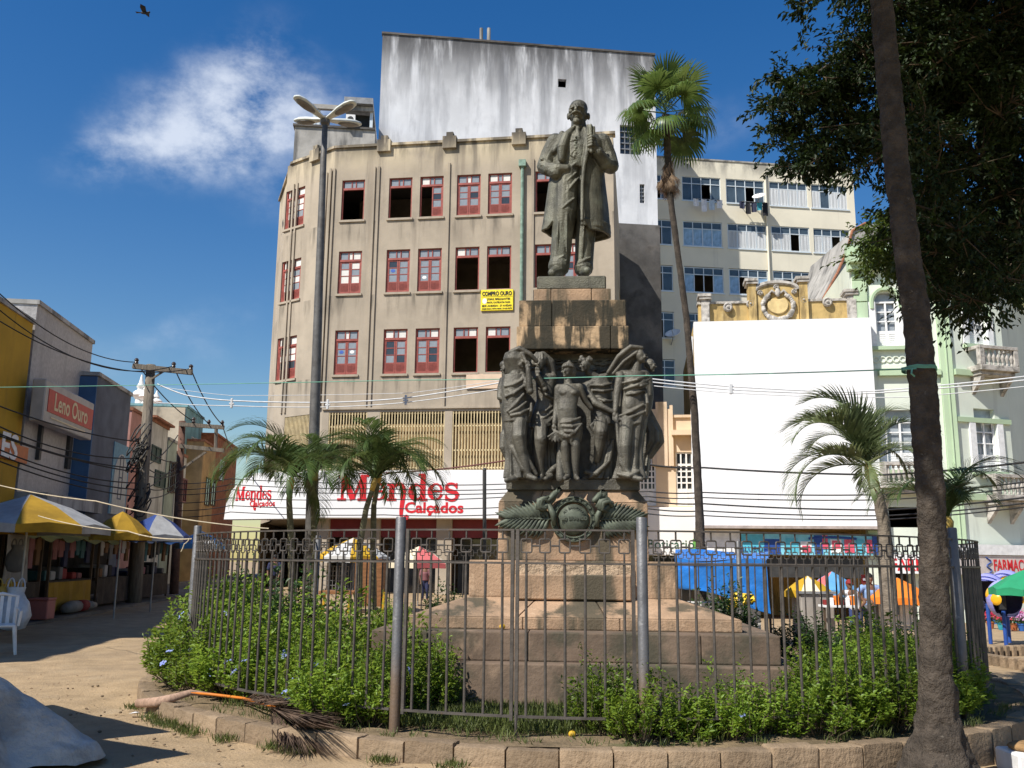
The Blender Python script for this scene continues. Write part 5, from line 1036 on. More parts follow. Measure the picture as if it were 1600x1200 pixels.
for v in range(5):
    mb = MB(); L_ = 2*math.pi*RK/n_st; nx, nz = 5, 6
    mb.box(-L_/2+.004, L_/2-.004, 0, .17, -.45, .265); me = mb.mesh('kerb_stone', m_kerb, bevel=.018, segs=2)
    bm = bmesh.new(); bm.from_mesh(me); bmesh.ops.subdivide_edges(bm, edges=[e for e in bm.edges if e.calc_length() > .12], cuts=4, use_grid_fill=True)
    for q in bm.verts:
        f = .5+.5*max(0, (.12-q.co.z)*4); q.co += Vector((rng.uniform(-.002, .002), rng.uniform(-.008, .008)*f, rng.uniform(-.004, .004)))
    bm.to_mesh(me); bm.free(); me.polygons.foreach_set('use_smooth', [True]*len(me.polygons)); me.set_sharp_from_angle(angle=R(38)); km.append(me)
for k in range(n_st):
    a = 360*k/n_st+1.1; o = ob('kerb_stone', km[k % 5], kerb, Matrix.Translation(cpt(a, RK, rng.uniform(-.012, .012))) @ Matrix.Rotation(R(a)+rng.uniform(-.012, .012), 4, 'Z'))
rr_ = np.linspace(0, RK-.1, 40); th = np.linspace(0, 2*math.pi, 141)[:-1]; RR, TT = np.meshgrid(rr_, th, indexing='ij'); rg = np.random.default_rng(5)
ZZ = .235+.02*np.sin(RR*3+TT*5)+.015*np.sin(TT*17+RR*2)+rg.normal(0, .006, RR.shape)
V = np.stack([CF.x+RR*np.sin(TT), CF.y-RR*np.cos(TT), ZZ], 2).reshape(-1, 3); i = np.arange(39)[:, None]*140; j = np.arange(140); j2 = (j+1) % 140
Fq = np.stack([(i+j).ravel(), (i+j2).ravel(), (i+140+j2).ravel(), (i+140+j).ravel()], 1)
o = ob('flower_bed', np_mesh('flower_bed', V, Fq, m_soil, True)); o['kind'] = 'structure'
# ---------------------------------------------------------------- railing and gate
fence = thing('iron_railing', 'curved iron railing with square ring frieze on grey pipe posts', 'railing', (CF.x, CF.y, .25))
A = [ang_px(302), ang_px(625), ang_px(1003), ang_px(1490)]
posts = [A[0], A[1], A[2], A[3], A[3]+46, A[3]+94, A[3]+142, A[3]+190]
ZR = (1.838, 1.575, .405)
mb = MB(); mb.lathe([(.043, .1), (.043, 1.935), (.036, 1.945)], n=16); pme = mb.mesh('post', m_post, smooth=40)
for a in posts: ob('post', pme, fence, Matrix.Translation(cpt(a, RF)))
mb = MB(); mb.tube([(0, 0, ZR[2]), (0, 0, ZR[1])], .0115, 8); bar_me = mb.mesh('bar', m_iron, smooth=40)
mb = MB(); w, h = .043, .053; zc_ = 1.712; rc = .012
pts = []
for cx, cz, a0 in ((w-rc, h-rc, 0), (-w+rc, h-rc, 90), (-w+rc, -h+rc, 180), (w-rc, -h+rc, 270)):
    for k in range(3): pts.append((cx+rc*math.cos(R(a0+45*k)), 0, zc_+cz+rc*math.sin(R(a0+45*k))))
pts.append(pts[0]); mb.tube(pts, .0065, 6, caps=False)
mb.tube([(0, 0, zc_+h), (0, 0, ZR[0])], .008, 6); mb.tube([(0, 0, ZR[1]), (0, 0, zc_-h)], .008, 6)
ring_me = mb.mesh('frieze_ring', m_iron, smooth=50)
mb = MB(); mb.tube([(-.5, 0, 0), (.5, 0, 0)], .008, 6); link_me = mb.mesh('frieze_link', m_iron)
def panel(a0, a1, root, n, inset=0):
    def rail(z, wd, hg): 
        m_ = max(8, int(abs(a1-a0)/1.2)); mb = MB(); vs = []
        for k in range(m_+1):
            a = lerp(a0, a1, k/m_)
            for dr, dz in ((-wd, -hg), (wd, -hg), (wd, hg), (-wd, hg)): vs.append(cpt(a, RF+dr, z+dz))
        mb.add(vs, [(k*4+j, k*4+(j+1) % 4, k*4+4+(j+1) % 4, k*4+4+j) for k in range(m_) for j in range(4)] + [(3, 2, 1, 0), (m_*4, m_*4+1, m_*4+2, m_*4+3)]); mb.build('rail', m_iron, root, clean=True)
    rail(ZR[0], .012, .007); rail(ZR[1], .014, .008); rail(ZR[2], .014, .009)
    pitch = (a1-a0)/n
    for k in range(n):
        a = a0+pitch*(k+.5); m_ = Matrix.Translation(cpt(a, RF)) @ Matrix.Rotation(R(a), 4, 'Z') @ Matrix.Rotation(rng.uniform(-.006, .006), 4, 'Y'); ob('bar', bar_me, root, m_); ob('frieze_ring', ring_me, root, m_)
        if k < n-1:
            p0, p1 = cpt(a, RF, zc_), cpt(a+pitch, RF, zc_); L_ = (p1-p0).length-2*w; ob('frieze_link', link_me, root, Matrix.Translation((p0+p1)/2) @ Matrix.Rotation(R(a+pitch/2), 4, 'Z') @ Matrix.Diagonal((L_, 1, 1, 1)))
posts2 = posts + [posts[0]+360]
for k in range(8):
    a0, a1 = posts2[k], posts2[k+1]
    if k == 1: continue
    panel(a0+.6, a1-.6, fence, max(4, round((a1-a0)*math.pi/180*RF/.155)))
am = ang_px(805)
for a0, a1, lab in ((A[1]+.9, am-.25, 'plain iron gate leaf hung on the pipe post facing the shop fascia'), (am+.25, A[2]-.9, 'iron gate leaf partly overgrown by leafy shrubs')):
    gt = thing('gate_leaf', lab, 'gate', cpt((a0+a1)/2, RF, .3)); n = 6
    panel(a0, a1, gt, n)
    for a in (a0, a1):
        mb = MB(); mb.obox(Matrix.Translation(cpt(a, RF, 1.11)) @ Matrix.Rotation(R(a), 4, 'Z'), .026, .03, 1.47); mb.build('stile', m_iron, gt)
    if a0 > -15: mb = MB(); mb.tube([cpt(a0, RF+.01, .42), cpt(a0, RF+.01, .24)], .012, 8); mb.build('drop_bolt', m_iron, gt)
# ---------------------------------------------------------------- shrubs
m_leaf = [leafmat('bright_shrub_leaf', (.095, .17, .018), (.23, .34, .045), .42), leafmat('deep_shrub_leaf', (.025, .06, .012), (.06, .125, .025), .3), leafmat('flower_petal', (.20, .26, .60), (.36, .42, .75), .2)]
m_twig = mk('twig_bark', (.10, .075, .05), .9, .3, 10, .2)
def shrub_meshes(seed, H=.7, Rr=.42, nst=85, nl=34, leaf=.05, mat=0, spiky=.25):
    g = np.random.default_rng(seed); stems = MB(); C, D, Nn, Ln = [], [], [], []
    for s in range(nst):
        az = g.uniform(0, 2*math.pi); rad = Rr*math.sqrt(g.uniform(.02, 1)); top = np.array([rad*math.cos(az), rad*math.sin(az), H*(1-.45*(rad/Rr)**2)*g.uniform(.55, 1.08+spiky*g.random()**3)])
        base = top*np.array([.25, .25, 0]); mid = (base+top)/2+np.array([*(top[:2]*.25), 0])+g.normal(0, .03, 3)
        if s % 3 == 0: stems.tube([tuple(base), tuple(mid), tuple(top)], [.007, .005, .002], 5)
        t = g.uniform(.30, 1, nl)**.8; q = (1-t)[:, None]**2*base+2*((1-t)*t)[:, None]*mid+(t**2)[:, None]*top + g.normal(0, .022, (nl, 3))
        d = g.normal(0, 1, (nl, 3)); d[:, 2] = np.abs(d[:, 2])*.5+.25; d[:, :2] += top[:2]/Rr*.6
        C.append(q); D.append(d); Nn.append(g.normal(0, .45, (nl, 3))+np.array([0, 0, 1])); Ln.append(g.uniform(.6, 1.25, nl)*leaf)
    C, D, Nn, Ln = map(np.concatenate, (C, D, Nn, Ln)); C[:, 2] = np.maximum(C[:, 2], .03)
    return leaf_mesh('foliage', C, D, Nn, Ln, Ln*.48, m_leaf[mat]), stems.mesh('stem', m_twig)
SV = [shrub_meshes(i, mat=0, leaf=(.05, .058, .066, .054)[i], spiky=(.5, .8, .4, .7)[i], nst=(95, 80, 70, 88)[i]) for i in range(4)] + [shrub_meshes(20+i, mat=1, H=.9, nl=40) for i in range(2)]
flower = MB()
for k in range(9):
    a = k*2.4; c = Vector((.02*math.cos(a)*math.sqrt(k/3), .02*math.sin(a)*math.sqrt(k/3), .01*(k % 3)))
    flower.add([c+Vector((.013*math.cos(a+j*1.2566), .013*math.sin(a+j*1.2566), .004*(j % 2))) for j in range(5)], [tuple(range(5))])
flower = flower.mesh('flower', m_leaf[2])
rng = random.Random(21)
def shrub(x, y, z, s, hs, v, lab, grp, flowers=0):
    t = thing('shrub', lab, 'shrub', (x, y, z), grp, rng.uniform(0, 6.28)); t.scale = (s, s, hs)
    for nm, me in (('foliage', SV[v][0]), ('stem', SV[v][1])): o = ob(nm, me); o.parent = t
    for _ in range(flowers):
        a = rng.uniform(0, 6.28); r_ = rng.uniform(.2, .46); o = ob('flower', flower); o.parent = t; o.location = (r_*math.cos(a), r_*math.sin(a), rng.uniform(.35, .62)*(1.1-r_)); o.rotation_euler = (rng.uniform(.3, 1.1), 0, a+1.57)
LG1, LG2, LG3, LG4 = 'blue-flowered shrub by the kerb, %s toward the fallen frond from the stalls', 'leafy green shrub inside the railing, %s toward the stalls from the gate', 'leafy light green shrub, %s along the railing from the gate to the trunk', 'dark leafy shrub behind the pedestal, %s from the trunk'
for ii, (a, r, s, hs, v) in enumerate([(-86, 4.5, 1.1, 1.5, 0), (-78, 4.55, 1.1, 1.4, 1), (-71, 4.65, 1.1, 1.15, 2), (-65, 4.72, 1.05, .95, 3), (-59, 4.55, 1.0, .95, 0), (-53, 4.45, .95, .9, 1), (-47, 4.35, .9, .85, 2), (-66, 4.2, 1.1, 1.35, 2), (-74, 4.2, 1.1, 1.5, 1)]):
    p = cpt(a, r); shrub(p.x, p.y, .22 if r < 4.9 else gz(p.x, p.y)+.02, s, hs, v, LG1 % ORD[ii], 'flowering shrubs over the kerb', 7)
for ii, (a, r, s, hs, v) in enumerate([(-41, 4.3, .85, .9, 3), (-36, 4.35, .85, .85, 0), (-31, 4.6, .85, .85, 1), (-26.5, 4.5, .7, .75, 2), (-56, 4.3, 1.2, 1.3, 1), (-47, 4.1, 1.2, 1.3, 3), (-39, 4.0, 1.05, 1.15, 0), (-62, 3.6, 1.2, 1.4, 4), (-50, 3.3, 1.2, 1.35, 2), (-75, 3.9, 1.2, 1.5, 5), (-90, 4.2, 1.2, 1.6, 1), (-33, 3.9, .8, .8, 1), (-27, 4.15, .85, .95, 0), (-24.5, 3.7, .75, .9, 3), (-30, 3.55, .9, 1.1, 2), (-100, 4.4, 1.1, 1.2, 4)]):
    p = cpt(a, r); shrub(p.x, p.y, .2, s, hs, v, LG2 % ORD[ii], 'shrubs inside the railing', 2)
for ii, (a, r, s, hs, v) in enumerate([(-1.5, 4.35, .8, .95, 0), (2.0, 4.65, .75, .9, 1), (6.5, 4.5, .8, .65, 2), (11.5, 4.6, .75, .8, 3), (16, 4.45, .9, .7, 0), (21, 4.6, .85, .9, 1), (26, 4.5, .95, .95, 2), (31.5, 4.6, 1.0, .9, 3), (37, 4.5, 1.0, 1.0, 0), (42.5, 4.55, 1.0, 1.0, 1), (48, 4.4, 1.1, 1.1, 2), (55, 4.25, 1.05, 1.2, 3), (63, 4.2, 1.0, 1.2, 0), (71, 4.15, 1.0, 1.25, 1), (44, 3.8, 1.1, .95, 3), (54, 3.6, 1.2, 1.1, 0), (35, 3.9, .95, 1.1, 1), (66, 3.6, 1.2, 1.25, 2), (80, 4.2, 1.0, 1.1, 5), (28, 3.95, .8, 1.0, 2)]):
    p = cpt(a, r); shrub(p.x, p.y, .2, s*.95, hs*.86, v, LG3 % ORD[ii], 'shrubs along the railing beyond the gate', 1)
for ii, (a, r, s, hs, v) in enumerate([(78, 3.4, 1.2, .85, 4), (92, 3.7, 1.2, .8, 5), (100, 3.1, 1.1, .85, 4), (128, 2.9, 1.15, 1.35, 5), (212, 3.6, 1.0, 1.1, 4), (222, 4.1, .9, 1.0, 0)]):
    p = cpt(a, r); shrub(p.x, p.y, .2, s, hs, v, LG4 % ORD[ii], 'dark shrubs behind the pedestal')
# ---------------------------------------------------------------- grass and weeds
m_grass = leafmat('grass_blade', (.07, .10, .022), (.16, .19, .06), .35, .5, 14)
def grass(name, pts, hgt, lab, per=14, spread=.06):
    g = np.random.default_rng(9); pts = np.repeat(np.array(pts, float), per, 0); n = len(pts); C = pts+np.c_[g.normal(0, spread, (n, 2)), np.zeros(n)]
    D = np.c_[g.normal(0, .45, (n, 2)), np.ones(n)]; L_ = hgt*g.uniform(.4, 1.2, n)
    o = ob(name, leaf_mesh(name, C, D, g.normal(0, 1, (n, 3)), L_, np.full(n, .008), m_grass, .1)); o['kind'] = 'stuff'; o['label'] = lab; o['category'] = 'grass'
gp_ = []
for _ in range(900):
    a = rng.uniform(-32, 12); r_ = rng.uniform(3.3, 4.45); p = cpt(a, r_)
    gp_.append((p.x, p.y, .24))
for _ in range(500):
    a = rng.uniform(-110, 110); r_ = rng.uniform(3.4, 4.7); p = cpt(a, r_); gp_.append((p.x, p.y, .24))
grass('grass', gp_, .12, 'short green grass in the railed bed', 16, .07)
gp_ = []
for a in (-52, -49, -47, -44, -42, -31, -28, -20, -14, 4, 13, -60, -37):
    for _ in range(9): p = cpt(a+rng.uniform(-.8, .8), RK+rng.uniform(.03, .16)); gp_.append((p.x, p.y, gz(p.x, p.y)+.0))
for _ in range(60): p = cpt(rng.uniform(-58, 60), RK-.25+rng.uniform(-.07, .07)); gp_.append((p.x, p.y, .245))
grass('weeds', gp_, .08, 'tufts of weeds at the foot of the kerb stones', 12, .035)
# agave-like clump behind the gate and the drain grating by the steps
ag = thing('agave_plant', 'spiky grey green agave clump behind the gate', 'plant', cpt(-22, 3.55, .24)); m_ag = leafmat('agave_leaf', (.07, .10, .05), (.11, .14, .08), .15)
for k in range(13):
    a = k*2.4; e = .5+.06*k; L_ = .33+.02*(k % 4); mb = MB(); d = Vector((math.cos(a)*math.cos(e), math.sin(a)*math.cos(e), math.sin(e))); s_ = Vector((-math.sin(a), math.cos(a), 0)); p0 = cpt(-22, 3.55, .24)
    vs = []
    for t, w_ in ((0, .02), (.35, .032), (.7, .022), (1, .002)): c = p0+d*L_*t+Vector((0, 0, -.10*t*t)); vs += [c+s_*w_, c-Vector((0, 0, .012)), c-s_*w_]
    mb.add(vs, [(i*3+j, i*3+j+1, i*3+j+4, i*3+j+3) for i in range(3) for j in range(2)]); mb.build('leaf', m_ag, ag, smooth=1)
grt = thing('metal_grating', 'rusty metal grating lying on the soil behind the gate', 'grating', cpt(-8, 4.0, .27)); mb = MB()
gm = Matrix.Translation(cpt(-9, 3.95, .275)) @ Matrix.Rotation(.06, 4, 'Z')
for s in (-1, 1): mb.obox(gm @ Matrix.Translation((0, s*.17, 0)), 1.2, .03, .04); mb.obox(gm @ Matrix.Translation((s*.6, 0, .003)), .03, .32, .04)
mb.build('frame', m_iron, grt)
for k in range(16): mb = MB(); mb.obox(gm @ Matrix.Translation((-.54+k*.072, 0, 0)) @ Matrix.Rotation(.5, 4, 'Z'), .016, .36, .03); mb.build('bar', m_iron, grt)
# ================================================================ trees and palms
m_bark = mk('rough_brown_bark', (.078, .062, .048), .95, .4, 7, .9, 34, blot=[((.04, .032, .025), 6, .5, .68, .8), ((.15, .13, .105), 24, .63, .70, .7), ((.03, .024, .02), 18, .62, .70, .9)])
m_palmbark = mk('grey_palm_bark', (.21, .175, .14), .92, .3, 4, .5, 14, stretch=(1, 1, 3), blot=((.09, .075, .06), 6, .5, .7, .7))
m_stem_g = mk('green_palm_stem', (.13, .125, .075), .75, .35, 3, .3, stretch=(1, 1, 5))
m_stem_y = mk('yellow_crownshaft', (.36, .25, .06), .55, .35, 4, .1)
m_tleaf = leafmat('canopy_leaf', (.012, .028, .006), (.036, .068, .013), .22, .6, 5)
m_tleaf2 = leafmat('sunlit_canopy_leaf', (.05, .09, .015), (.11, .16, .03), .35, .4, 5)  # lighter copy of the canopy leaf, sunlight put into its colour
m_frond = leafmat('palm_leaflet', (.04, .075, .018), (.095, .145, .042), .32, .42, 6)
m_frond_l = leafmat('light_palm_leaflet', (.10, .14, .06), (.19, .235, .11), .35, .45, 6)
m_fan = leafmat('fan_palm_leaf', (.045, .09, .018), (.11, .165, .04), .3, .4, 4)
m_dead = leafmat('dry_palm_leaf', (.16, .105, .06), (.27, .19, .12), .2, .8, 6)
def bark_trunk(name, path, rad, mat, parent, n=26, step=.035, amp=.10, seed=1, knots=()):
    g = np.random.default_rng(seed); path = [Vector(p) for p in path]; seg = []
    for i in range(len(path)-1):
        k = max(2, int((path[i+1]-path[i]).length/step))
        for t in range(k): seg.append((path[i].lerp(path[i+1], t/k), lerp(rad[i], rad[i+1], t/k)))
    seg.append((path[-1], rad[-1])); m = len(seg); V = np.zeros((m, n, 3)); ph = g.uniform(0, 6.28, 8); lump = g.normal(0, 1, (m, n))
    for _ in range(2): lump = (lump+np.roll(lump, 1, 1)+np.roll(lump, -1, 1)+np.roll(lump, 1, 0)+np.roll(lump, -1, 0))/5
    for i, (c, r) in enumerate(seg):
        for j in range(n):
            th = 2*math.pi*j/n; f = 1+amp*lump[i, j]*1.6+.05*math.sin(3*th+ph[0]+i*.02)+.04*math.sin(5*th+ph[1]-i*.03)
            for kz, ka, kr in knots:
                dd = ((c.z-kz)/.09)**2+(math.atan2(math.sin(th-ka), math.cos(th-ka))/.5)**2; f += kr*math.exp(-dd)
            V[i, j] = (c.x+math.cos(th)*r*f, c.y+math.sin(th)*r*f, c.z)
    i = np.arange(m-1)[:, None]*n; j = np.arange(n); j2 = (j+1) % n
    return ob(name, np_mesh(name, V.reshape(-1, 3), np.stack([(i+j).ravel(), (i+j2).ravel(), (i+n+j2).ravel(), (i+n+j).ravel()], 1), mat, True), parent)
def clusters(name, cs, parent, mat, leaf=.095, per=380, seed=1, twigs=True, root=None):
    g = np.random.default_rng(seed); C, D, Nn, L_ = [], [], [], []; tw = MB()
    for (c, r) in cs:
        c = np.array(c); n = int(per*(r/.45)**2); ns = max(6, n//26)
        tips = c+g.normal(0, .52, (ns, 3))*r*np.array([1, 1, .8]); k = g.integers(0, ns, n)
        t = g.uniform(.35, 1.05, n)[:, None]; q = c+(tips[k]-c)*t*1.25+g.normal(0, .035, (n, 3))
        d = (tips[k]-c)*1.1/r+g.normal(0, .7, (n, 3)); d[:, 2] -= .45
        C.append(q); D.append(d); Nn.append(g.normal(0, .55, (n, 3))+np.array([0, 0, 1])); L_.append(leaf*g.uniform(.6, 1.25, n))
        if twigs:
            for a in range(0, ns, 2): tw.tube([tuple(c), tuple((c+tips[a])/2+g.normal(0, .03, 3)), tuple(c+(tips[a]-c)*1.2)], [.011, .007, .003], 4, caps=False)
    C, D, Nn, L_ = map(np.concatenate, (C, D, Nn, L_)); o = ob(name, leaf_mesh(name, C, D, Nn, L_, L_*.42, mat), parent)
    if twigs: tw.build('twigs', m_twig, parent)
    return o
# ---- slender trunk in front of the kerb
Yt = 7.12; tree = thing('street_tree', 'slender dark trunk with rough bark leaning beside the kerb', 'tree', (P(1466, 1195, Yt).x, Yt, 0))
pp = [(1470, 1228, 74), (1469, 1195, 54), (1468, 1150, 38), (1465, 1110, 29), (1463, 1060, 25), (1461, 980, 23.5), (1458, 850, 22), (1449, 720, 22), (1441, 600, 22.5), (1430, 490, 22), (1418, 400, 22), (1404, 280, 21), (1393, 160, 20.5), (1382, 40, 20), (1372, -60, 19), (1350, -230, 18)]
bark_trunk('trunk', [P(x, y, Yt+.05*(i > 4)) for i, (x, y, r) in enumerate(pp)], [r/1440*Yt*.94 for *_, r in pp], m_bark, tree, 40, .022, .085, 3, knots=[(P(1436, 545, Yt).z, -1.9, .25), (P(1460, 1090, Yt).z, .2, .3), (P(1440, 680, Yt).z, -2.6, .2)])
top = P(1350, -230, Yt); rng = random.Random(3); cs = []
for _ in range(64): cs.append(((top.x+rng.uniform(-2.4, 2.6), top.y+rng.uniform(-2.6, 1.6), top.z+rng.uniform(.9, 2.8)), rng.uniform(.4, .6)))
for _ in range(85): cs.append(((rng.uniform(-1.4, 2.6), rng.uniform(2.8, 7.0), rng.uniform(8.3, 10.6)), rng.uniform(.5, .7)))  # unseen foliage added up-sun to shade the trunk
mb = MB()
for k in range(0, len(cs), 4): c = Vector(cs[k][0]); mb.tube([top+Vector((0, 0, -.4)), top.lerp(c, .5)+Vector((0, 0, .2)), c], [.07, .04, .015], 6)
mb.build('limb', m_bark, tree, smooth=1)
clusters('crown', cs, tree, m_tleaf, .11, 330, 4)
# ---- big spreading tree on the right, trunk outside the frame
Yb = 11.5; big = thing('spreading_tree', 'large dark leafy tree whose boughs hang before the green house', 'tree', (9.2, Yb, 0))
trunk_path = [Vector((9.2, Yb, -.4)), Vector((9.0, Yb, 1.5)), Vector((8.6, Yb, 3.6)), P(1640, 470, Yb), P(1592, 330, Yb), P(1545, 170, Yb), P(1515, 40, Yb), P(1490, -120, Yb)]
bark_trunk('trunk', trunk_path, [.42, .33, .30, .26, .2, .17, .14, .1], m_bark, big, 22, .06, .12, 5)
limbs = MB(); polyA = [(1252, -30), (1335, 30), (1330, 95), (1262, 92), (1215, 110), (1197, 165), (1192, 240), (1215, 262), (1300, 268), (1345, 240), (1372, 300), (1420, 335), (1345, 345), (1340, 390), (1385, 425), (1440, 440), (1500, 478), (1560, 460), (1640, 430), (1660, -40)]
def inside(x, y, po):
    r = False; j = len(po)-1
    for i in range(len(po)):
        (xi, yi), (xj, yj) = po[i], po[j]
        if (yi > y) != (yj > y) and x < (xj-xi)*(y-yi)/(yj-yi)+xi: r = not r
        j = i
    return r
rng = random.Random(17); cs = []; cl = []
while len(cs) < 235:
    x, y = rng.uniform(1190, 1660), rng.uniform(-40, 475)
    if not inside(x, y, polyA): continue
    if 1335 < x < 1400 and 262 < y < 330: continue
    Yc = rng.uniform(9.6, 13.2) if x > 1340 else rng.uniform(10.2, 11.6); r = rng.uniform(.34, .52) if x > 1345 else rng.uniform(.24, .36)
    if x < 1425 and y > 285: continue
    if x < 1345: x += 14
    cs.append((P(x, y, Yc), r))
for _ in range(34): cl.append((P(rng.uniform(1352, 1415), rng.uniform(340, 425), rng.uniform(12.6, 13.6)), .30))
for x, y in ((1215, 115), (1240, 118), (1205, 170), (1200, 225), (1225, 250), (1250, 260), (1290, 262), (1315, 255), (1240, 180), (1270, 140), (1275, 220), (1255, 5), (1275, 8), (1300, 200), (1325, 160), (1330, 225), (1230, 210), (1320, 120), (1290, 130)): cs.append((P(x, y, rng.uniform(10.6, 11.4)), .27))
over = []                                           # unseen rest of the crown, spread up-sun to shade the boughs below
for _ in range(300): yy_ = rng.uniform(5.2, 12.2); over.append((Vector((rng.uniform(4.2, 12), yy_, max(1.6+.70*yy_+1.0, rng.uniform(8.7, 11.6)))), rng.uniform(.6, .85)))
jn = [P(1592, 330, Yb), P(1545, 170, Yb), P(1515, 40, Yb)]
for (c, r) in cs[::4]:
    b_ = min(jn, key=lambda q: (q-c).length); mid = b_.lerp(c, .55)+Vector((0, 0, .15)); limbs.tube([b_, mid, c], [.05, .03, .012], 5)
limbs.tube([P(1592, 330, Yb), P(1480, 200, Yb-.4), P(1400, 110, 11.0), P(1322, 84, 10.9), P(1272, 116, 10.8)], [.10, .07, .045, .03, .012], 7); limbs.tube([P(1322, 84, 10.9), P(1310, 100, 10.9), P(1305, 118, 10.9)], [.025, .018, .008], 6)
limbs.tube([P(1640, 470, Yb), P(1598, 425, 10.6), P(1583, 405, 10.4)], [.10, .075, .055], 8)
limbs.build('limb', m_bark, big, smooth=1)
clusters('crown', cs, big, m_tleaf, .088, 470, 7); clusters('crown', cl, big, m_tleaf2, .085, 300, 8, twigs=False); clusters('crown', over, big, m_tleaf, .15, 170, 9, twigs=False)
# ---- feather palm fronds
def frond_mesh(name, L, rise, droop, npair, ll, mat, seed, w=.02, hang=.35, k=10, stem=.018):
    g = np.random.default_rng(seed); pts = [np.array([0., 0, 0])]; m = 24; tan = []
    for i in range(m):
        t = i/(m-1); a = R(rise)-R(droop)*t**1.35; d = np.array([math.cos(a), 0, math.sin(a)]); tan.append(d); pts.append(pts[-1]+d*L/m)
    pts = np.array(pts); V, Fq = [], []
    nseg = 5
    for s in (-1, 1):
        for q in range(npair):
            t = .10+.90*(q+g.uniform(-.3, .3))/npair; t = min(.995, max(.08, t)); f = t*m; i = min(m-1, int(f)); p = pts[i]+(pts[i+1]-pts[i])*(f-i); d = tan[i]
            up = np.array([-d[2], 0, d[0]]); side = np.array([0, s, 0.]); an = R(lerp(62, 28, t)+g.uniform(-6, 6)); ln = ll*(.35+.65*math.sin(math.pi*min(1, .18+.78*t)))*g.uniform(.85, 1.1)
            dirv = d*math.cos(an)+side*math.sin(an)*.85+up*(.42-.15*t); dirv /= np.linalg.norm(dirv); wv = np.cross(dirv, up); wv = wv/(np.linalg.norm(wv)+1e-6); wv = wv*.6+d*.4; c = p.copy(); dd = dirv.copy(); base = len(V)
            for j in range(nseg):
                ww = w*(.5, 1, .95, .6, .06)[j]; V += [c+wv*ww/2, c-wv*ww/2]; dd = dd+np.array([0, 0, -hang*(.25+.3*j)]); dd /= np.linalg.norm(dd); c = c+dd*ln/(nseg-1)
            for j in range(nseg-1): b = base+2*j; Fq.append((b, b+1, b+3, b+2))
    n = 5
    base = len(V)
    for i in range(m+1):
        d = tan[min(i, m-1)]; up = np.array([-d[2], 0, d[0]]); r = stem*(1-.85*i/m)
        for j in range(n): a = 2*math.pi*j/n; V.append(pts[i]+up*math.cos(a)*r+np.array([0, 1., 0])*math.sin(a)*r)
    for i in range(m):
        for j in range(n): Fq.append((base+i*n+j, base+i*n+(j+1) % n, base+(i+1)*n+(j+1) % n, base+(i+1)*n+j))
    return np_mesh(name, np.array(V), np.array(Fq), mat)
def palm(name, lab, path, rad, tmat, crown, fr, mat_list, scale, rz0, group=None, shaft=None, only=None):
    t = thing(name, lab, 'palm tree', path[0], group); bark_trunk('trunk', path, rad, tmat, t, 14, .05, .05, int(path[0].x*10) & 63)
    d = (path[-1]-path[-2]).normalized()
    if shaft: mb = MB(); mb.tube([path[-1]-d*.1, path[-1]+d*shaft*.5, path[-1]+d*shaft], [rad[-1]*1.15, rad[-1]*1.25, rad[-1]*.6], 10); mb.build('crownshaft', m_stem_y, t, smooth=1)
    c = path[-1]+d*(shaft or 0)*.85
    for (az, pitch, idx, s) in fr:
        ob('frond', mat_list[idx], t, Matrix.Translation(c) @ Matrix.Rotation(R(az)+rz0, 4, 'Z') @ Matrix.Rotation(-R(pitch), 4, 'Y') @ Matrix.Scale(s*scale, 4))
    return t
FDK = [frond_mesh('frond', 2.0, r_, dr, 60, .66, m_frond, s_, .03, .30) for r_, dr, s_ in ((62, 95, 1), (50, 105, 2), (70, 120, 3))]
FLT = [frond_mesh('frond', 1.7, r_, dr, 66, .52, m_frond_l, s_, .032, .14) for r_, dr, s_ in ((60, 110, 4), (45, 115, 5), (72, 130, 6))]
def fr_set(seed, n, lo=-8, hi=24):
    r = random.Random(seed); return [(360*k/n+r.uniform(-14, 14), r.uniform(lo, hi), r.randrange(3), r.uniform(.8, 1.1)) for k in range(n)]
Yp = 20.5
def trk(pts, Y, r0, r1): return [P(x, y, Y) for x, y in pts], [lerp(r0, r1, k/(len(pts)-1)) for k in range(len(pts))]
p_, r_ = trk([(457, 960), (455, 850), (452, 780), (455, 757)], Yp, .085, .055); palm('feather_palm', 'dark feather palm with ringed trunk beside the lamp post base', p_, r_, m_stem_g, None, fr_set(1, 24, -42, 18), FDK, 1.0, .3, None, .2)
p_, r_ = trk([(560, 960), (562, 850), (572, 795), (583, 760)], Yp-.4, .08, .05); palm('feather_palm', 'dark feather palm with curved trunk before the large red shop lettering', p_, r_, m_stem_g, None, fr_set(2, 21, -42, 18), FDK, .92, .8, None, .2)
p_, r_ = trk([(583, 960), (583, 850), (584, 790), (592, 748)], Yp+.3, .075, .05); palm('feather_palm', 'thin straight-trunked feather palm close behind the curved palm', p_, r_, m_stem_g, None, fr_set(3, 15, -35, 18), FDK, .82, .1, None, .2)
p_, r_ = trk([(492, 960), (491, 850), (490, 790), (492, 745)], Yp+1.6, .08, .055); palm('feather_palm', 'bushy feather palm immediately behind the lamp post', p_, r_, m_stem_g, None, fr_set(4, 21, -40, 18), FDK, .78, .5, None, .2)
Yq = 17.; p_, r_ = trk([(1392, 960), (1385, 860), (1381, 815), (1374, 782), (1366, 758)], Yq, .14, .085)
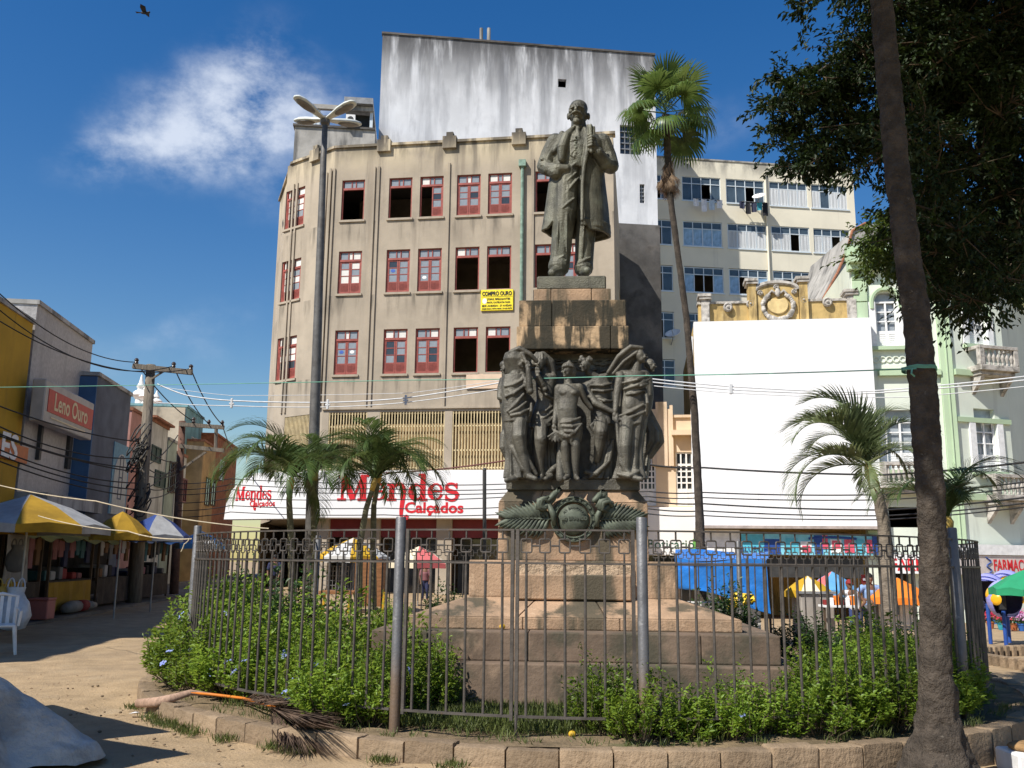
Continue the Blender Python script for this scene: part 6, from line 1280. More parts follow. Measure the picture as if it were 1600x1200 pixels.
palm('feather_palm', 'pale feather palm with yellow crownshaft before the white cladding', p_, r_, m_palmbark, None, [(182, 8, 0, 1.05), (196, -18, 1, 1.05), (165, -34, 1, .95), (150, 18, 2, 1.0), (215, 22, 0, .9), (10, 14, 0, .95), (-25, -5, 1, .8), (35, 2, 1, .8), (95, 26, 2, 1.0), (60, 20, 2, .95), (250, -30, 1, .7), (300, 0, 1, .7), (120, 5, 0, .9), (180, 28, 2, 1.1), (205, 0, 0, 1.1), (172, -12, 1, 1.0), (75, -10, 1, .8), (-10, 30, 2, .9)], FLT, 1.14, 0, None, .42)
Yr = 14.5; p_, r_ = trk([(1482, 1000), (1482, 900), (1481, 850), (1481, 822)], Yr, .10, .07)
palm('feather_palm', 'low dark feather palm by the railing in front of the green house', p_, r_, m_stem_g, None, fr_set(6, 12, -15, 16), FDK, .75, .9, None, .15)
# ---- tall fan palm
Yf = 24.; t = thing('fan_palm', 'tall fan palm with hanging dry skirt and thin grey trunk', 'palm tree', P(1096, 930, Yf))
p_ = [P(x, y, Yf) for x, y in ((1098, 960), (1093, 800), (1085, 640), (1073, 500), (1058, 390), (1046, 300), (1042, 220), (1040, 180))]; bark_trunk('trunk', p_, [.15, .105, .095, .085, .08, .085, .10, .11], m_bark, t, 16, .07, .06, 9)
def fan_mesh(name, pet, rad, n, mat, seed, droop=.5, spread=285, ):
    g = np.random.default_rng(seed); V, Fq = [], []; c0 = np.array([pet, 0, 0.])
    for k in range(n):
        a = R(-spread/2+spread*k/(n-1)); ln = rad*(.72+.28*math.cos(a*.55))*g.uniform(.93, 1.05); d = np.array([math.cos(a), math.sin(a), .10*abs(math.sin(a*3))]); c = c0.copy(); sd = np.array([-d[1], d[0], 0]); b = len(V); wm = rad*R(spread/(n-1))*.52
        for j, t in enumerate((0, .28, .55, .8, 1)):
            w = (0.012, wm*.30, wm*.52, wm*.34, .004)[j]; z = -droop*rad*max(0, t-.35)**1.7*g.uniform(.8, 1.3) + (.03 if k % 2 else 0)*t*(1-t); q = c0+d*ln*t*(1-.25*droop*t*t)+np.array([0, 0, z]); V += [q+sd*w, q-sd*w]
        for j in range(4): e = b+2*j; Fq.append((e, e+1, e+3, e+2))
    b = len(V)
    for i, x in enumerate((0, pet)):
        for y, z in ((-.02, 0), (0, .015), (.02, 0), (0, -.015)): V.append(np.array([x, y, z]))
    for j in range(4): Fq.append((b+j, b+(j+1) % 4, b+4+(j+1) % 4, b+4+j))
    return np_mesh(name, np.array(V), np.array(Fq), mat)
FAN = [fan_mesh('fan_leaf', .85, .95, 38, m_fan, s_, d_) for s_, d_ in ((1, .45), (2, .8), (3, 1.1))]; DRY = [fan_mesh('dry_leaf', .5, .75, 26, m_dead, s_, .5, 60) for s_ in (4, 5)]
rng = random.Random(6); cc = P(1040, 178, Yf)
for k in range(18):
    az = k*137.5; pt = 80-k*7.2+rng.uniform(-6, 6); ob('fan_leaf', FAN[0 if pt > 35 else (1 if pt > 0 else 2)], t, Matrix.Translation(cc+Vector((0, 0, .15-.012*k))) @ Matrix.Rotation(R(az), 4, 'Z') @ Matrix.Rotation(-R(pt), 4, 'Y') @ Matrix.Rotation(rng.uniform(-.4, .4), 4, 'X') @ Matrix.Scale(rng.uniform(.85, 1.05), 4))
for k in range(22):
    az = k*137.5+40; zz = -.25-.06*k*.6; ob('dry_leaf', DRY[k % 2], t, Matrix.Translation(P(1042, 215, Yf)+Vector((0, 0, zz))) @ Matrix.Rotation(R(az), 4, 'Z') @ Matrix.Rotation(R(rng.uniform(78, 88)), 4, 'Y') @ Matrix.Scale(rng.uniform(.6, .8), 4))
for k in range(12):
    az = k*137.5+10; ob('dry_leaf', DRY[k % 2], t, Matrix.Translation(P(1045, 262, Yf)+Vector((0, 0, -.02*k))) @ Matrix.Rotation(R(az), 4, 'Z') @ Matrix.Rotation(R(rng.uniform(45, 75)), 4, 'Y') @ Matrix.Scale(rng.uniform(.5, .68), 4))
# ---- fallen frond on the ground
def fallen():
    g0 = PG(214, 1097); pts_px = [(214, 1099), (245, 1097), (272, 1090), (298, 1082), (330, 1085), (380, 1091), (430, 1105), (452, 1118), (460, 1135)]
    t = thing('fallen_palm_frond', 'fallen palm frond with orange stalk and dry brown leaflets draped over the kerb', 'palm frond', g0); pts = []
    hs = [.07, .13, .19, .21, .20, .20, .20, .17, .12]
    for (x, y), h in zip(pts_px, hs):
        q = PZ(x, y, .13+h); pts.append(q)
    mb = MB(); mb.tube(pts[:5], [.04, .045, .036, .028, .014], 10, flat=.6); mb.build('sheath', mk('pinkish_sheath', (.38, .25, .18), .8, .25, 5, .2, stretch=(3, 8, 3)), t, smooth=1)
    mb = MB(); mb.tube(pts[3:], [.014, .014, .013, .011, .009, .006], 8); mb.build('stalk', plain('orange_stalk', (.55, .17, .02), .5), t, smooth=1)
    g = np.random.default_rng(2); C, D, Nn, L_ = [], [], [], []
    base = [PZ(420, 1103, .34), PZ(452, 1118, .30), PZ(460, 1138, .24)]; 
    for k in range(1000):
        f = g.random(); q = base[0].lerp(base[1], f*2) if f < .5 else base[1].lerp(base[2], f*2-1)
        tx, ty = (g.uniform(465, 552), g.uniform(1082, 1165)) if g.random() < .6 else (g.uniform(425, 520), g.uniform(1140, 1185))
        tz = .30+g.uniform(0, .12) if ty < 1138 else .15+g.uniform(0, .03); e = PZ(tx, ty, tz); d = e-q; ln = d.length*g.uniform(.75, 1.05); C.append(q); D.append(d); Nn.append(g.normal(0, .5, 3)+np.array([0, 0, 1])); L_.append(ln)
    for k in range(110):
        q = PZ(g.uniform(375, 430), g.uniform(1090, 1104), .38); e = PZ(g.uniform(400, 520), g.uniform(1072, 1100), .42); d = e-q; C.append(q); D.append(d); Nn.append(g.normal(0, .5, 3)+np.array([0, 0, 1])); L_.append(d.length)
    C = np.array([list(c) for c in C]); D = np.array([list(c) for c in D]); L_ = np.array(L_); o = ob('leaflets', leaf_mesh('leaflets', C, D, np.array(Nn), L_, np.full(len(L_), .0075), leafmat('dead_leaflet', (.05, .034, .025), (.15, .10, .07), .1, .8), .1, .02), t); o['kind'] = 'stuff'
fallen()
# ================================================================ street lamp, utility poles, cables
m_pole = mk('grey_lamp_post', (.13, .125, .12), .6, .25, 5, .12, 30, metal=.2, blot=((.07, .06, .05), 3, .5, .7, .6))
m_wood = mk('weathered_wooden_pole', (.17, .145, .115), .92, .35, 5, .4, 20, stretch=(3, 3, .4))
m_cable = plain('black_cable', (.012, .012, .013), .6); m_cable_g = plain('green_rope', (.13, .34, .25), .7); m_cable_w = plain('white_bundled_cable', (.62, .63, .64), .6); m_rope = mk('pale_string', (.45, .38, .27), .9, .2, 10, .1)
m_lampw = mk('white_lamp_shell', (.62, .64, .60), .45, .08, 5, .02); m_lampb = mk('lamp_underside', (.20, .185, .17), .5, .2, 6, .05); m_ins = plain('dark_insulator', (.05, .035, .03), .3)
YL = 23.; lamp = thing('street_lamp', 'tall grey street lamp with four white cobra heads', 'street lamp', P(485, 960, YL))
pl = [P(484, 980, YL), P(487, 800, YL), P(492, 640, YL), P(498, 460, YL), P(505, 260, YL), P(508, 192, YL)]; mb = MB(); mb.tube(pl, [.17, .15, .135, .11, .085, .075], 14); mb.build('pole', m_pole, lamp, smooth=1)
tp = pl[-1]; mb = MB(); mb.lathe([(.06, -.1), (.13, -.02), (.13, .12), (.05, .2)], n=12); mb.build('hub', m_pole, lamp, Matrix.Translation(tp), smooth=40)
hm = MB(); rows_ = [(0, .05, .04), (.1, .075, .055), (.3, .10, .08), (.55, .155, .10), (.8, .165, .10), (.97, .12, .07), (1.03, .05, .03)]; n = 14; vs = []
for x, w, h in rows_:
    for j in range(n): a = 2*math.pi*j/n; vs.append((x, w*math.cos(a), h*math.sin(a)*(1 if math.sin(a) > 0 else .35)))
hm.add(vs, [(i*n+j, i*n+(j+1) % n, (i+1)*n+(j+1) % n, (i+1)*n+j) for i in range(len(rows_)-1) for j in range(n)]+[tuple(range(n)), tuple(range((len(rows_)-1)*n, len(rows_)*n))])
head_me = hm.mesh('lamp_head', m_lampw, smooth=1, clean=True); gm_ = MB(); gm_.ell((.66, 0, -.03), (.30, .135, .035), 14, 6); glass_me = gm_.mesh('lamp_glass', m_lampb, smooth=1)
for az in (-125, -35, 150, 40):
    m_ = Matrix.Translation(tp+Vector((0, 0, .08))) @ Matrix.Rotation(R(az), 4, 'Z') @ Matrix.Rotation(-R(11), 4, 'Y') @ Matrix.Scale(1.08, 4); h_ = ob('lamp_head', head_me, lamp, m_); ob('lamp_glass', glass_me, h_, m_)
def cable(name, lab, cat, pts, r, mat, sag=0., grp=None, n=22):
    q = []; pts = [Vector(p) for p in pts]
    for i in range(len(pts)-1):
        for k in range(n): t = k/n; p = pts[i].lerp(pts[i+1], t); q.append(p-Vector((0, 0, sag*4*t*(1-t))))
    q.append(pts[-1]); mb = MB(); mb.tube(q, r, 5, caps=False); return tag(mb.build(name, mat, smooth=1), lab, cat, grp)
# wooden poles down the market street
Y1 = 29.; up1 = thing('utility_pole', 'leaning wooden utility pole with long crossarm, wrapped in cables', 'utility pole', P(208, 960, Y1))
pb_, pt_ = P(206, 990, Y1), P(236, 570, Y1); mb = MB(); mb.tube([pb_, pb_.lerp(pt_, .5), pt_], [.22, .19, .14], 12); mb.build('pole', m_wood, up1, smooth=1)
mb = MB(); mb.bar(P(208, 572, Y1-.2), P(300, 582, Y1-.2), .13, .16); mb.build('crossarm', m_wood, up1); mb = MB(); mb.bar(P(237, 592, Y1-.15), P(256, 580, Y1-.2), .05); mb.build('brace', m_wood, up1)
ins = [(213, 565), (271, 571), (298, 575)]
for x, y in ins: mb = MB(); mb.lathe([(.03, 0), (.07, .04), (.05, .09), (.075, .13), (.05, .18), (.02, .2)], n=10); mb.build('insulator', m_ins, up1, Matrix.Translation(P(x, y+4, Y1-.2)), smooth=40)
mb = MB(); rg_ = random.Random(4)
for k in range(26): 
    a = rg_.uniform(0, 6.28); c = P(218+rg_.uniform(-10, 8), 670+rg_.uniform(0, 130), Y1-.25); mb.tube([c+Vector((.21*math.cos(a+t), .21*math.sin(a+t), .30*math.sin(t*1.3+a))) for t in [j*.7 for j in range(8)]], .022, 5)
mb.build('cable_coils', m_cable, up1)['kind'] = 'stuff'
Y2 = 36.; up2 = thing('utility_pole', 'brown utility frame with two crossarms farther down the market street', 'utility pole', P(276, 950, Y2)); mb = MB(); mb.tube([P(270, 960, Y2), P(285, 658, Y2)], [.18, .13], 10); mb.build('pole', mk('rusty_brown_pole', (.13, .07, .05), .9, .3, 5, .3), up2, smooth=1)
for a, b in (((281, 663), (350, 668)), ((281, 697), (350, 704))): mb = MB(); mb.bar(P(*a, Y2-.2), P(*b, Y2-.2), .14, .15); mb.build('crossarm', m_wood, up2)
mb = MB(); mb.bar(P(281, 735, Y2-.2), P(322, 706, Y2-.2), .08); mb.build('brace', m_wood, up2); mb = MB(); mb.tube([P(338, 664, Y2-.2), P(337, 700, Y2-.2)], .07, 8); mb.build('post', m_wood, up2)
for x, y in ((302, 657), (326, 661), (347, 662)): mb = MB(); mb.lathe([(.03, 0), (.08, .05), (.05, .12), (.08, .17), (.03, .26)], n=10); mb.build('insulator', m_ins, up2, Matrix.Translation(P(x, y+5, Y2-.2)), smooth=40)
# cables: each its own
GB = 'black overhead wires'
for k, (a, b, sg) in enumerate((((-60, 400, 20.), (213, 566, Y1), .6), ((-60, 430, 20.), (271, 572, Y1), .9), ((-60, 462, 20.), (298, 576, Y1), .7))): cable('overhead_wire', 'black wire over the yellow and tiled shops, to '+ORD[k]+' crossarm insulator from them', 'wire', [P(*a), P(*b)], .016, m_cable, sg, GB)
for k, (a, b) in enumerate((((213, 566), (302, 658)), ((271, 572), (326, 662)), ((298, 576), (347, 663)))): cable('overhead_wire', 'black wire between the utility poles, '+ORD[k]+' from the shops', 'wire', [P(*a, Y1), P(*b, Y2)], .02, m_cable, .2, 'wires between the utility poles')
cable('overhead_wire', 'thin wire falling from the far crossarm behind the palms', 'wire', [P(347, 663, Y2), P(372, 715, 44)], .02, m_cable, .2)
for k, (y0, y1, sg) in enumerate(((700, 742, .5), (726, 752, .9), (748, 760, .4), (765, 772, .7), (786, 780, .5), (775, 740, .6), (742, 700, .6))): cable('low_street_wire', 'sagging low black wire along the market shopfronts, '+ORD[(0, 1, 3, 4, 6, 5, 2)[k]]+' counted downward', 'wire', [P(-60, y0-90, 22), P(216, y0-10, Y1-.2), P(278, y1-20, Y2-.2)], .02, m_cable, sg*.4, 'low wires along the market street')
wr = tag(cable('tied_green_rope', 'thin green rope stretched across the square and knotted round the dark trunk', 'rope', [P(-80, 606, 17), P(640, 594, 11.5), P(1000, 587, 9.3), P(1432, 576, Yt-.14)], .0055, m_cable_g, .01), 'thin green rope stretched across the square and knotted round the dark trunk', 'rope')
c0 = P(1436, 577, Yt); kn = MB()
for k in range(3): kn.tube([c0+Vector((.128*math.cos(t), .128*math.sin(t), .010*k-.01+.004*math.sin(5*t))) for t in [j*.42 for j in range(16)]], .005, 5)
kn.tube([P(1425, 577, Yt-.13), P(1424, 584, Yt-.15), P(1429, 588, Yt-.14)], .007, 5); tag(kn.build('rope_knot', m_cable_g), 'green rope wound round the dark tree trunk', 'rope')
YW = 26.
for pts, r, lab in (([(246, 600), (292, 618), (362, 626), (512, 629), (634, 622), (792, 596), (900, 590), (1018, 592)], .020, 'thick white bundled cable with clamps sagging before the beige building'), ([(240, 627), (262, 630), (362, 634), (512, 636), (634, 629), (792, 606), (900, 598), (1018, 597)], .014, 'thinner white cable hanging just under the bundled cable'), ([(250, 604), (360, 618), (640, 614), (792, 592), (900, 594), (1018, 603)], .008, 'fine pale wire above the bundled cable')):
    cable('white_cable', lab, 'cable', [P(x, y, YW-.0027*(x-240)) for x, y in pts], r, m_cable_w, .02)
for x, y in ((362, 630), (512, 632), (634, 625)):
    mb = MB(); p = P(x, y, YW-.0027*(x-240)); mb.box(p.x-.03, p.x+.03, p.y-.03, p.y+.03, p.z-.14, p.z+.14); mb.box(p.x-.07, p.x+.07, p.y-.028, p.y+.028, p.z-.04, p.z+.01); tag(mb.build('cable_clamp', m_cable_w, bevel=.01), 'white clamp spacer joining the white cables', 'clamp', 'clamps on the white cables')
for k, (pts, r) in enumerate((([(1018, 592), (1142, 604), (1320, 613), (1430, 606), (1620, 586)], .018), ([(1018, 597), (1142, 609), (1320, 616), (1430, 610), (1620, 592)], .018), ([(1022, 603), (1142, 614), (1320, 621), (1430, 620), (1620, 602)], .012))):
    cable('white_cable', ('uppermost', 'middle', 'lowest')[k]+' slack pale cable crossing the white cladding to the green house', 'cable', [P(x, y, 24-.004*(x-1000)) for x, y in pts], r, m_cable_w, .01, 'pale cables across the cladding')
mb = MB(); p = P(1142, 608, 23.4); mb.box(p.x-.04, p.x+.04, p.y-.04, p.y+.04, p.z-.13, p.z+.13); tag(mb.build('cable_clamp', m_cable_w, bevel=.01), 'pale clamp on cables before the white cladding', 'clamp')
for k, (a, b, r) in enumerate(((726, 742, .028), (768, 773, .02), (776, 781, .018), (783, 797, .024), (795, 806, .02), (803, 812, .018))):
    cable('low_wire', 'black telephone wire across the cladding, '+ORD[k]+' counted downward', 'wire', [P(1014, a, 27), P(1100, lerp(a, b, .3), 26.5), P(1380, b, 25), P(1620, b-22, 22)], r, m_cable, .04, 'telephone wires across the cladding')
for k, (y0, y1) in enumerate(((748, 756), (765, 770), (778, 776), (790, 792), (757, 764), (800, 803))):
    cable('low_wire', 'black telephone wire across the white shop fascia, '+ORD[(0, 2, 3, 4, 1, 5)[k]]+' counted downward', 'wire', [P(279, y0+8, Y2-.2), P(360, y0, 32), P(600, (y0+y1)/2+3, 29.5), P(800, y1, 29), P(1014, (726, 776, 783, 795, 768, 803)[k], 27)], .016, m_cable, .05, 'telephone wires across the fascia')
cable('red_cable', 'dark red cable sloping across the barred mezzanine', 'cable', [P(560, 740, 30), P(800, 718, 28.5), P(1020, 727, 27)], .025, plain('dark_red_cable', (.12, .03, .03), .6), .1)
cable('pale_string', 'pale string from the market stalls tied to the railing post', 'string', [P(-60, 742, 14), P(150, 783, 12), P(420, 826, cpt(-75, RF).y+.4)], .008, m_rope, .05)
cable('pale_string', 'second pale string knotted at the top of the railing post', 'string', [P(60, 806, 15), P(200, 830, 13), P(300, 842, cpt(A[0], RF).y)], .008, m_rope, .04)
cable('pale_string', 'loose end of pale string dangling from the railing post', 'string', [P(297, 841, cpt(A[0], RF).y-.06), P(288, 850, cpt(A[0], RF).y-.07), P(283, 862, cpt(A[0], RF).y-.06)], .007, m_rope, .01)
# thin iron pole behind the pedestal
sp_ = thing('sign_pole', 'thin dark metal pole standing before the shop fascia near the pedestal', 'pole', P(757, 930, 22)); mb = MB(); mb.tube([P(757, 960, 22), P(757, 735, 22)], .045, 8); mb.build('shaft', m_darkmetal, sp_); mb = MB(); mb.ell(P(757, 734, 22), .05, 8, 6); mb.build('cap', m_darkmetal, sp_)
# bird
bd = thing('flying_bird', 'small dark bird gliding in the blue sky', 'bird', P(226, 20, 40)); c = P(226, 20, 40); mb = MB(); mb.ell(c, (.2, .07, .07), 10, 6); mb.ell(c+Vector((.2, 0, .03)), (.07, .05, .05), 8, 6); mb.add([c+Vector((-.15, -.03, 0)), c+Vector((-.15, .03, 0)), c+Vector((-.42, .08, .02)), c+Vector((-.42, -.08, .02))], [(0, 1, 2, 3)]); mb.build('body', m_black, bd, smooth=1)
for s in (-1, 1):
    mb = MB(); a = [c+Vector(v) for v in ((.1, s*.05, .03), (.12, s*.25, .16), (.0, s*.55, .10), (-.14, s*.25, .13), (-.1, s*.05, .02))]; b = [v+Vector((0, 0, .015)) for v in a]; mb.add(a+b, [(0, 1, 2, 3, 4), (9, 8, 7, 6, 5)]+[(i, (i+1) % 5, 5+(i+1) % 5, 5+i) for i in range(5)]); mb.build('wing', m_black, bd)
# ================================================================ shops down the left side of the street
FL = Facade((-11.5, 0), (-.128, .992))
m_yel = mk('mustard_paint', (.46, .27, .02), .8, .12, .8, .05, 8, streaks=[((.22, .13, .03), 1.5, .2, .55, .75, 0, 0, .5)])
m_tiles = mk('small_white_tiles', (.42, .40, .39), .5, .16, 9, .25, 26, streaks=[((.15, .14, .13), .8, .15, .5, .75, 0, 0, .6)])
m_bluew = mk('deep_blue_paint', (.06, .13, .25), .8, .15, 1, .05); m_slate = mk('slate_blue_render', (.10, .115, .15), .85, .25, 1, .08)
m_pinkw = mk('faded_pink_render', (.46, .24, .20), .9, .2, 1, .08, streaks=[((.16, .1, .08), 1.5, .2, .52, .72, 0, 0, .6)]); m_oldw = mk('old_white_render', (.56, .55, .52), .9, .2, 1, .08, streaks=[((.16, .15, .13), 1.4, .15, .5, .7, 0, 0, .7)])
m_ocw = mk('faded_ochre_render', (.46, .30, .14), .9, .25, 1, .08, streaks=[((.15, .1, .06), 1.5, .2, .5, .72, 0, 0, .6)]); m_brick = mk('orange_brick_render', (.36, .13, .06), .9, .3, 3, .15); m_teal = mk('faded_teal_render', (.20, .38, .42), .9, .2, 1.5, .08, streaks=[((.1, .13, .13), 1.5, .2, .52, .72, 0, 0, .6)])
m_stainw = mk('stained_cream_render', (.52, .46, .36), .9, .2, .8, .1, streaks=[((.09, .085, .075), .7, .25, .42, .6, 0, 0, .85)])
m_green_sh = plain('dark_green_shutter', (.02, .05, .045), .6); m_woodd = mk('dark_wood', (.09, .06, .04), .8, .3, 4, .15)
def lbuild(name, lab, x0, x1, tx, ty, mat, d=0, endmat=None, depth=9., ylo=None):
    u0 = FL.pix(x0, ty, d)[0] if ylo is None else ylo; u1 = FL.pix(x1, ty, d)[0]; zt = FL.pix(tx, ty, d)[1]
    t = thing(name, lab, 'building', FL.pt((u0+u1)/2, 0, d)); mb = MB(); FL.box(mb, u0, u1-.01, -.5, zt, d-depth, d); mb.build('wall', mat, t)
    mb = MB(); FL.box(mb, u0-.04, u1+.03, zt, zt+.14, d-depth, d+.07); mb.build('roof_edge', endmat or m_conc, t); return t, u0, u1, zt
def lwin(t, x0, x1, y0, y1, fm=None, pm=None, d=0, name='window'):
    (u0, z1), (u1, z0) = FL.pix(x0, y0, d), FL.pix(x1, y1, d); z0 = min(z0, FL.pix(x0, y1, d)[1]); mb = MB(); f = .07
    FL.box(mb, u0, u0+f, z0, z1, d-.03, d+.06); FL.box(mb, u1-f, u1, z0, z1, d-.03, d+.06); FL.box(mb, u0+f, u1-f, z1-f, z1, d-.03, d+.055); FL.box(mb, u0+f, u1-f, z0, z0+f, d-.03, d+.055); um = (u0+u1)/2; FL.box(mb, um-f/2, um+f/2, z0+f, z1-f, d-.03, d+.05)
    w = mb.build(name, fm or m_woodd, t); mb = MB(); FL.box(mb, u0+f, u1-f, z0+f, z1-f, d-.02, d+.012); mb.build('pane', pm or m_pane_dark, w); return w
t, u0, u1, z = lbuild('yellow_shop', 'mustard yellow shop building beside the white tiled one', -300, 52, 52, 507, m_yel, ylo=8.4)
mb = MB(); (a, zz1), (b, zz0) = FL.pix(-60, 650, .1), FL.pix(40, 735, .1); m_or = plain('orange_sign', (.55, .14, .03), .5); FL.box(mb, a, b, zz0+.2, zz1-.3, .02, .12); mb.build('sign_panel', m_or, t)
u, zz = FL.pix(15, 699, .13); text_obj('ES', 1.0, FL.mt(u, zz, .13), m_whitep, 'lettering', t, bold=.03, sx=1.3)
mb = MB(); FL.box(mb, u0+4, u1-.6, -.3, 3.0, -.05, .04); mb.build('shop_opening', m_interior, t)  # dark panel on the solid wall stands for the opening's shade
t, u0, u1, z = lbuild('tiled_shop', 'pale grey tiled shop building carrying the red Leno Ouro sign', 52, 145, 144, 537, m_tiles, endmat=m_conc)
mb = MB(); FL.box(mb, u0+.3, u1-.3, -.3, 3.1, -.05, .05); mb.build('shop_opening', m_interior, t); mb = MB(); FL.box(mb, u0, u1, 3.1, 3.5, .0, .9); mb.build('canopy', m_conc, t)  # shop panel coloured dark for the shade of an opening
for x0, x1, y0, y1 in ((57, 67, 655, 718), (102, 112, 680, 732)): (a, c), (b, d_) = FL.pix(x0, y1, .05), FL.pix(x1, y0, .05); mb = MB(); FL.box(mb, a, b, c, d_, 0, .12); mb.build('bracket', m_darkmetal, t)
sg = thing('hanging_sign', 'red Leno Ouro sign in a pale box frame on tiled shop', 'sign', FL.pt(*FL.pix(108, 640, .6), .6)); (a, z1_), (b, z0_) = FL.pix(73, 592, .75), FL.pix(142, 690, .75); z1_ = FL.pix(142, 628, .75)[1]; z0_ = FL.pix(142, 688, .75)[1]
mb = MB(); FL.box(mb, a, b, z0_, z1_, .35, .75); mb.build('box', mk('dull_sign_box', (.45, .42, .38), .6, .15, 2, .05), sg, bevel=.03); mb = MB(); FL.box(mb, a+.12*(b-a)*.5, b-.1, z0_+.35, z1_-.25, .75, .77); mb.build('face', plain('red_sign_face', (.50, .045, .035), .5), sg)
text_obj('Leno Ouro', .78, FL.mt((a+b)/2+.05, (z0_+z1_)/2+.05, .775), plain('cream_lettering', (.70, .58, .35), .5), 'lettering', sg, bold=.012, sx=.92); mb = MB(); FL.box(mb, a+.6, b-.8, (z0_+z1_)/2-.48, (z0_+z1_)/2-.44, .77, .78); mb.build('rule', plain('cream_rule', (.70, .58, .35), .5), sg)
t, u0, u1, z = lbuild('blue_shop', 'blue shop building with painted white arch on its wall', 150, 205, 204, 619, m_slate, d=.6)
mb = MB(); FL.box(mb, u0-.06, u0+.02, -.3, z-.05, -2., .605); mb.build('blue_end_wall', m_bluew, t); (a, c), (b, d_) = FL.pix(168, 802, .6), FL.pix(203, 700, .6); m_lb = plain('light_blue_paint', (.14, .28, .38), .8); mb = MB(); FL.box(mb, a, b, c, d_, .6, .63); mb.build('mural_field', m_lb, t)
mb = MB(); um = (a+b)/2; hw = (b-a)*.40; zs_ = c+(d_-c)*.5; mb.prism([(um-hw, c)]+[(um-hw*math.cos(tt), zs_+(d_-c)*.36*math.sin(tt)) for tt in [math.pi*k/12 for k in range(13)]]+[(um+hw, c)], lambda p, q_, d: FL.pt(p, q_, d), .63, .65); mb.build('mural_arch', plain('pale_mural_paint', (.42, .43, .42), .8), t)
mb = MB(); FL.box(mb, um-hw*.3, um-hw*.2, zs_-.8, zs_+.9, .65, .66); FL.box(mb, um+hw*.2, um+hw*.3, zs_-.8, zs_+.9, .65, .66); [FL.box(mb, um-hw*.2, um+hw*.2, zs_-.8+k*.42, zs_-.74+k*.42, .65, .66) for k in range(5)]; mb.build('mural_drawing', m_slate, t)
t, u0, u1, z = lbuild('pink_house', 'narrow faded pink house behind the wrapped utility pole', 205, 234, 232, 656, m_pinkw, endmat=m_tile); lwin(t, 214, 224, 718, 770)
t, u0, u1, z = lbuild('white_shuttered_house', 'old white house with dark green window shutters and tiled eaves', 234, 263, 262, 672, m_oldw, endmat=m_tile); lwin(t, 237, 250, 694, 720, m_green_sh, m_green_sh); lwin(t, 242, 257, 733, 760, m_green_sh, m_green_sh)
mb = MB(); FL.box(mb, u0-.1, u1+.1, z+.14, z+.24, -1, .3); mb.build('eaves', m_tile, t)
t, u0, u1, z = lbuild('mint_house', 'narrow grey green house with pediment beyond the shuttered house', 263, 277, 276, 694, mk('grey_green_render', (.36, .42, .36), .9, .2, 1, .08)); lwin(t, 265, 268.5, 720, 770); lwin(t, 271, 274.5, 722, 770)
t, u0, u1, z = lbuild('stained_block', 'tall cream block with black water stains and faded teal front', 290, 318, 317, 655, m_teal, endmat=m_teal, d=-1.); mb = MB(); FL.box(mb, u0-.05, u0+.03, 0, z-.05, -9.9, -1.05); mb.build('stained_end_wall', m_stainw, t); [lwin(t, x, x+4, 682+k*2, 715+k, m_oldw, None, -1.) for k, x in enumerate((299, 305, 311))]; [lwin(t, x, x+4, 745+k*2, 790, m_oldw, None, -1.) for k, x in enumerate((299, 305, 311))]
t, u0, u1, z = lbuild('cream_house', 'pale low house with red door frames on the market street', 277, 292, 290, 715, m_oldw, endmat=m_tile); lwin(t, 280, 283, 745, 785, m_darkred); lwin(t, 286, 289, 747, 785, m_darkred)
t, u0, u1, z = lbuild('ochre_house', 'faded ochre house toward the end of the market street', 318, 339, 338, 702, m_ocw, endmat=m_tile); lwin(t, 322, 326, 745, 790); lwin(t, 331, 335, 747, 790)
t, u0, u1, z = lbuild('brick_house', 'tall orange red house closing the market street beside the palms', 339, 372, 345, 684, m_brick, d=.0, endmat=m_brick); lwin(t, 344, 348, 718, 750, m_alu, None, .0)
q0 = P(338, 800, 47); fh = thing('far_house', 'pale stained house seen past the end of the market street', 'building', (q0.x+4, 62, 0)); mb = MB(); mb.box(q0.x-.2, q0.x+9, 62, 70, 0, 12); mb.build('wall', m_stainw, fh); mb = MB(); mb.box(q0.x-.4, q0.x+9.2, 61.8, 70, 12, 12.3); mb.build('roof_edge', m_tile, fh)
for k in range(3):
    for j in range(3): mb = MB(); mb.box(q0.x+1+2.6*k, q0.x+2.1+2.6*k, 61.93, 62.05, 2.5+3*j, 4.3+3*j); mb.build('window', m_pane_dark, fh)
ch = thing('church', 'white church towers with urn finials above the pink house roof', 'church', P(228, 640, 66)); Yc = 66
mb = MB(); a, b = P(206, 700, Yc), P(252, 640, Yc); mb.box(a.x, b.x, Yc, Yc+8, 0, b.z); mb.build('nave', m_oldw, ch)
m_chw = mk('bright_white_render', (.78, .78, .76), .9, .06, 2, .05)
def spire(px, yb, yt, r):
    p0, p1 = P(px, yb, Yc-.5), P(px, yt, Yc-.5); h = p1.z-p0.z; mb = MB(); mb.lathe([(r, 0), (r, h*.12), (r*.6, h*.16), (r*.55, h*.3), (r*1.05, h*.42), (r*.8, h*.52), (r*.35, h*.58), (r*.55, h*.66), (r*.3, h*.76), (r*.1, h*.97), (.02, h)], p0, 12); mb.build('finial', m_chw, ch, smooth=40)
spire(217, 642, 585, .55); spire(243, 640, 610, .42); spire(228, 642, 592, .65)
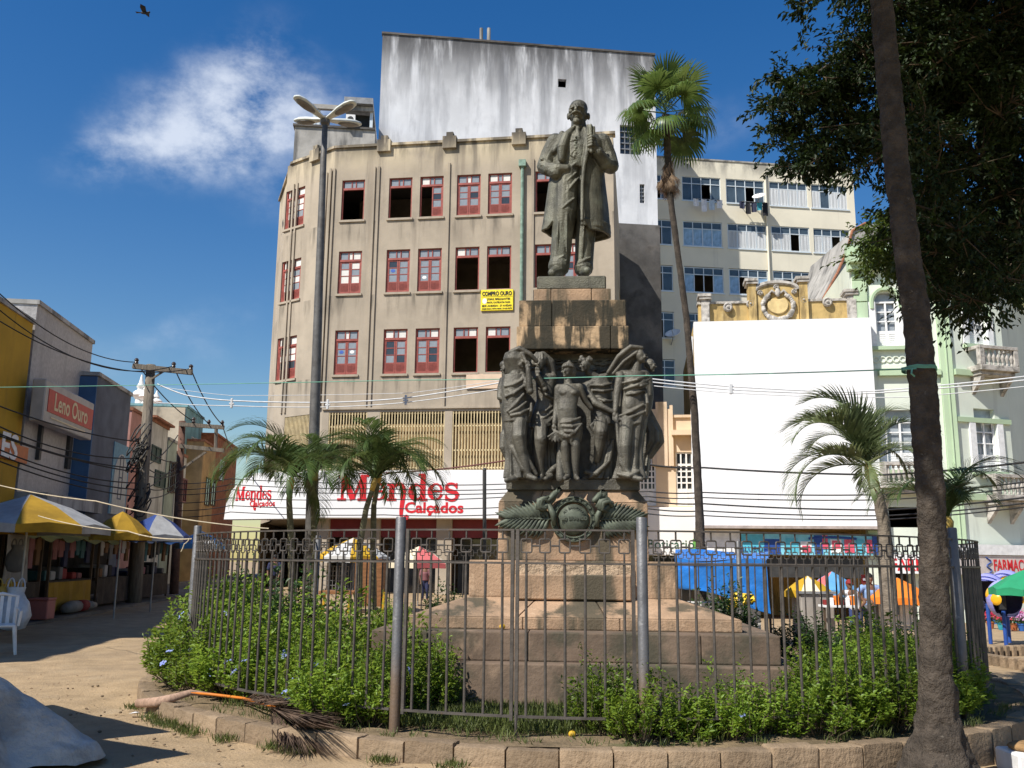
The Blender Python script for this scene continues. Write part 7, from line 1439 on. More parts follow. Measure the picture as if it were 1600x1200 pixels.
# ================================================================ parasols
def parasol(lab, c, rad, ze, zt, cols, n=8, group=None, valance=.18, rz=.2, square=False):
    g0 = gz(c[0], c[1]); t = thing('parasol', lab, 'parasol', (c[0], c[1], g0), group); mb = MB(); mb.tube([(c[0], c[1], g0), (c[0], c[1], zt)], .022, 8); mb.build('pole', m_greymetal, t)
    C = Vector((c[0], c[1], zt)); nn = n
    def edge(a, dz=0, k=1.): return Vector((c[0]+rad*k*math.cos(a), c[1]+rad*k*math.sin(a), ze+dz))
    for k in range(nn):
        a0, a1 = rz+2*math.pi*k/nn, rz+2*math.pi*(k+1)/nn; mb = MB(); e0, e1 = edge(a0), edge(a1); m0, m1 = C.lerp(e0, .5)+Vector((0, 0, .10*(zt-ze))), C.lerp(e1, .5)+Vector((0, 0, .10*(zt-ze))); em = (e0+e1)/2; sg_ = (em-C)*.04; em = em-sg_+Vector((0, 0, .03)); mm = C.lerp(em, .5)+Vector((0, 0, .05*(zt-ze)))
        top = [C, m0, mm, m1, e0, em, e1]; low = [v-Vector((0, 0, .012)) for v in top]; v0, vm, v1 = e0-Vector((0, 0, valance*.8)), em-Vector((0, 0, valance)), e1-Vector((0, 0, valance*.8))
        mb.add(top+low, [(0, 1, 2), (0, 2, 3), (1, 4, 5, 2), (2, 5, 6, 3), (9, 8, 7), (10, 9, 7), (9, 12, 11, 8), (10, 13, 12, 9)]); mb.add([e0, em, e1, v1, vm, v0], [(0, 1, 4, 5), (1, 2, 3, 4)]); mb.build('canopy_panel', cols[k % len(cols)], t, smooth=1)
    mb = MB()
    for k in range(nn): a = rz+2*math.pi*k/nn; mb.tube([C-Vector((0, 0, .04)), edge(a, -.03)], .008, 4)
    mb.build('ribs', m_greymetal, t)['kind'] = 'stuff'; return t
c_yel = mk('yellow_canvas', (.50, .30, .015), .8, .12, 3, .1); c_wht = mk('white_canvas', (.50, .50, .49), .85, .1, 3, .1); c_blu = mk('blue_canvas', (.03, .10, .42), .75, .12, 3, .1); c_red = mk('faded_red_canvas', (.58, .14, .14), .8, .12, 3, .1); c_org = mk('orange_canvas', (.72, .20, .02), .75, .1, 3, .1); c_grn = mk('green_canvas', (.02, .26, .12), .75, .1, 3, .1); c_lbl = mk('sky_blue_canvas', (.10, .30, .55), .75, .1, 3, .1); c_crm = mk('cream_canvas', (.70, .62, .45), .8, .1, 3, .1)
c_yd = mk('shaded_yellow_canvas', (.30, .175, .012), .85, .25, 2, .2); c_wd = mk('shaded_white_canvas', (.30, .30, .30), .85, .25, 2, .2); c_bd = mk('shaded_blue_canvas', (.02, .05, .20), .8, .2, 2, .2)  # darker canvas copies, building shade put into the colour
q = P(45, 800, 17.5); parasol('large yellow and white market parasol over the first stall', (q.x, q.y), 1.45, 2.12, 2.72, [c_yd, c_wd], 8, rz=.35)
q = P(192, 800, 22.5); parasol('plain yellow parasol before the painted arch wall', (q.x, q.y), .72, 2.10, 2.66, [c_yd], 8)
q = P(247, 800, 25.5); parasol('blue and white parasol beneath the brown utility frame', (q.x, q.y), .95, 2.12, 2.75, [c_bd, c_wd], 6, rz=-.4)
q = P(315, 825, 33); parasol('small pale blue and white parasol far down the street', (q.x, q.y), .85, 2.0, 2.5, [c_wht, c_lbl], 8)
parasol('unseen yellow and white parasol added to shade the cloth-covered heap', (-5.35, 5.75), 1.65, 2.15, 2.75, [c_yel, c_wht], 4, valance=.05, rz=.30); parasol('plain white parasol standing behind the cloth-covered heap', (-5.75, 7.0), 1.55, 2.10, 2.65, [c_wht], 4, valance=.05, rz=.10)  # near parasol is out of view, added to shade the draped heap
q = P(552, 850, 27); parasol('yellow and white parasol over the wooden kiosk before the shoe shop', (q.x, q.y), 1.08, 1.62, 2.18, [c_yel, c_wht], 8, rz=.1)
q = P(655, 860, 30); parasol('faded red and cream parasol before the shoe shop pillars', (q.x, q.y), 1.05, 1.45, 2.0, [c_red, c_crm], 6, rz=.5)
q = P(1262, 905, 24); parasol('yellow parasol beside the grey kiosk', (q.x, q.y), .62, .88, 1.28, [c_yel, c_yel, c_crm], 8)
q = P(1300, 900, 26); parasol('sky blue parasol with reddish panel beside the bending vendor', (q.x, q.y), .75, .85, 1.38, [c_lbl, c_lbl, c_lbl, c_red], 8, rz=.9)
q = P(1402, 905, 24.5); parasol('bright orange parasol near the pharmacy', (q.x, q.y), .85, .72, 1.25, [c_org], 8)
q = P(1600, 885, 22); parasol('green parasol above the telephone hoods', (q.x, q.y), .8, 1.05, 1.5, [c_grn], 8)
# ================================================================ market stalls
m_cloth_w = mk('shaded_white_cloth', (.22, .21, .195), .9, .2, 2, .4, 6); m_cloth_y = mk('yellow_stall_cloth', (.30, .17, .012), .85, .2, 2, .3, 6); m_stall = mk('dark_stall_boards', (.045, .034, .026), .9, .4, 3, .2); m_tarp_d = mk('dark_stall_tarp', (.025, .023, .025), .85, .3, 2, .3, 5)  # cloth, board and tarp colours darkened to hold the stall row's shade
goods = [plain('navy_goods', (.02, .025, .07), .8), plain('red_goods', (.22, .02, .02), .8), plain('grey_goods', (.13, .13, .14), .8), plain('white_goods', (.32, .32, .33), .8), plain('teal_goods', (.03, .10, .12), .8), plain('brown_goods', (.14, .07, .03), .8), plain('black_goods', (.012, .012, .012), .8), plain('pink_goods', (.22, .09, .10), .8)]  # goods colours lowered to stand for the shade under the awnings
FKb = Facade((-7.85, 0), (-.128, .992)); rng = random.Random(12); Zpv = .20
def stall(y0, y1, lab, roof, cloth, hz=2.15):
    u0, u1 = y0*1.008, y1*1.008; t = thing('market_stall', lab, 'stall', FKb.pt((u0+u1)/2, Zpv, -.8)); mb = MB(); FKb.box(mb, u0+.1, u1-.1, Zpv+.72, Zpv+.80, -1.3, -.1); mb.build('counter', m_stall, t)
    n = 9; mb = MB()
    for k in range(n):                                              # hanging counter cloth with soft folds
        a, b = lerp(u0+.1, u1-.1, k/n), lerp(u0+.1, u1-.1, (k+1)/n); d0, d1 = -.06+.05*math.sin(k*2.1), -.06+.05*math.sin((k+1)*2.1); mb.add([FKb.pt(a, Zpv+.08, d0), FKb.pt(b, Zpv+.08, d1), FKb.pt(b, Zpv+.76, -.09), FKb.pt(a, Zpv+.76, -.09)], [(0, 1, 2, 3)])
    mb.build('counter_cloth', cloth, t, smooth=1)
    for u in (u0+.08, u1-.08):
        for d in (-.12, -2.2): mb = MB(); FKb.box(mb, u-.03, u+.03, Zpv, Zpv+hz, d-.03, d+.03); mb.build('post', m_woodd, t)
    mb = MB(); FKb.box(mb, u0, u1, Zpv+.1, Zpv+hz, -2.3, -2.26); mb.build('back_sheet', m_tarp_d, t); mb = MB(); m_ = 8
    for k in range(m_):
        a, b = lerp(u0-.2, u1+.2, k/m_), lerp(u0-.2, u1+.2, (k+1)/m_); s0, s1 = .06*math.sin(k*1.7), .06*math.sin((k+1)*1.7); mb.add([FKb.pt(a, Zpv+hz-.28+s0, .55), FKb.pt(b, Zpv+hz-.28+s1, .55), FKb.pt(b, Zpv+hz+.25, -1.1), FKb.pt(a, Zpv+hz+.25, -1.1), FKb.pt(b, Zpv+hz, -2.4), FKb.pt(a, Zpv+hz, -2.4)], [(0, 1, 2, 3), (3, 2, 4, 5)])
    mb.build('awning', roof, t, smooth=1); mb = MB(); FKb.box(mb, u0, u1, Zpv+hz-.12, Zpv+hz-.07, -.15, -.1); mb.build('rail', m_woodd, t)
    return u0, u1
GS = 'goods on the market stalls'
def wares(u0, u1, hz, k=0):
    GS = 'goods on the '+ORD[k]+' market stall'; ST = ' of the '+ORD[k]+' stall down the street'
    for i in range(int((u1-u0)/.42)):
        u = u0+.3+i*.42+rng.uniform(-.05, .05); c = rng.choice(goods); w, h = rng.uniform(.13, .19), rng.uniform(.45, .75); z1 = Zpv+hz-.15; mb = MB()
        poly = [(-w*.35, 0), (-w, -.1), (-w*1.35, -.32), (-w*1.05, -.36), (-w*.8, -.2), (-w*.85, -h), (w*.85, -h), (w*.8, -.2), (w*1.05, -.36), (w*1.35, -.32), (w, -.1), (w*.35, 0)]; mb.prism([(u+a, z1+b) for a, b in poly], lambda p, q_, d: FKb.pt(p, q_, d), -.16, -.10+.01)
        tag(mb.build('hanging_shirt', c, bevel=.01), c.name.split('_')[0]+' shirt hanging from the rail'+ST, 'shirt', GS)
    for i in range(int((u1-u0)/.5)):
        u = u0+.35+i*.5; c = rng.choice(goods); mb = MB(); s = rng.uniform(.13, .2); FKb.box(mb, u-s, u+s, Zpv+.80, Zpv+.80+rng.uniform(.12, .4), -.9+rng.uniform(-.1, .2), -.3+rng.uniform(-.1, .1)); tag(mb.build('goods_bundle', c, bevel=.05, segs=2), c.name.split('_')[0]+' bundle lying on the counter'+ST, 'bundle', GS)
for kk, (y0, y1, lab, roof, cloth, hz) in enumerate(((15.4, 18.9, 'market stall with dark boards under the large yellow and white parasol', c_wd, m_stall, 2.1), (19.3, 21.6, 'market stall with yellow awning and bare dark counter', c_yd, m_stall, 2.0), (22., 25.3, 'market stall with yellow awning and yellow framed counter', c_yd, m_cloth_y, 2.0), (25.7, 29., 'market stall with white awning and dark counter beyond the yellow ones', c_wd, m_stall, 2.1), (29.5, 34, 'last market stall with blue awning near the brown utility frame', c_lbl, m_stall, 2.1))):
    a, b = stall(y0, y1, lab, roof, cloth, hz); wares(a, b, hz, kk)
mb = MB(); n = 7; u = 19.2                                             # cloth screen and yellow sheet at the first stall's end
def sheet(name, lab, ua, ub, za, zb_, d, mat, cat='cloth'):
    mb = MB(); m_ = 10; vs = []
    for j in range(5):
        for k in range(m_+1): f = k/m_; vs.append(FKb.pt(lerp(ua, ub, f), lerp(za, zb_, j/4), d+.05*math.sin(f*9+j*.6)*(1-.15*j)))
    w = m_+1; mb.add(vs, [(j*w+k, j*w+k+1, (j+1)*w+k+1, (j+1)*w+k) for j in range(4) for k in range(m_)]); mb.add([v-FKb.n*.012 for v in map(Vector, vs)], [(j*w+k, (j+1)*w+k, (j+1)*w+k+1, j*w+k+1) for j in range(4) for k in range(m_)]); tag(mb.build(name, mat, smooth=1), lab, cat)
sheet('hanging_cloth', 'white cloth hung between two market stalls', 19.0, 20.3, Zpv+.82, Zpv+1.95, .12, m_cloth_w); sheet('hanging_cloth', 'yellow sheet hung below the white cloth', 18.9, 20.2, Zpv+.05, Zpv+.85, .14, m_cloth_y)
def crate(u, d, w, h, dp, mat, lab, cat='box'):
    t = thing('crate', lab, cat, FKb.pt(u, Zpv, d)); mb = MB(); FKb.box(mb, u-w/2, u+w/2, Zpv, Zpv+h, d-dp/2, d+dp/2); mb.build('body', mat, t, bevel=.02); mb = MB(); FKb.box(mb, u-w/2-.015, u+w/2+.015, Zpv+h, Zpv+h+.04, d-dp/2-.015, d+dp/2+.015); mb.build('lid', mat, t, bevel=.01)
crate(21.2, .18, .5, .42, .4, mk('faded_pink_plastic', (.42, .14, .12), .6, .1, 3, .05), 'faded pink plastic crate on the market pavement')
sk = thing('cloth_bundle', 'rolled white and red cloth bundle lying on the market kerb', 'bundle', FKb.pt(24, Zpv, .1)); mb = MB(); mb.tube([FKb.pt(22.9, Zpv+.14, .1), FKb.pt(23.3, Zpv+.16, .12), FKb.pt(23.9, Zpv+.15, .1)], [.10, .15, .14], 10); mb.build('roll', m_cloth_w, sk, smooth=1); mb = MB(); mb.tube([FKb.pt(23.9, Zpv+.15, .1), FKb.pt(24.4, Zpv+.15, .12)], [.145, .14], 10); mb.build('red_band', goods[1], sk, smooth=1); mb = MB(); mb.tube([FKb.pt(24.4, Zpv+.15, .12), FKb.pt(25.1, Zpv+.12, .15)], [.14, .08], 10); mb.build('roll', m_cloth_w, sk, smooth=1)
def bag(px, py, Y, s, mat, lab):
    c = P(px, py, Y); t = thing('plastic_bag', lab, 'bag', c-Vector((0, 0, .3*s))); mb = MB(); rr = random.Random(px); n = 12; prof = [(.05, -.3), (.17, -.27), (.21, -.1), (.18, .08), (.10, .2), (.13, .28)]; vs = []
    for r_, zz in prof:
        for j in range(n): a = 2*math.pi*j/n; k = 1+.14*math.sin(a*4+zz*9)+rr.uniform(-.06, .06); vs.append(c+Vector((r_*k*s*math.cos(a), r_*k*s*.7*math.sin(a), zz*s)))
    mb.add(vs, [(i*n+j, i*n+(j+1) % n, (i+1)*n+(j+1) % n, (i+1)*n+j) for i in range(len(prof)-1) for j in range(n)]+[tuple(reversed(range(n)))]); mb.build('body', mat, t, smooth=1)
    for sgn in (-1, 1): mb = MB(); mb.tube([c+Vector((sgn*.07*s+.05*s*math.cos(a), 0, (.26+.14*math.sin(a))*s)) for a in [math.pi*k/6 for k in range(7)]], .012, 5); mb.build('handle', mat, t)
m_plast = mk('translucent_white_plastic', (.45, .49, .54), .4, .2, 5, .3, 9); bag(22, 950, 16.2, 1.25, m_plast, 'whitish plastic carrier bag standing at the first market stall'); bag(3, 945, 16.3, 1.1, mk('yellow_plastic', (.45, .30, .06), .4, .2, 5, .3, 9), 'yellow plastic carrier bag next to the whitish one'); bag(25, 872, 17.9, .9, goods[2], 'grey bag hanging high in the first market stall')
# white plastic chair at the edge of the square
cg = PG(-6, 1022); chair = thing('plastic_chair', 'white moulded plastic chair on sandy ground by the market', 'chair', cg, rz=.5); m_chair = plain('white_moulded_plastic', (.72, .71, .68), .35)
CMx = Matrix.Translation(cg) @ Matrix.Rotation(.5, 4, 'Z')
mb = MB(); mb.box(-.22, .22, -.22, .22, .40, .44); mb.build('seat', m_chair, chair, CMx, bevel=.02, segs=2)
for sx in (-1, 1):
    for sy in (-1, 1): mb = MB(); mb.tube([(sx*.2, sy*.2, .42), (sx*.25, sy*.25, .0)], [.03, .022], 8); mb.build('leg', m_chair, chair, CMx, smooth=40)
    mb = MB(); mb.tube([(sx*.25, -.2, .42), (sx*.27, -.2, .62), (sx*.27, .15, .64), (sx*.22, .24, .66)], [.02, .022, .025, .02], 8); mb.build('armrest', m_chair, chair, CMx, smooth=40)
mb = MB(); mb.tube([(-.2, .22, .42), (-.21, .30, .84), (0, .32, .88), (.21, .30, .84), (.2, .22, .42)], .028, 8); [mb.bar((x, .23, .43), (x*1.05, .31, .85), .05, .015) for x in (-.1, 0, .1)]; mb.build('backrest', m_chair, chair, CMx, smooth=40)
# sheet draped over a heap, in the parasol's shade
hc = PG(-90, 1203); m_sheet = mk('dirty_pale_tarpaulin', (.50, .49, .46), .75, .18, 2.5, .9, 9, blot=((.26, .23, .19), 3, .5, .66, .6)); mb = MB(); nr, na = 44, 150; vs = []; gn = np.random.default_rng(3); ph = gn.uniform(0, 6.28, 30)
for i in range(nr+1):
    f = i/nr
    for j in range(na):
        a = 2*math.pi*j/na; ro = .86+.14*math.sin(2*a+.6)+.08*math.sin(5*a)+.05*math.sin(9*a+1); r_ = ro*f; x, y = hc.x+r_*math.cos(a), hc.y+r_*math.sin(a)
        cr = sum(abs(math.sin(x*wx+y*wy+ph[q]))*am for q, (wx, wy, am) in enumerate(((7, 3, .030), (-4, 9, .026), (13, -8, .016), (9, 15, .014), (22, 5, .008), (-17, 19, .008))))
        fold = .06*abs(math.sin(3.5*a+2.0*f))*f+.035*abs(math.sin(8*a+3*f+1))*f; h = .70*(1-f**1.2)+.02+(fold+cr)*(1-.55*f)+.05*math.exp(-((f-.93)/.06)**2)*(.5+.5*math.sin(6*a)); vs.append((x, y, gz(x, y)+max(.012, h-.03)))
mb.add(vs, [(i*na+j, i*na+(j+1) % na, (i+1)*na+(j+1) % na, (i+1)*na+j) for i in range(nr) for j in range(na)]); tag(mb.build('draped_tarpaulin', m_sheet, smooth=1), 'dirty pale tarpaulin draped over a heap in parasol shade', 'tarpaulin')
# ================================================================ kiosk and boards behind the railing, left of the pedestal
kg = P(545, 930, 26.5); ks = thing('wooden_kiosk', 'brown wooden kiosk with yellow legs under yellow and white parasol', 'kiosk', (kg.x, kg.y, .12)); m_bw = mk('brown_boards', (.24, .11, .045), .8, .3, 3, .15, stretch=(1, 1, 6))
mb = MB(); a, b = P(555, 930, 26.2), P(600, 885, 26.2); mb.box(a.x, b.x, 26, 26.6, .3, b.z+.2); mb.build('cabinet', m_bw, ks, bevel=.01); mb = MB(); a, b = P(500, 925, 26), P(556, 920, 26); mb.box(a.x, b.x, 25.8, 26.5, a.z-.05, a.z+.04); mb.build('table_top', m_bw, ks, bevel=.01)
for x in (505, 545, 560, 598): q = P(x, 925, 25.95); mb = MB(); mb.bar((q.x, q.y, .12), (q.x+.05, q.y, q.z), .06); mb.build('leg', c_yel, ks)
mb = MB(); a, b = P(505, 905, 26.9), P(545, 885, 26.9); [mb.bar((lerp(a.x, b.x, k/8), 26.9, a.z-.3), (lerp(a.x, b.x, k/8), 26.9, b.z), .015) for k in range(9)]; [mb.bar((a.x, 26.9, lerp(a.z-.3, b.z, k/5)), (b.x, 26.9, lerp(a.z-.3, b.z, k/5)), .015) for k in range(6)]; mb.build('wire_rack', m_greymetal, ks)
# ================================================================ stalls, people and telephones on the right
m_tarp = mk('bright_blue_tarpaulin', (.015, .16, .52), .45, .18, 1.5, .6, 3.5, spec=.5); Yb_ = 21.
def surf(name, lab, corners, mat, cat, sag=.15, n=14, ripple=.04, seed=0):
    a, b, c, d = [Vector(p) for p in corners]; vs = []; w = n+1
    for j in range(w):
        for i in range(w):
            s, t = i/n, j/n; p = a.lerp(b, s).lerp(d.lerp(c, s), t); p.z -= sag*16*s*(1-s)*t*(1-t)*.5; p += Vector((0, ripple*math.sin(s*11+t*5+seed), ripple*math.sin(t*9-s*6+seed*2))); vs.append(p)
    mb = MB(); mb.add(vs, [(j*w+i, j*w+i+1, (j+1)*w+i+1, (j+1)*w+i) for j in range(n) for i in range(n)]); mb.add([Vector(v)+Vector((0, .012, -.01)) for v in vs], [(j*w+i, (j+1)*w+i, (j+1)*w+i+1, j*w+i+1) for j in range(n) for i in range(n)]); return mb.build(name, mat, None, smooth=1)
ts = thing('tarpaulin_stall', 'stall covered by a crumpled bright blue tarpaulin beside the pedestal', 'stall', P(1130, 960, 21.5))
for o in (surf('tarpaulin', '', [P(1055, 872, 21), P(1196, 878, 20.6), P(1206, 862, 23.4), P(1055, 860, 23.4)], m_tarp, '', .2), surf('tarpaulin', '', [P(1055, 915, 20.9), P(1205, 955, 20.5), P(1196, 878, 20.55), P(1055, 872, 20.95)], m_tarp, '', .0, ripple=.06, seed=2)): par(o, ts); o.name = 'tarpaulin'
for x, Y in ((1060, 21.2), (1194, 20.8), (1200, 23.2)): q = P(x, 880, Y); mb = MB(); mb.bar((q.x, q.y, gz(q.x, q.y)), (q.x, q.y, q.z), .05); mb.build('post', m_woodd, ts)
q = P(1120, 940, 22); mb = MB(); mb.box(q.x-.9, q.x+.9, 21.6, 22.4, gz(q.x, 22), gz(q.x, 22)+.8); mb.build('counter', m_oldw, ts)
fy = thing('folded_yellow_awning', 'folded bright yellow ribbed awning leaning behind the sloping base', 'awning', P(1155, 955, 15.9))
for k in range(7): a, b = P(1136+k*1.5, 950-k*3.6, 16+.03*k), P(1180-k*.5, 936-k*.5, 15.8+.03*k); mb = MB(); mb.tube([a, b], [.035, .05], 8); mb.build('fold', plain('bright_yellow_plastic', (.80, .52, .01), .5), fy, smooth=40)
gk = thing('grey_kiosk', 'plain grey metal kiosk under the yellow parasol', 'kiosk', P(1275, 960, 24)); q = P(1262, 905, 23.6); q2 = P(1300, 960, 23.6); mb = MB(); zg = gz(q.x, 23.6); mb.box(q.x-.25, q2.x, 23.4, 24.2, zg, q.z-.35); mb.build('body', mk('grey_sheet', (.32, .29, .26), .7, .2, 2, .05), gk, bevel=.02); mb = MB(); mb.box(q.x-.3, q2.x+.05, 23.35, 24.25, q.z-.35, q.z-.29); mb.build('top', m_greymetal, gk)
m_skin = plain('brown_skin', (.17, .085, .05), .6); m_hair = plain('black_hair', (.012, .010, .009), .7)
def cloth(F, mat, nm, parent, it=1): return sculpt(nm, F, .022, mat, parent, it)
def person(lab, px, hy, Y, lean, shirt, trousers, cap=None, sleeve=False, arm=(0, 0)):
    hd = P(px, hy, Y); g0 = gz(hd.x, Y); H = (hd.z+.12-g0); t = thing('person', lab, 'person', (hd.x, Y, g0)); s = H/1.7
    def pt(x, z, y=0): return Vector((hd.x+x*s-lean*.0, Y+y*s, g0+z*s))
    hip = Vector((lean, 0)); B = MB()
    def seg(mb, a, b, r0, r1): mb.tube([a, a.lerp(b, .5), b], [r0*s, (r0+r1)/2*s*1.03, r1*s], 10); mb.ell(a, r0*s, 10, 6); mb.ell(b, r1*s, 10, 6)
    hx = lean; neck = pt(0, 1.40); pel = pt(hx, .92, .05)
    B.ell(pt(0, 1.57), (.085*s, .10*s, .125*s), 12, 8); B.ell(pt(0-.0, 1.55, -.10), (.018*s, .025*s, .03*s), 8, 6); B.ell(pt(0, 1.49, -.06), (.05*s, .05*s, .04*s), 8, 6); [B.ell(pt(e*.085, 1.56), (.015*s, .03*s, .035*s), 8, 6) for e in (-1, 1)]
    seg(B, pt(0, 1.48, .01), neck, .055, .06); B.tube([neck, neck.lerp(pel, .3), neck.lerp(pel, .7), pel], [.12*s, .155*s, .14*s, .15*s], 12); seg(B, pt(-.17, 1.36), pt(.17, 1.36), .07, .07)
    hands = []
    for e, rch in ((-1, arm[0]), (1, arm[1])):
        sh = pt(e*.19, 1.36); el = pt(e*.24+rch*.25*e, 1.08+.05*rch, -.05-.12*rch); ha = pt(e*.20-.10*rch*e, .86+.22*rch, -.15-.30*rch); seg(B, sh, el, .055, .043); seg(B, el, ha, .042, .03); B.ell(ha+Vector((0, -.03*s, -.04*s)), (.035*s, .025*s, .05*s), 8, 6)
        for k in range(4): seg(B, ha+Vector(((k-1.5)*.017*s, -.04*s, -.07*s)), ha+Vector(((k-1.5)*.018*s, -.06*s, -.13*s)), .010, .008)
        seg(B, ha+Vector((-e*.03*s, -.03*s, -.03*s)), ha+Vector((-e*.05*s, -.06*s, -.07*s)), .011, .009)
        kn = pt(hx*.8+e*.10, .50, -.02); an = pt(hx*.7+e*.11, .08, .03); seg(B, pt(hx+e*.09, .90, .05), kn, .088, .06); seg(B, kn, an, .058, .04); seg(B, an, pt(hx*.7+e*.12, .035, -.13), .04, .03)
        hands.append((sh, el, kn, an))
    sculpt('body', B, .018, m_skin, t, 2); T = MB(); seg_ = lambda a, b, r0, r1: seg(T, a, b, r0, r1)
    T.tube([neck-Vector((0, 0, .03*s)), neck.lerp(pel, .3), neck.lerp(pel, .7), pel], [.10*s, .175*s, .165*s, .17*s], 14); seg(T, pt(-.16, 1.35), pt(.16, 1.35), .078, .078)
    if sleeve: [seg(T, sh, sh.lerp(el, .75), .068, .066) for sh, el, _, _ in hands]
    cloth(T, shirt, 'shirt', t); Q = MB(); Q.ell(pel, (.175*s, .15*s, .13*s), 12, 8)
    for e, (sh, el, kn, an) in zip((-1, 1), hands): seg(Q, pt(hx+e*.09, .90, .05), kn, .105, .078); seg(Q, kn, an, .076, .062)
    cloth(Q, trousers, 'trousers', t); C = MB(); C.ell(pt(0, 1.60, .012), (.095*s, .112*s, .115*s), 12, 8); 
    if cap: C.obox(Matrix.Translation(pt(0, 1.60, -.12)), .14*s, .10*s, .02*s)
    sculpt('cap' if cap else 'hair', C, .02, cap or m_hair, t, 1); return t
person('bending person in white sleeveless top, blue trousers and red cap', 1327, 913, 24.2, .16, cl_w, mk('denim_blue', (.03, .05, .14), .9, .2, 6, .1), goods[1], False, (1.0, .5))
person('standing person in light blue shirt near the orange parasol', 1358, 903, 24.6, 0, mk('light_blue_shirt', (.22, .34, .58), .9, .1, 5, .1), goods[2], None, True, (.8, .3))
person('person in dark clothes walking before the shoe shop pillars', 430, 872, 33, 0, goods[0], goods[6], None, True)
person('person in pink top at the shoe shop entrance', 665, 885, 34, 0, goods[7], goods[0], None, True)
person('person in grey top standing beyond the blue tarpaulin', 1112, 905, 25, 0, goods[2], goods[6], None, True)
ft = thing('vendor_table', 'low table of red and white packages before the bending vendor', 'table', P(1308, 965, 23)); q = P(1308, 945, 23); zg = gz(q.x, 23); mb = MB(); mb.box(q.x-.4, q.x+.4, 22.7, 23.2, q.z-.05, q.z); mb.build('top', m_whitep, ft)
for sx in (-.35, .35): mb = MB(); mb.bar((q.x+sx, 22.9, zg), (q.x+sx, 22.9, q.z-.05), .05); mb.build('leg', m_woodd, ft)
for k in range(6): mb = MB(); x = q.x-.32+k*.13; mb.box(x-.05, x+.05, 22.8, 22.95, q.z, q.z+.12+.05*(k % 3)); tag(mb.build('package', (goods[1], m_whitep, c_org)[k % 3], bevel=.01), ('small red package', 'small white package', 'small orange package')[k % 3]+' on the low vendor table', 'package', 'packages on the vendor table')
wb = thing('white_price_board', 'white board with fine print below the orange parasol', 'board', P(1385, 950, 24.9)); a, b = P(1372, 958, 24.9), P(1428, 915, 24.9); mb = MB(); mb.box(a.x, b.x, 24.85, 24.92, a.z-.3, b.z); mb.build('panel', m_whitep, wb); [ (lambda mb: (mb.box(a.x-.03, a.x, 24.84, 24.93, gz(a.x, 24.9), b.z), mb.build('post', m_greymetal, wb)))(MB())]
rs = thing('red_white_sign', 'narrow red and white upright sign near the standing person', 'sign', P(1352, 915, 26)); a, b = P(1346, 912, 26), P(1357, 898, 26); mb = MB(); mb.box(a.x, b.x, 25.95, 26.0, a.z, b.z); mb.build('panel', goods[1], rs); mb = MB(); mb.box(a.x+.03, b.x-.03, 25.93, 25.95, lerp(a.z, b.z, .35), lerp(a.z, b.z, .6)); mb.build('band', m_whitep, rs); mb = MB(); mb.bar(((a.x+b.x)/2, 25.98, gz(a.x, 26)), ((a.x+b.x)/2, 25.98, a.z), .05); mb.build('post', m_greymetal, rs)
# telephone hoods
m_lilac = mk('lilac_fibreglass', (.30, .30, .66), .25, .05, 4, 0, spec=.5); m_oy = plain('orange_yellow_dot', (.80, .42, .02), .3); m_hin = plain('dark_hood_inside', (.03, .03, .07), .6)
def hood(lab, px, py, Y, rz, s=.44):
    c = P(px, py, Y); g0 = gz(c.x, Y); t = thing('telephone_hood', lab, 'telephone booth', (c.x, Y, g0), rz=rz); M_ = Matrix.Translation(c) @ Matrix.Rotation(rz, 4, 'Z'); mb = MB(); n, m_ = 28, 20; vs = []; keep = []
    for lay, k in ((0, 1), (1, .95)):
        for i in range(m_+1):
            th = math.pi*i/m_
            for j in range(n): ph = 2*math.pi*j/n; vs.append(Vector((s*k*math.sin(th)*math.cos(ph), s*k*.95*math.sin(th)*math.sin(ph), s*k*1.12*math.cos(th))))
    def ok(i, j):
        th = math.pi*(i+.5)/m_; ph = 2*math.pi*(j+.5)/n; y = math.sin(th)*math.sin(ph); z_ = math.cos(th); return not (y < -.25+.55*max(0, z_) - .35*max(0, z_)**2 and z_ < .55 and y < -.2) and z_ > -.86
    o = (m_+1)*n
    for i in range(m_):
        for j in range(n):
            if ok(i, j):
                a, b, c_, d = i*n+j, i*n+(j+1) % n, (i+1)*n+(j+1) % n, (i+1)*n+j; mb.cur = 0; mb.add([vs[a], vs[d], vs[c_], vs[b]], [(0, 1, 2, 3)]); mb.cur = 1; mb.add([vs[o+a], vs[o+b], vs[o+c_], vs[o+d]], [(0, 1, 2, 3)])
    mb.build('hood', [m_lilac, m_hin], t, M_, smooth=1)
    for az, el in ((20, 25), (160, 20), (90, 30), (-25, 5), (205, 0)):
        d = Vector((math.cos(R(az))*math.cos(R(el)), math.sin(R(az))*math.cos(R(el)), math.sin(R(el)))); q = d.to_track_quat('Z', 'Y').to_matrix().to_4x4(); q.translation = Vector((d.x*s, d.y*s*.95, d.z*s*1.12)); mb = MB(); mb.lathe([(.15, -.035), (.11, -.004), (.06, .010), (.001, .014)], n=14, close=False); mb.build('dot', m_oy, t, M_ @ q, smooth=1)
    mb = MB(); mb.tube([Vector((c.x, c.y+.12, g0)), Vector((c.x, c.y+.12, c.z-.3))], .05, 10); mb.build('post', m_navy, t); mb = MB(); mb.box(-.12, .12, .1, .26, -.28, .12); mb.build('telephone', m_darkmetal, t, M_, bevel=.02)
hood('lilac telephone hood with yellow dots, its dark opening turned outward', 1570, 936, 24, .15); hood('lilac dotted telephone hood whose rounded back rises over the open one', 1574, 921, 25.2, 2.6, .46); hood('lilac dotted telephone hood close to the curved railing end', 1545, 925, 24.8, -1.2)
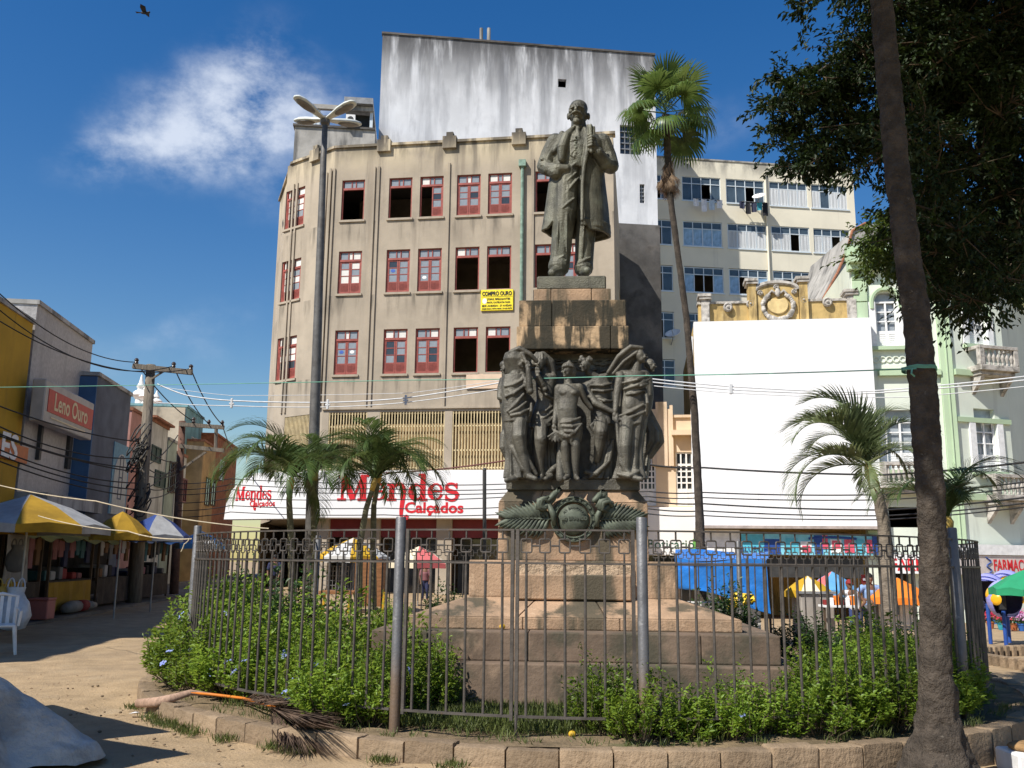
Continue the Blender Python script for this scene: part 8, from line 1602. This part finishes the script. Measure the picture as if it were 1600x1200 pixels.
# flower pots
m_pot = [plain('turquoise_pot', (.03, .30, .38), .4), plain('terracotta_pot', (.42, .13, .05), .7), plain('blue_pot', (.03, .12, .40), .4)]; m_fl = [leafmat('red_blossom', (.45, .02, .05), (.65, .05, .10), .2), leafmat('pink_blossom', (.65, .10, .30), (.80, .25, .45), .2), leafmat('mauve_blossom', (.60, .30, .55), (.75, .45, .70), .2)]
g = np.random.default_rng(4)
for k, (px, py, pi, fi) in enumerate(((1548, 982, 1, 0), (1565, 984, 0, 0), (1574, 986, 1, 0), (1585, 985, 1, 1), (1597, 986, 2, 2), (1608, 985, 1, 1), (1556, 975, 2, 1), (1590, 974, 0, 1))):
    q = PG(px, py); t = thing('potted_flowers', ('red', 'pink', 'mauve')[fi]+' flowers in '+('turquoise', 'terracotta', 'blue')[pi]+' pot below the telephone hoods', 'flower pot', q, 'potted flowers below the telephone hoods'); mb = MB(); mb.lathe([(.09, 0), (.13, .2), (.145, .2), (.145, .24), (.12, .24)], q, 14); mb.build('pot', m_pot[pi], t, smooth=40); n = 160; C = np.array(q)+np.c_[g.normal(0, .10, (n, 2)), g.uniform(.22, .46, n)]; ob('leaves', leaf_mesh('leaves', C, g.normal(0, 1, (n, 3))+np.array([0, 0, .5]), g.normal(0, 1, (n, 3)), np.full(n, .08), np.full(n, .04), m_leaf[1]), t); n = 110; C = np.array(q)+np.c_[g.normal(0, .11, (n, 2)), g.uniform(.36, .56, n)]; ob('blossoms', leaf_mesh('blossoms', C, g.normal(0, 1, (n, 3)), g.normal(0, 1, (n, 3)), np.full(n, .075), np.full(n, .06), m_fl[fi]), t)
# ribbed edging of the next bed
pk = thing('ribbed_planter_edge', 'ribbed stone edging of the neighbouring bed past the railing', 'kerb', (12.2, 18.4, -.3)); mb = MB(); mb.box(-.07, .07, -.1, .1, -.3, .22); rk = mb.mesh('edging_stone', m_kerb, bevel=.03, segs=2)
for k in range(80): a = 2*math.pi*k/80; x, y = 12.2+2.9*math.cos(a), 18.4+2.9*math.sin(a); ob('edging_stone', rk, pk, Matrix.Translation((x, y, gz(x, y))) @ Matrix.Rotation(a+1.57, 4, 'Z'))
# painted block, cup, fruit, litter
bq = PG(1612, 1215); blk = thing('painted_block', 'white block with purple print and brown sack at the edge of the square', 'block', bq); mb = MB(); mb.box(bq.x-.15, bq.x+.25, bq.y-.12, bq.y+.25, bq.z-.05, bq.z+.19); mb.build('block', m_whitep, blk, bevel=.015); mb = MB(); mb.box(bq.x-.11, bq.x-.06, bq.y-.125, bq.y-.119, bq.z+.03, bq.z+.14); mb.build('print', plain('purple_print', (.10, .06, .25), .6), blk); mb = MB(); mb.ell((bq.x+.08, bq.y+.08, bq.z+.215), (.2, .17, .045), 14, 8); mb.build('sack', mk('brown_sacking', (.30, .18, .08), .95, .3, 8, .4, 30), blk, smooth=1)
q = PG(1555, 1166); mb = MB(); mb.lathe([(.025, 0), (.035, .085), (.032, .085), (.023, .006)], n=14, close=False); tag(mb.build('paper_cup', m_whitep, None, Matrix.Translation(q+Vector((0, 0, .02))) @ Matrix.Rotation(2.7, 4, 'X'), smooth=40), 'crushed white paper cup on the ground by the kerb', 'cup')
for (x, y, z_, lab) in ((894, 1147, .28, 'small yellow fruit fallen on the kerb edge'), (785, 979, .96, 'small yellow fruit lying on the pedestal step')): q = PZ(x, y, z_); mb = MB(); mb.ell(q, (.03, .03, .027), 12, 8); mb.tube([q+Vector((0, 0, .025)), q+Vector((.004, 0, .036))], .004, 5); tag(mb.build('fallen_fruit', plain('yellow_fruit_skin', (.62, .38, .03), .5), smooth=1), lab, 'fruit')
gg = np.random.default_rng(8); n = 900; X = gg.uniform(-6, 6.5, n); Y = gg.uniform(4.8, 12, n); keep = np.hypot(X-CF.x, Y-CF.y) > RK+.02; X, Y = X[keep], Y[keep]; n = len(X); Z = np.array([gz(a, b) for a, b in zip(X, Y)])+.024; C = np.c_[X, Y, Z]; D = np.c_[gg.normal(0, 1, (n, 2)), gg.normal(0, .12, n)]; L_ = gg.uniform(.012, .05, n)
o = ob('leaf_litter', leaf_mesh('leaf_litter', C, D, np.tile([0., 0, 1.], (n, 1))+gg.normal(0, .2, (n, 3)), L_, L_*.5, m_dead)); o['kind'] = 'stuff'; o['label'] = 'scattered dry leaf litter on the trodden earth'
pb = MB(); rr = random.Random(6)
for _ in range(420):
    x, y = rr.uniform(-5, 6), rr.uniform(5, 11.5)
    if math.hypot(x-CF.x, y-CF.y) < RK+.05: continue
    s = rr.uniform(.006, .02); pb.ell((x, y, gz(x, y)+.02), (s, s*rr.uniform(.6, 1), s*.6), 6, 4)
o = pb.build('pebbles', m_kerb, smooth=1); o['kind'] = 'stuff'; o['label'] = 'small pebbles scattered on the trodden earth'
for k, (x, y) in enumerate(((398, 1083), (950, 1195), (210, 1120), (1400, 1190), (60, 1178))):
    q = PG(x, y); mb = MB(); a = k*1.3; mb.add([q+Vector((.06*math.cos(a+j*1.57)*(1+.3*(j % 2)), .045*math.sin(a+j*1.57), .022+.012*(j % 3))) for j in range(4)]+[q+Vector((0, 0, .045))], [(0, 1, 4), (1, 2, 4), (2, 3, 4), (3, 0, 4)]); tag(mb.build('paper_scrap', m_whitep), 'crumpled scrap of white paper on the trodden earth', 'paper', 'paper scraps on the earth')
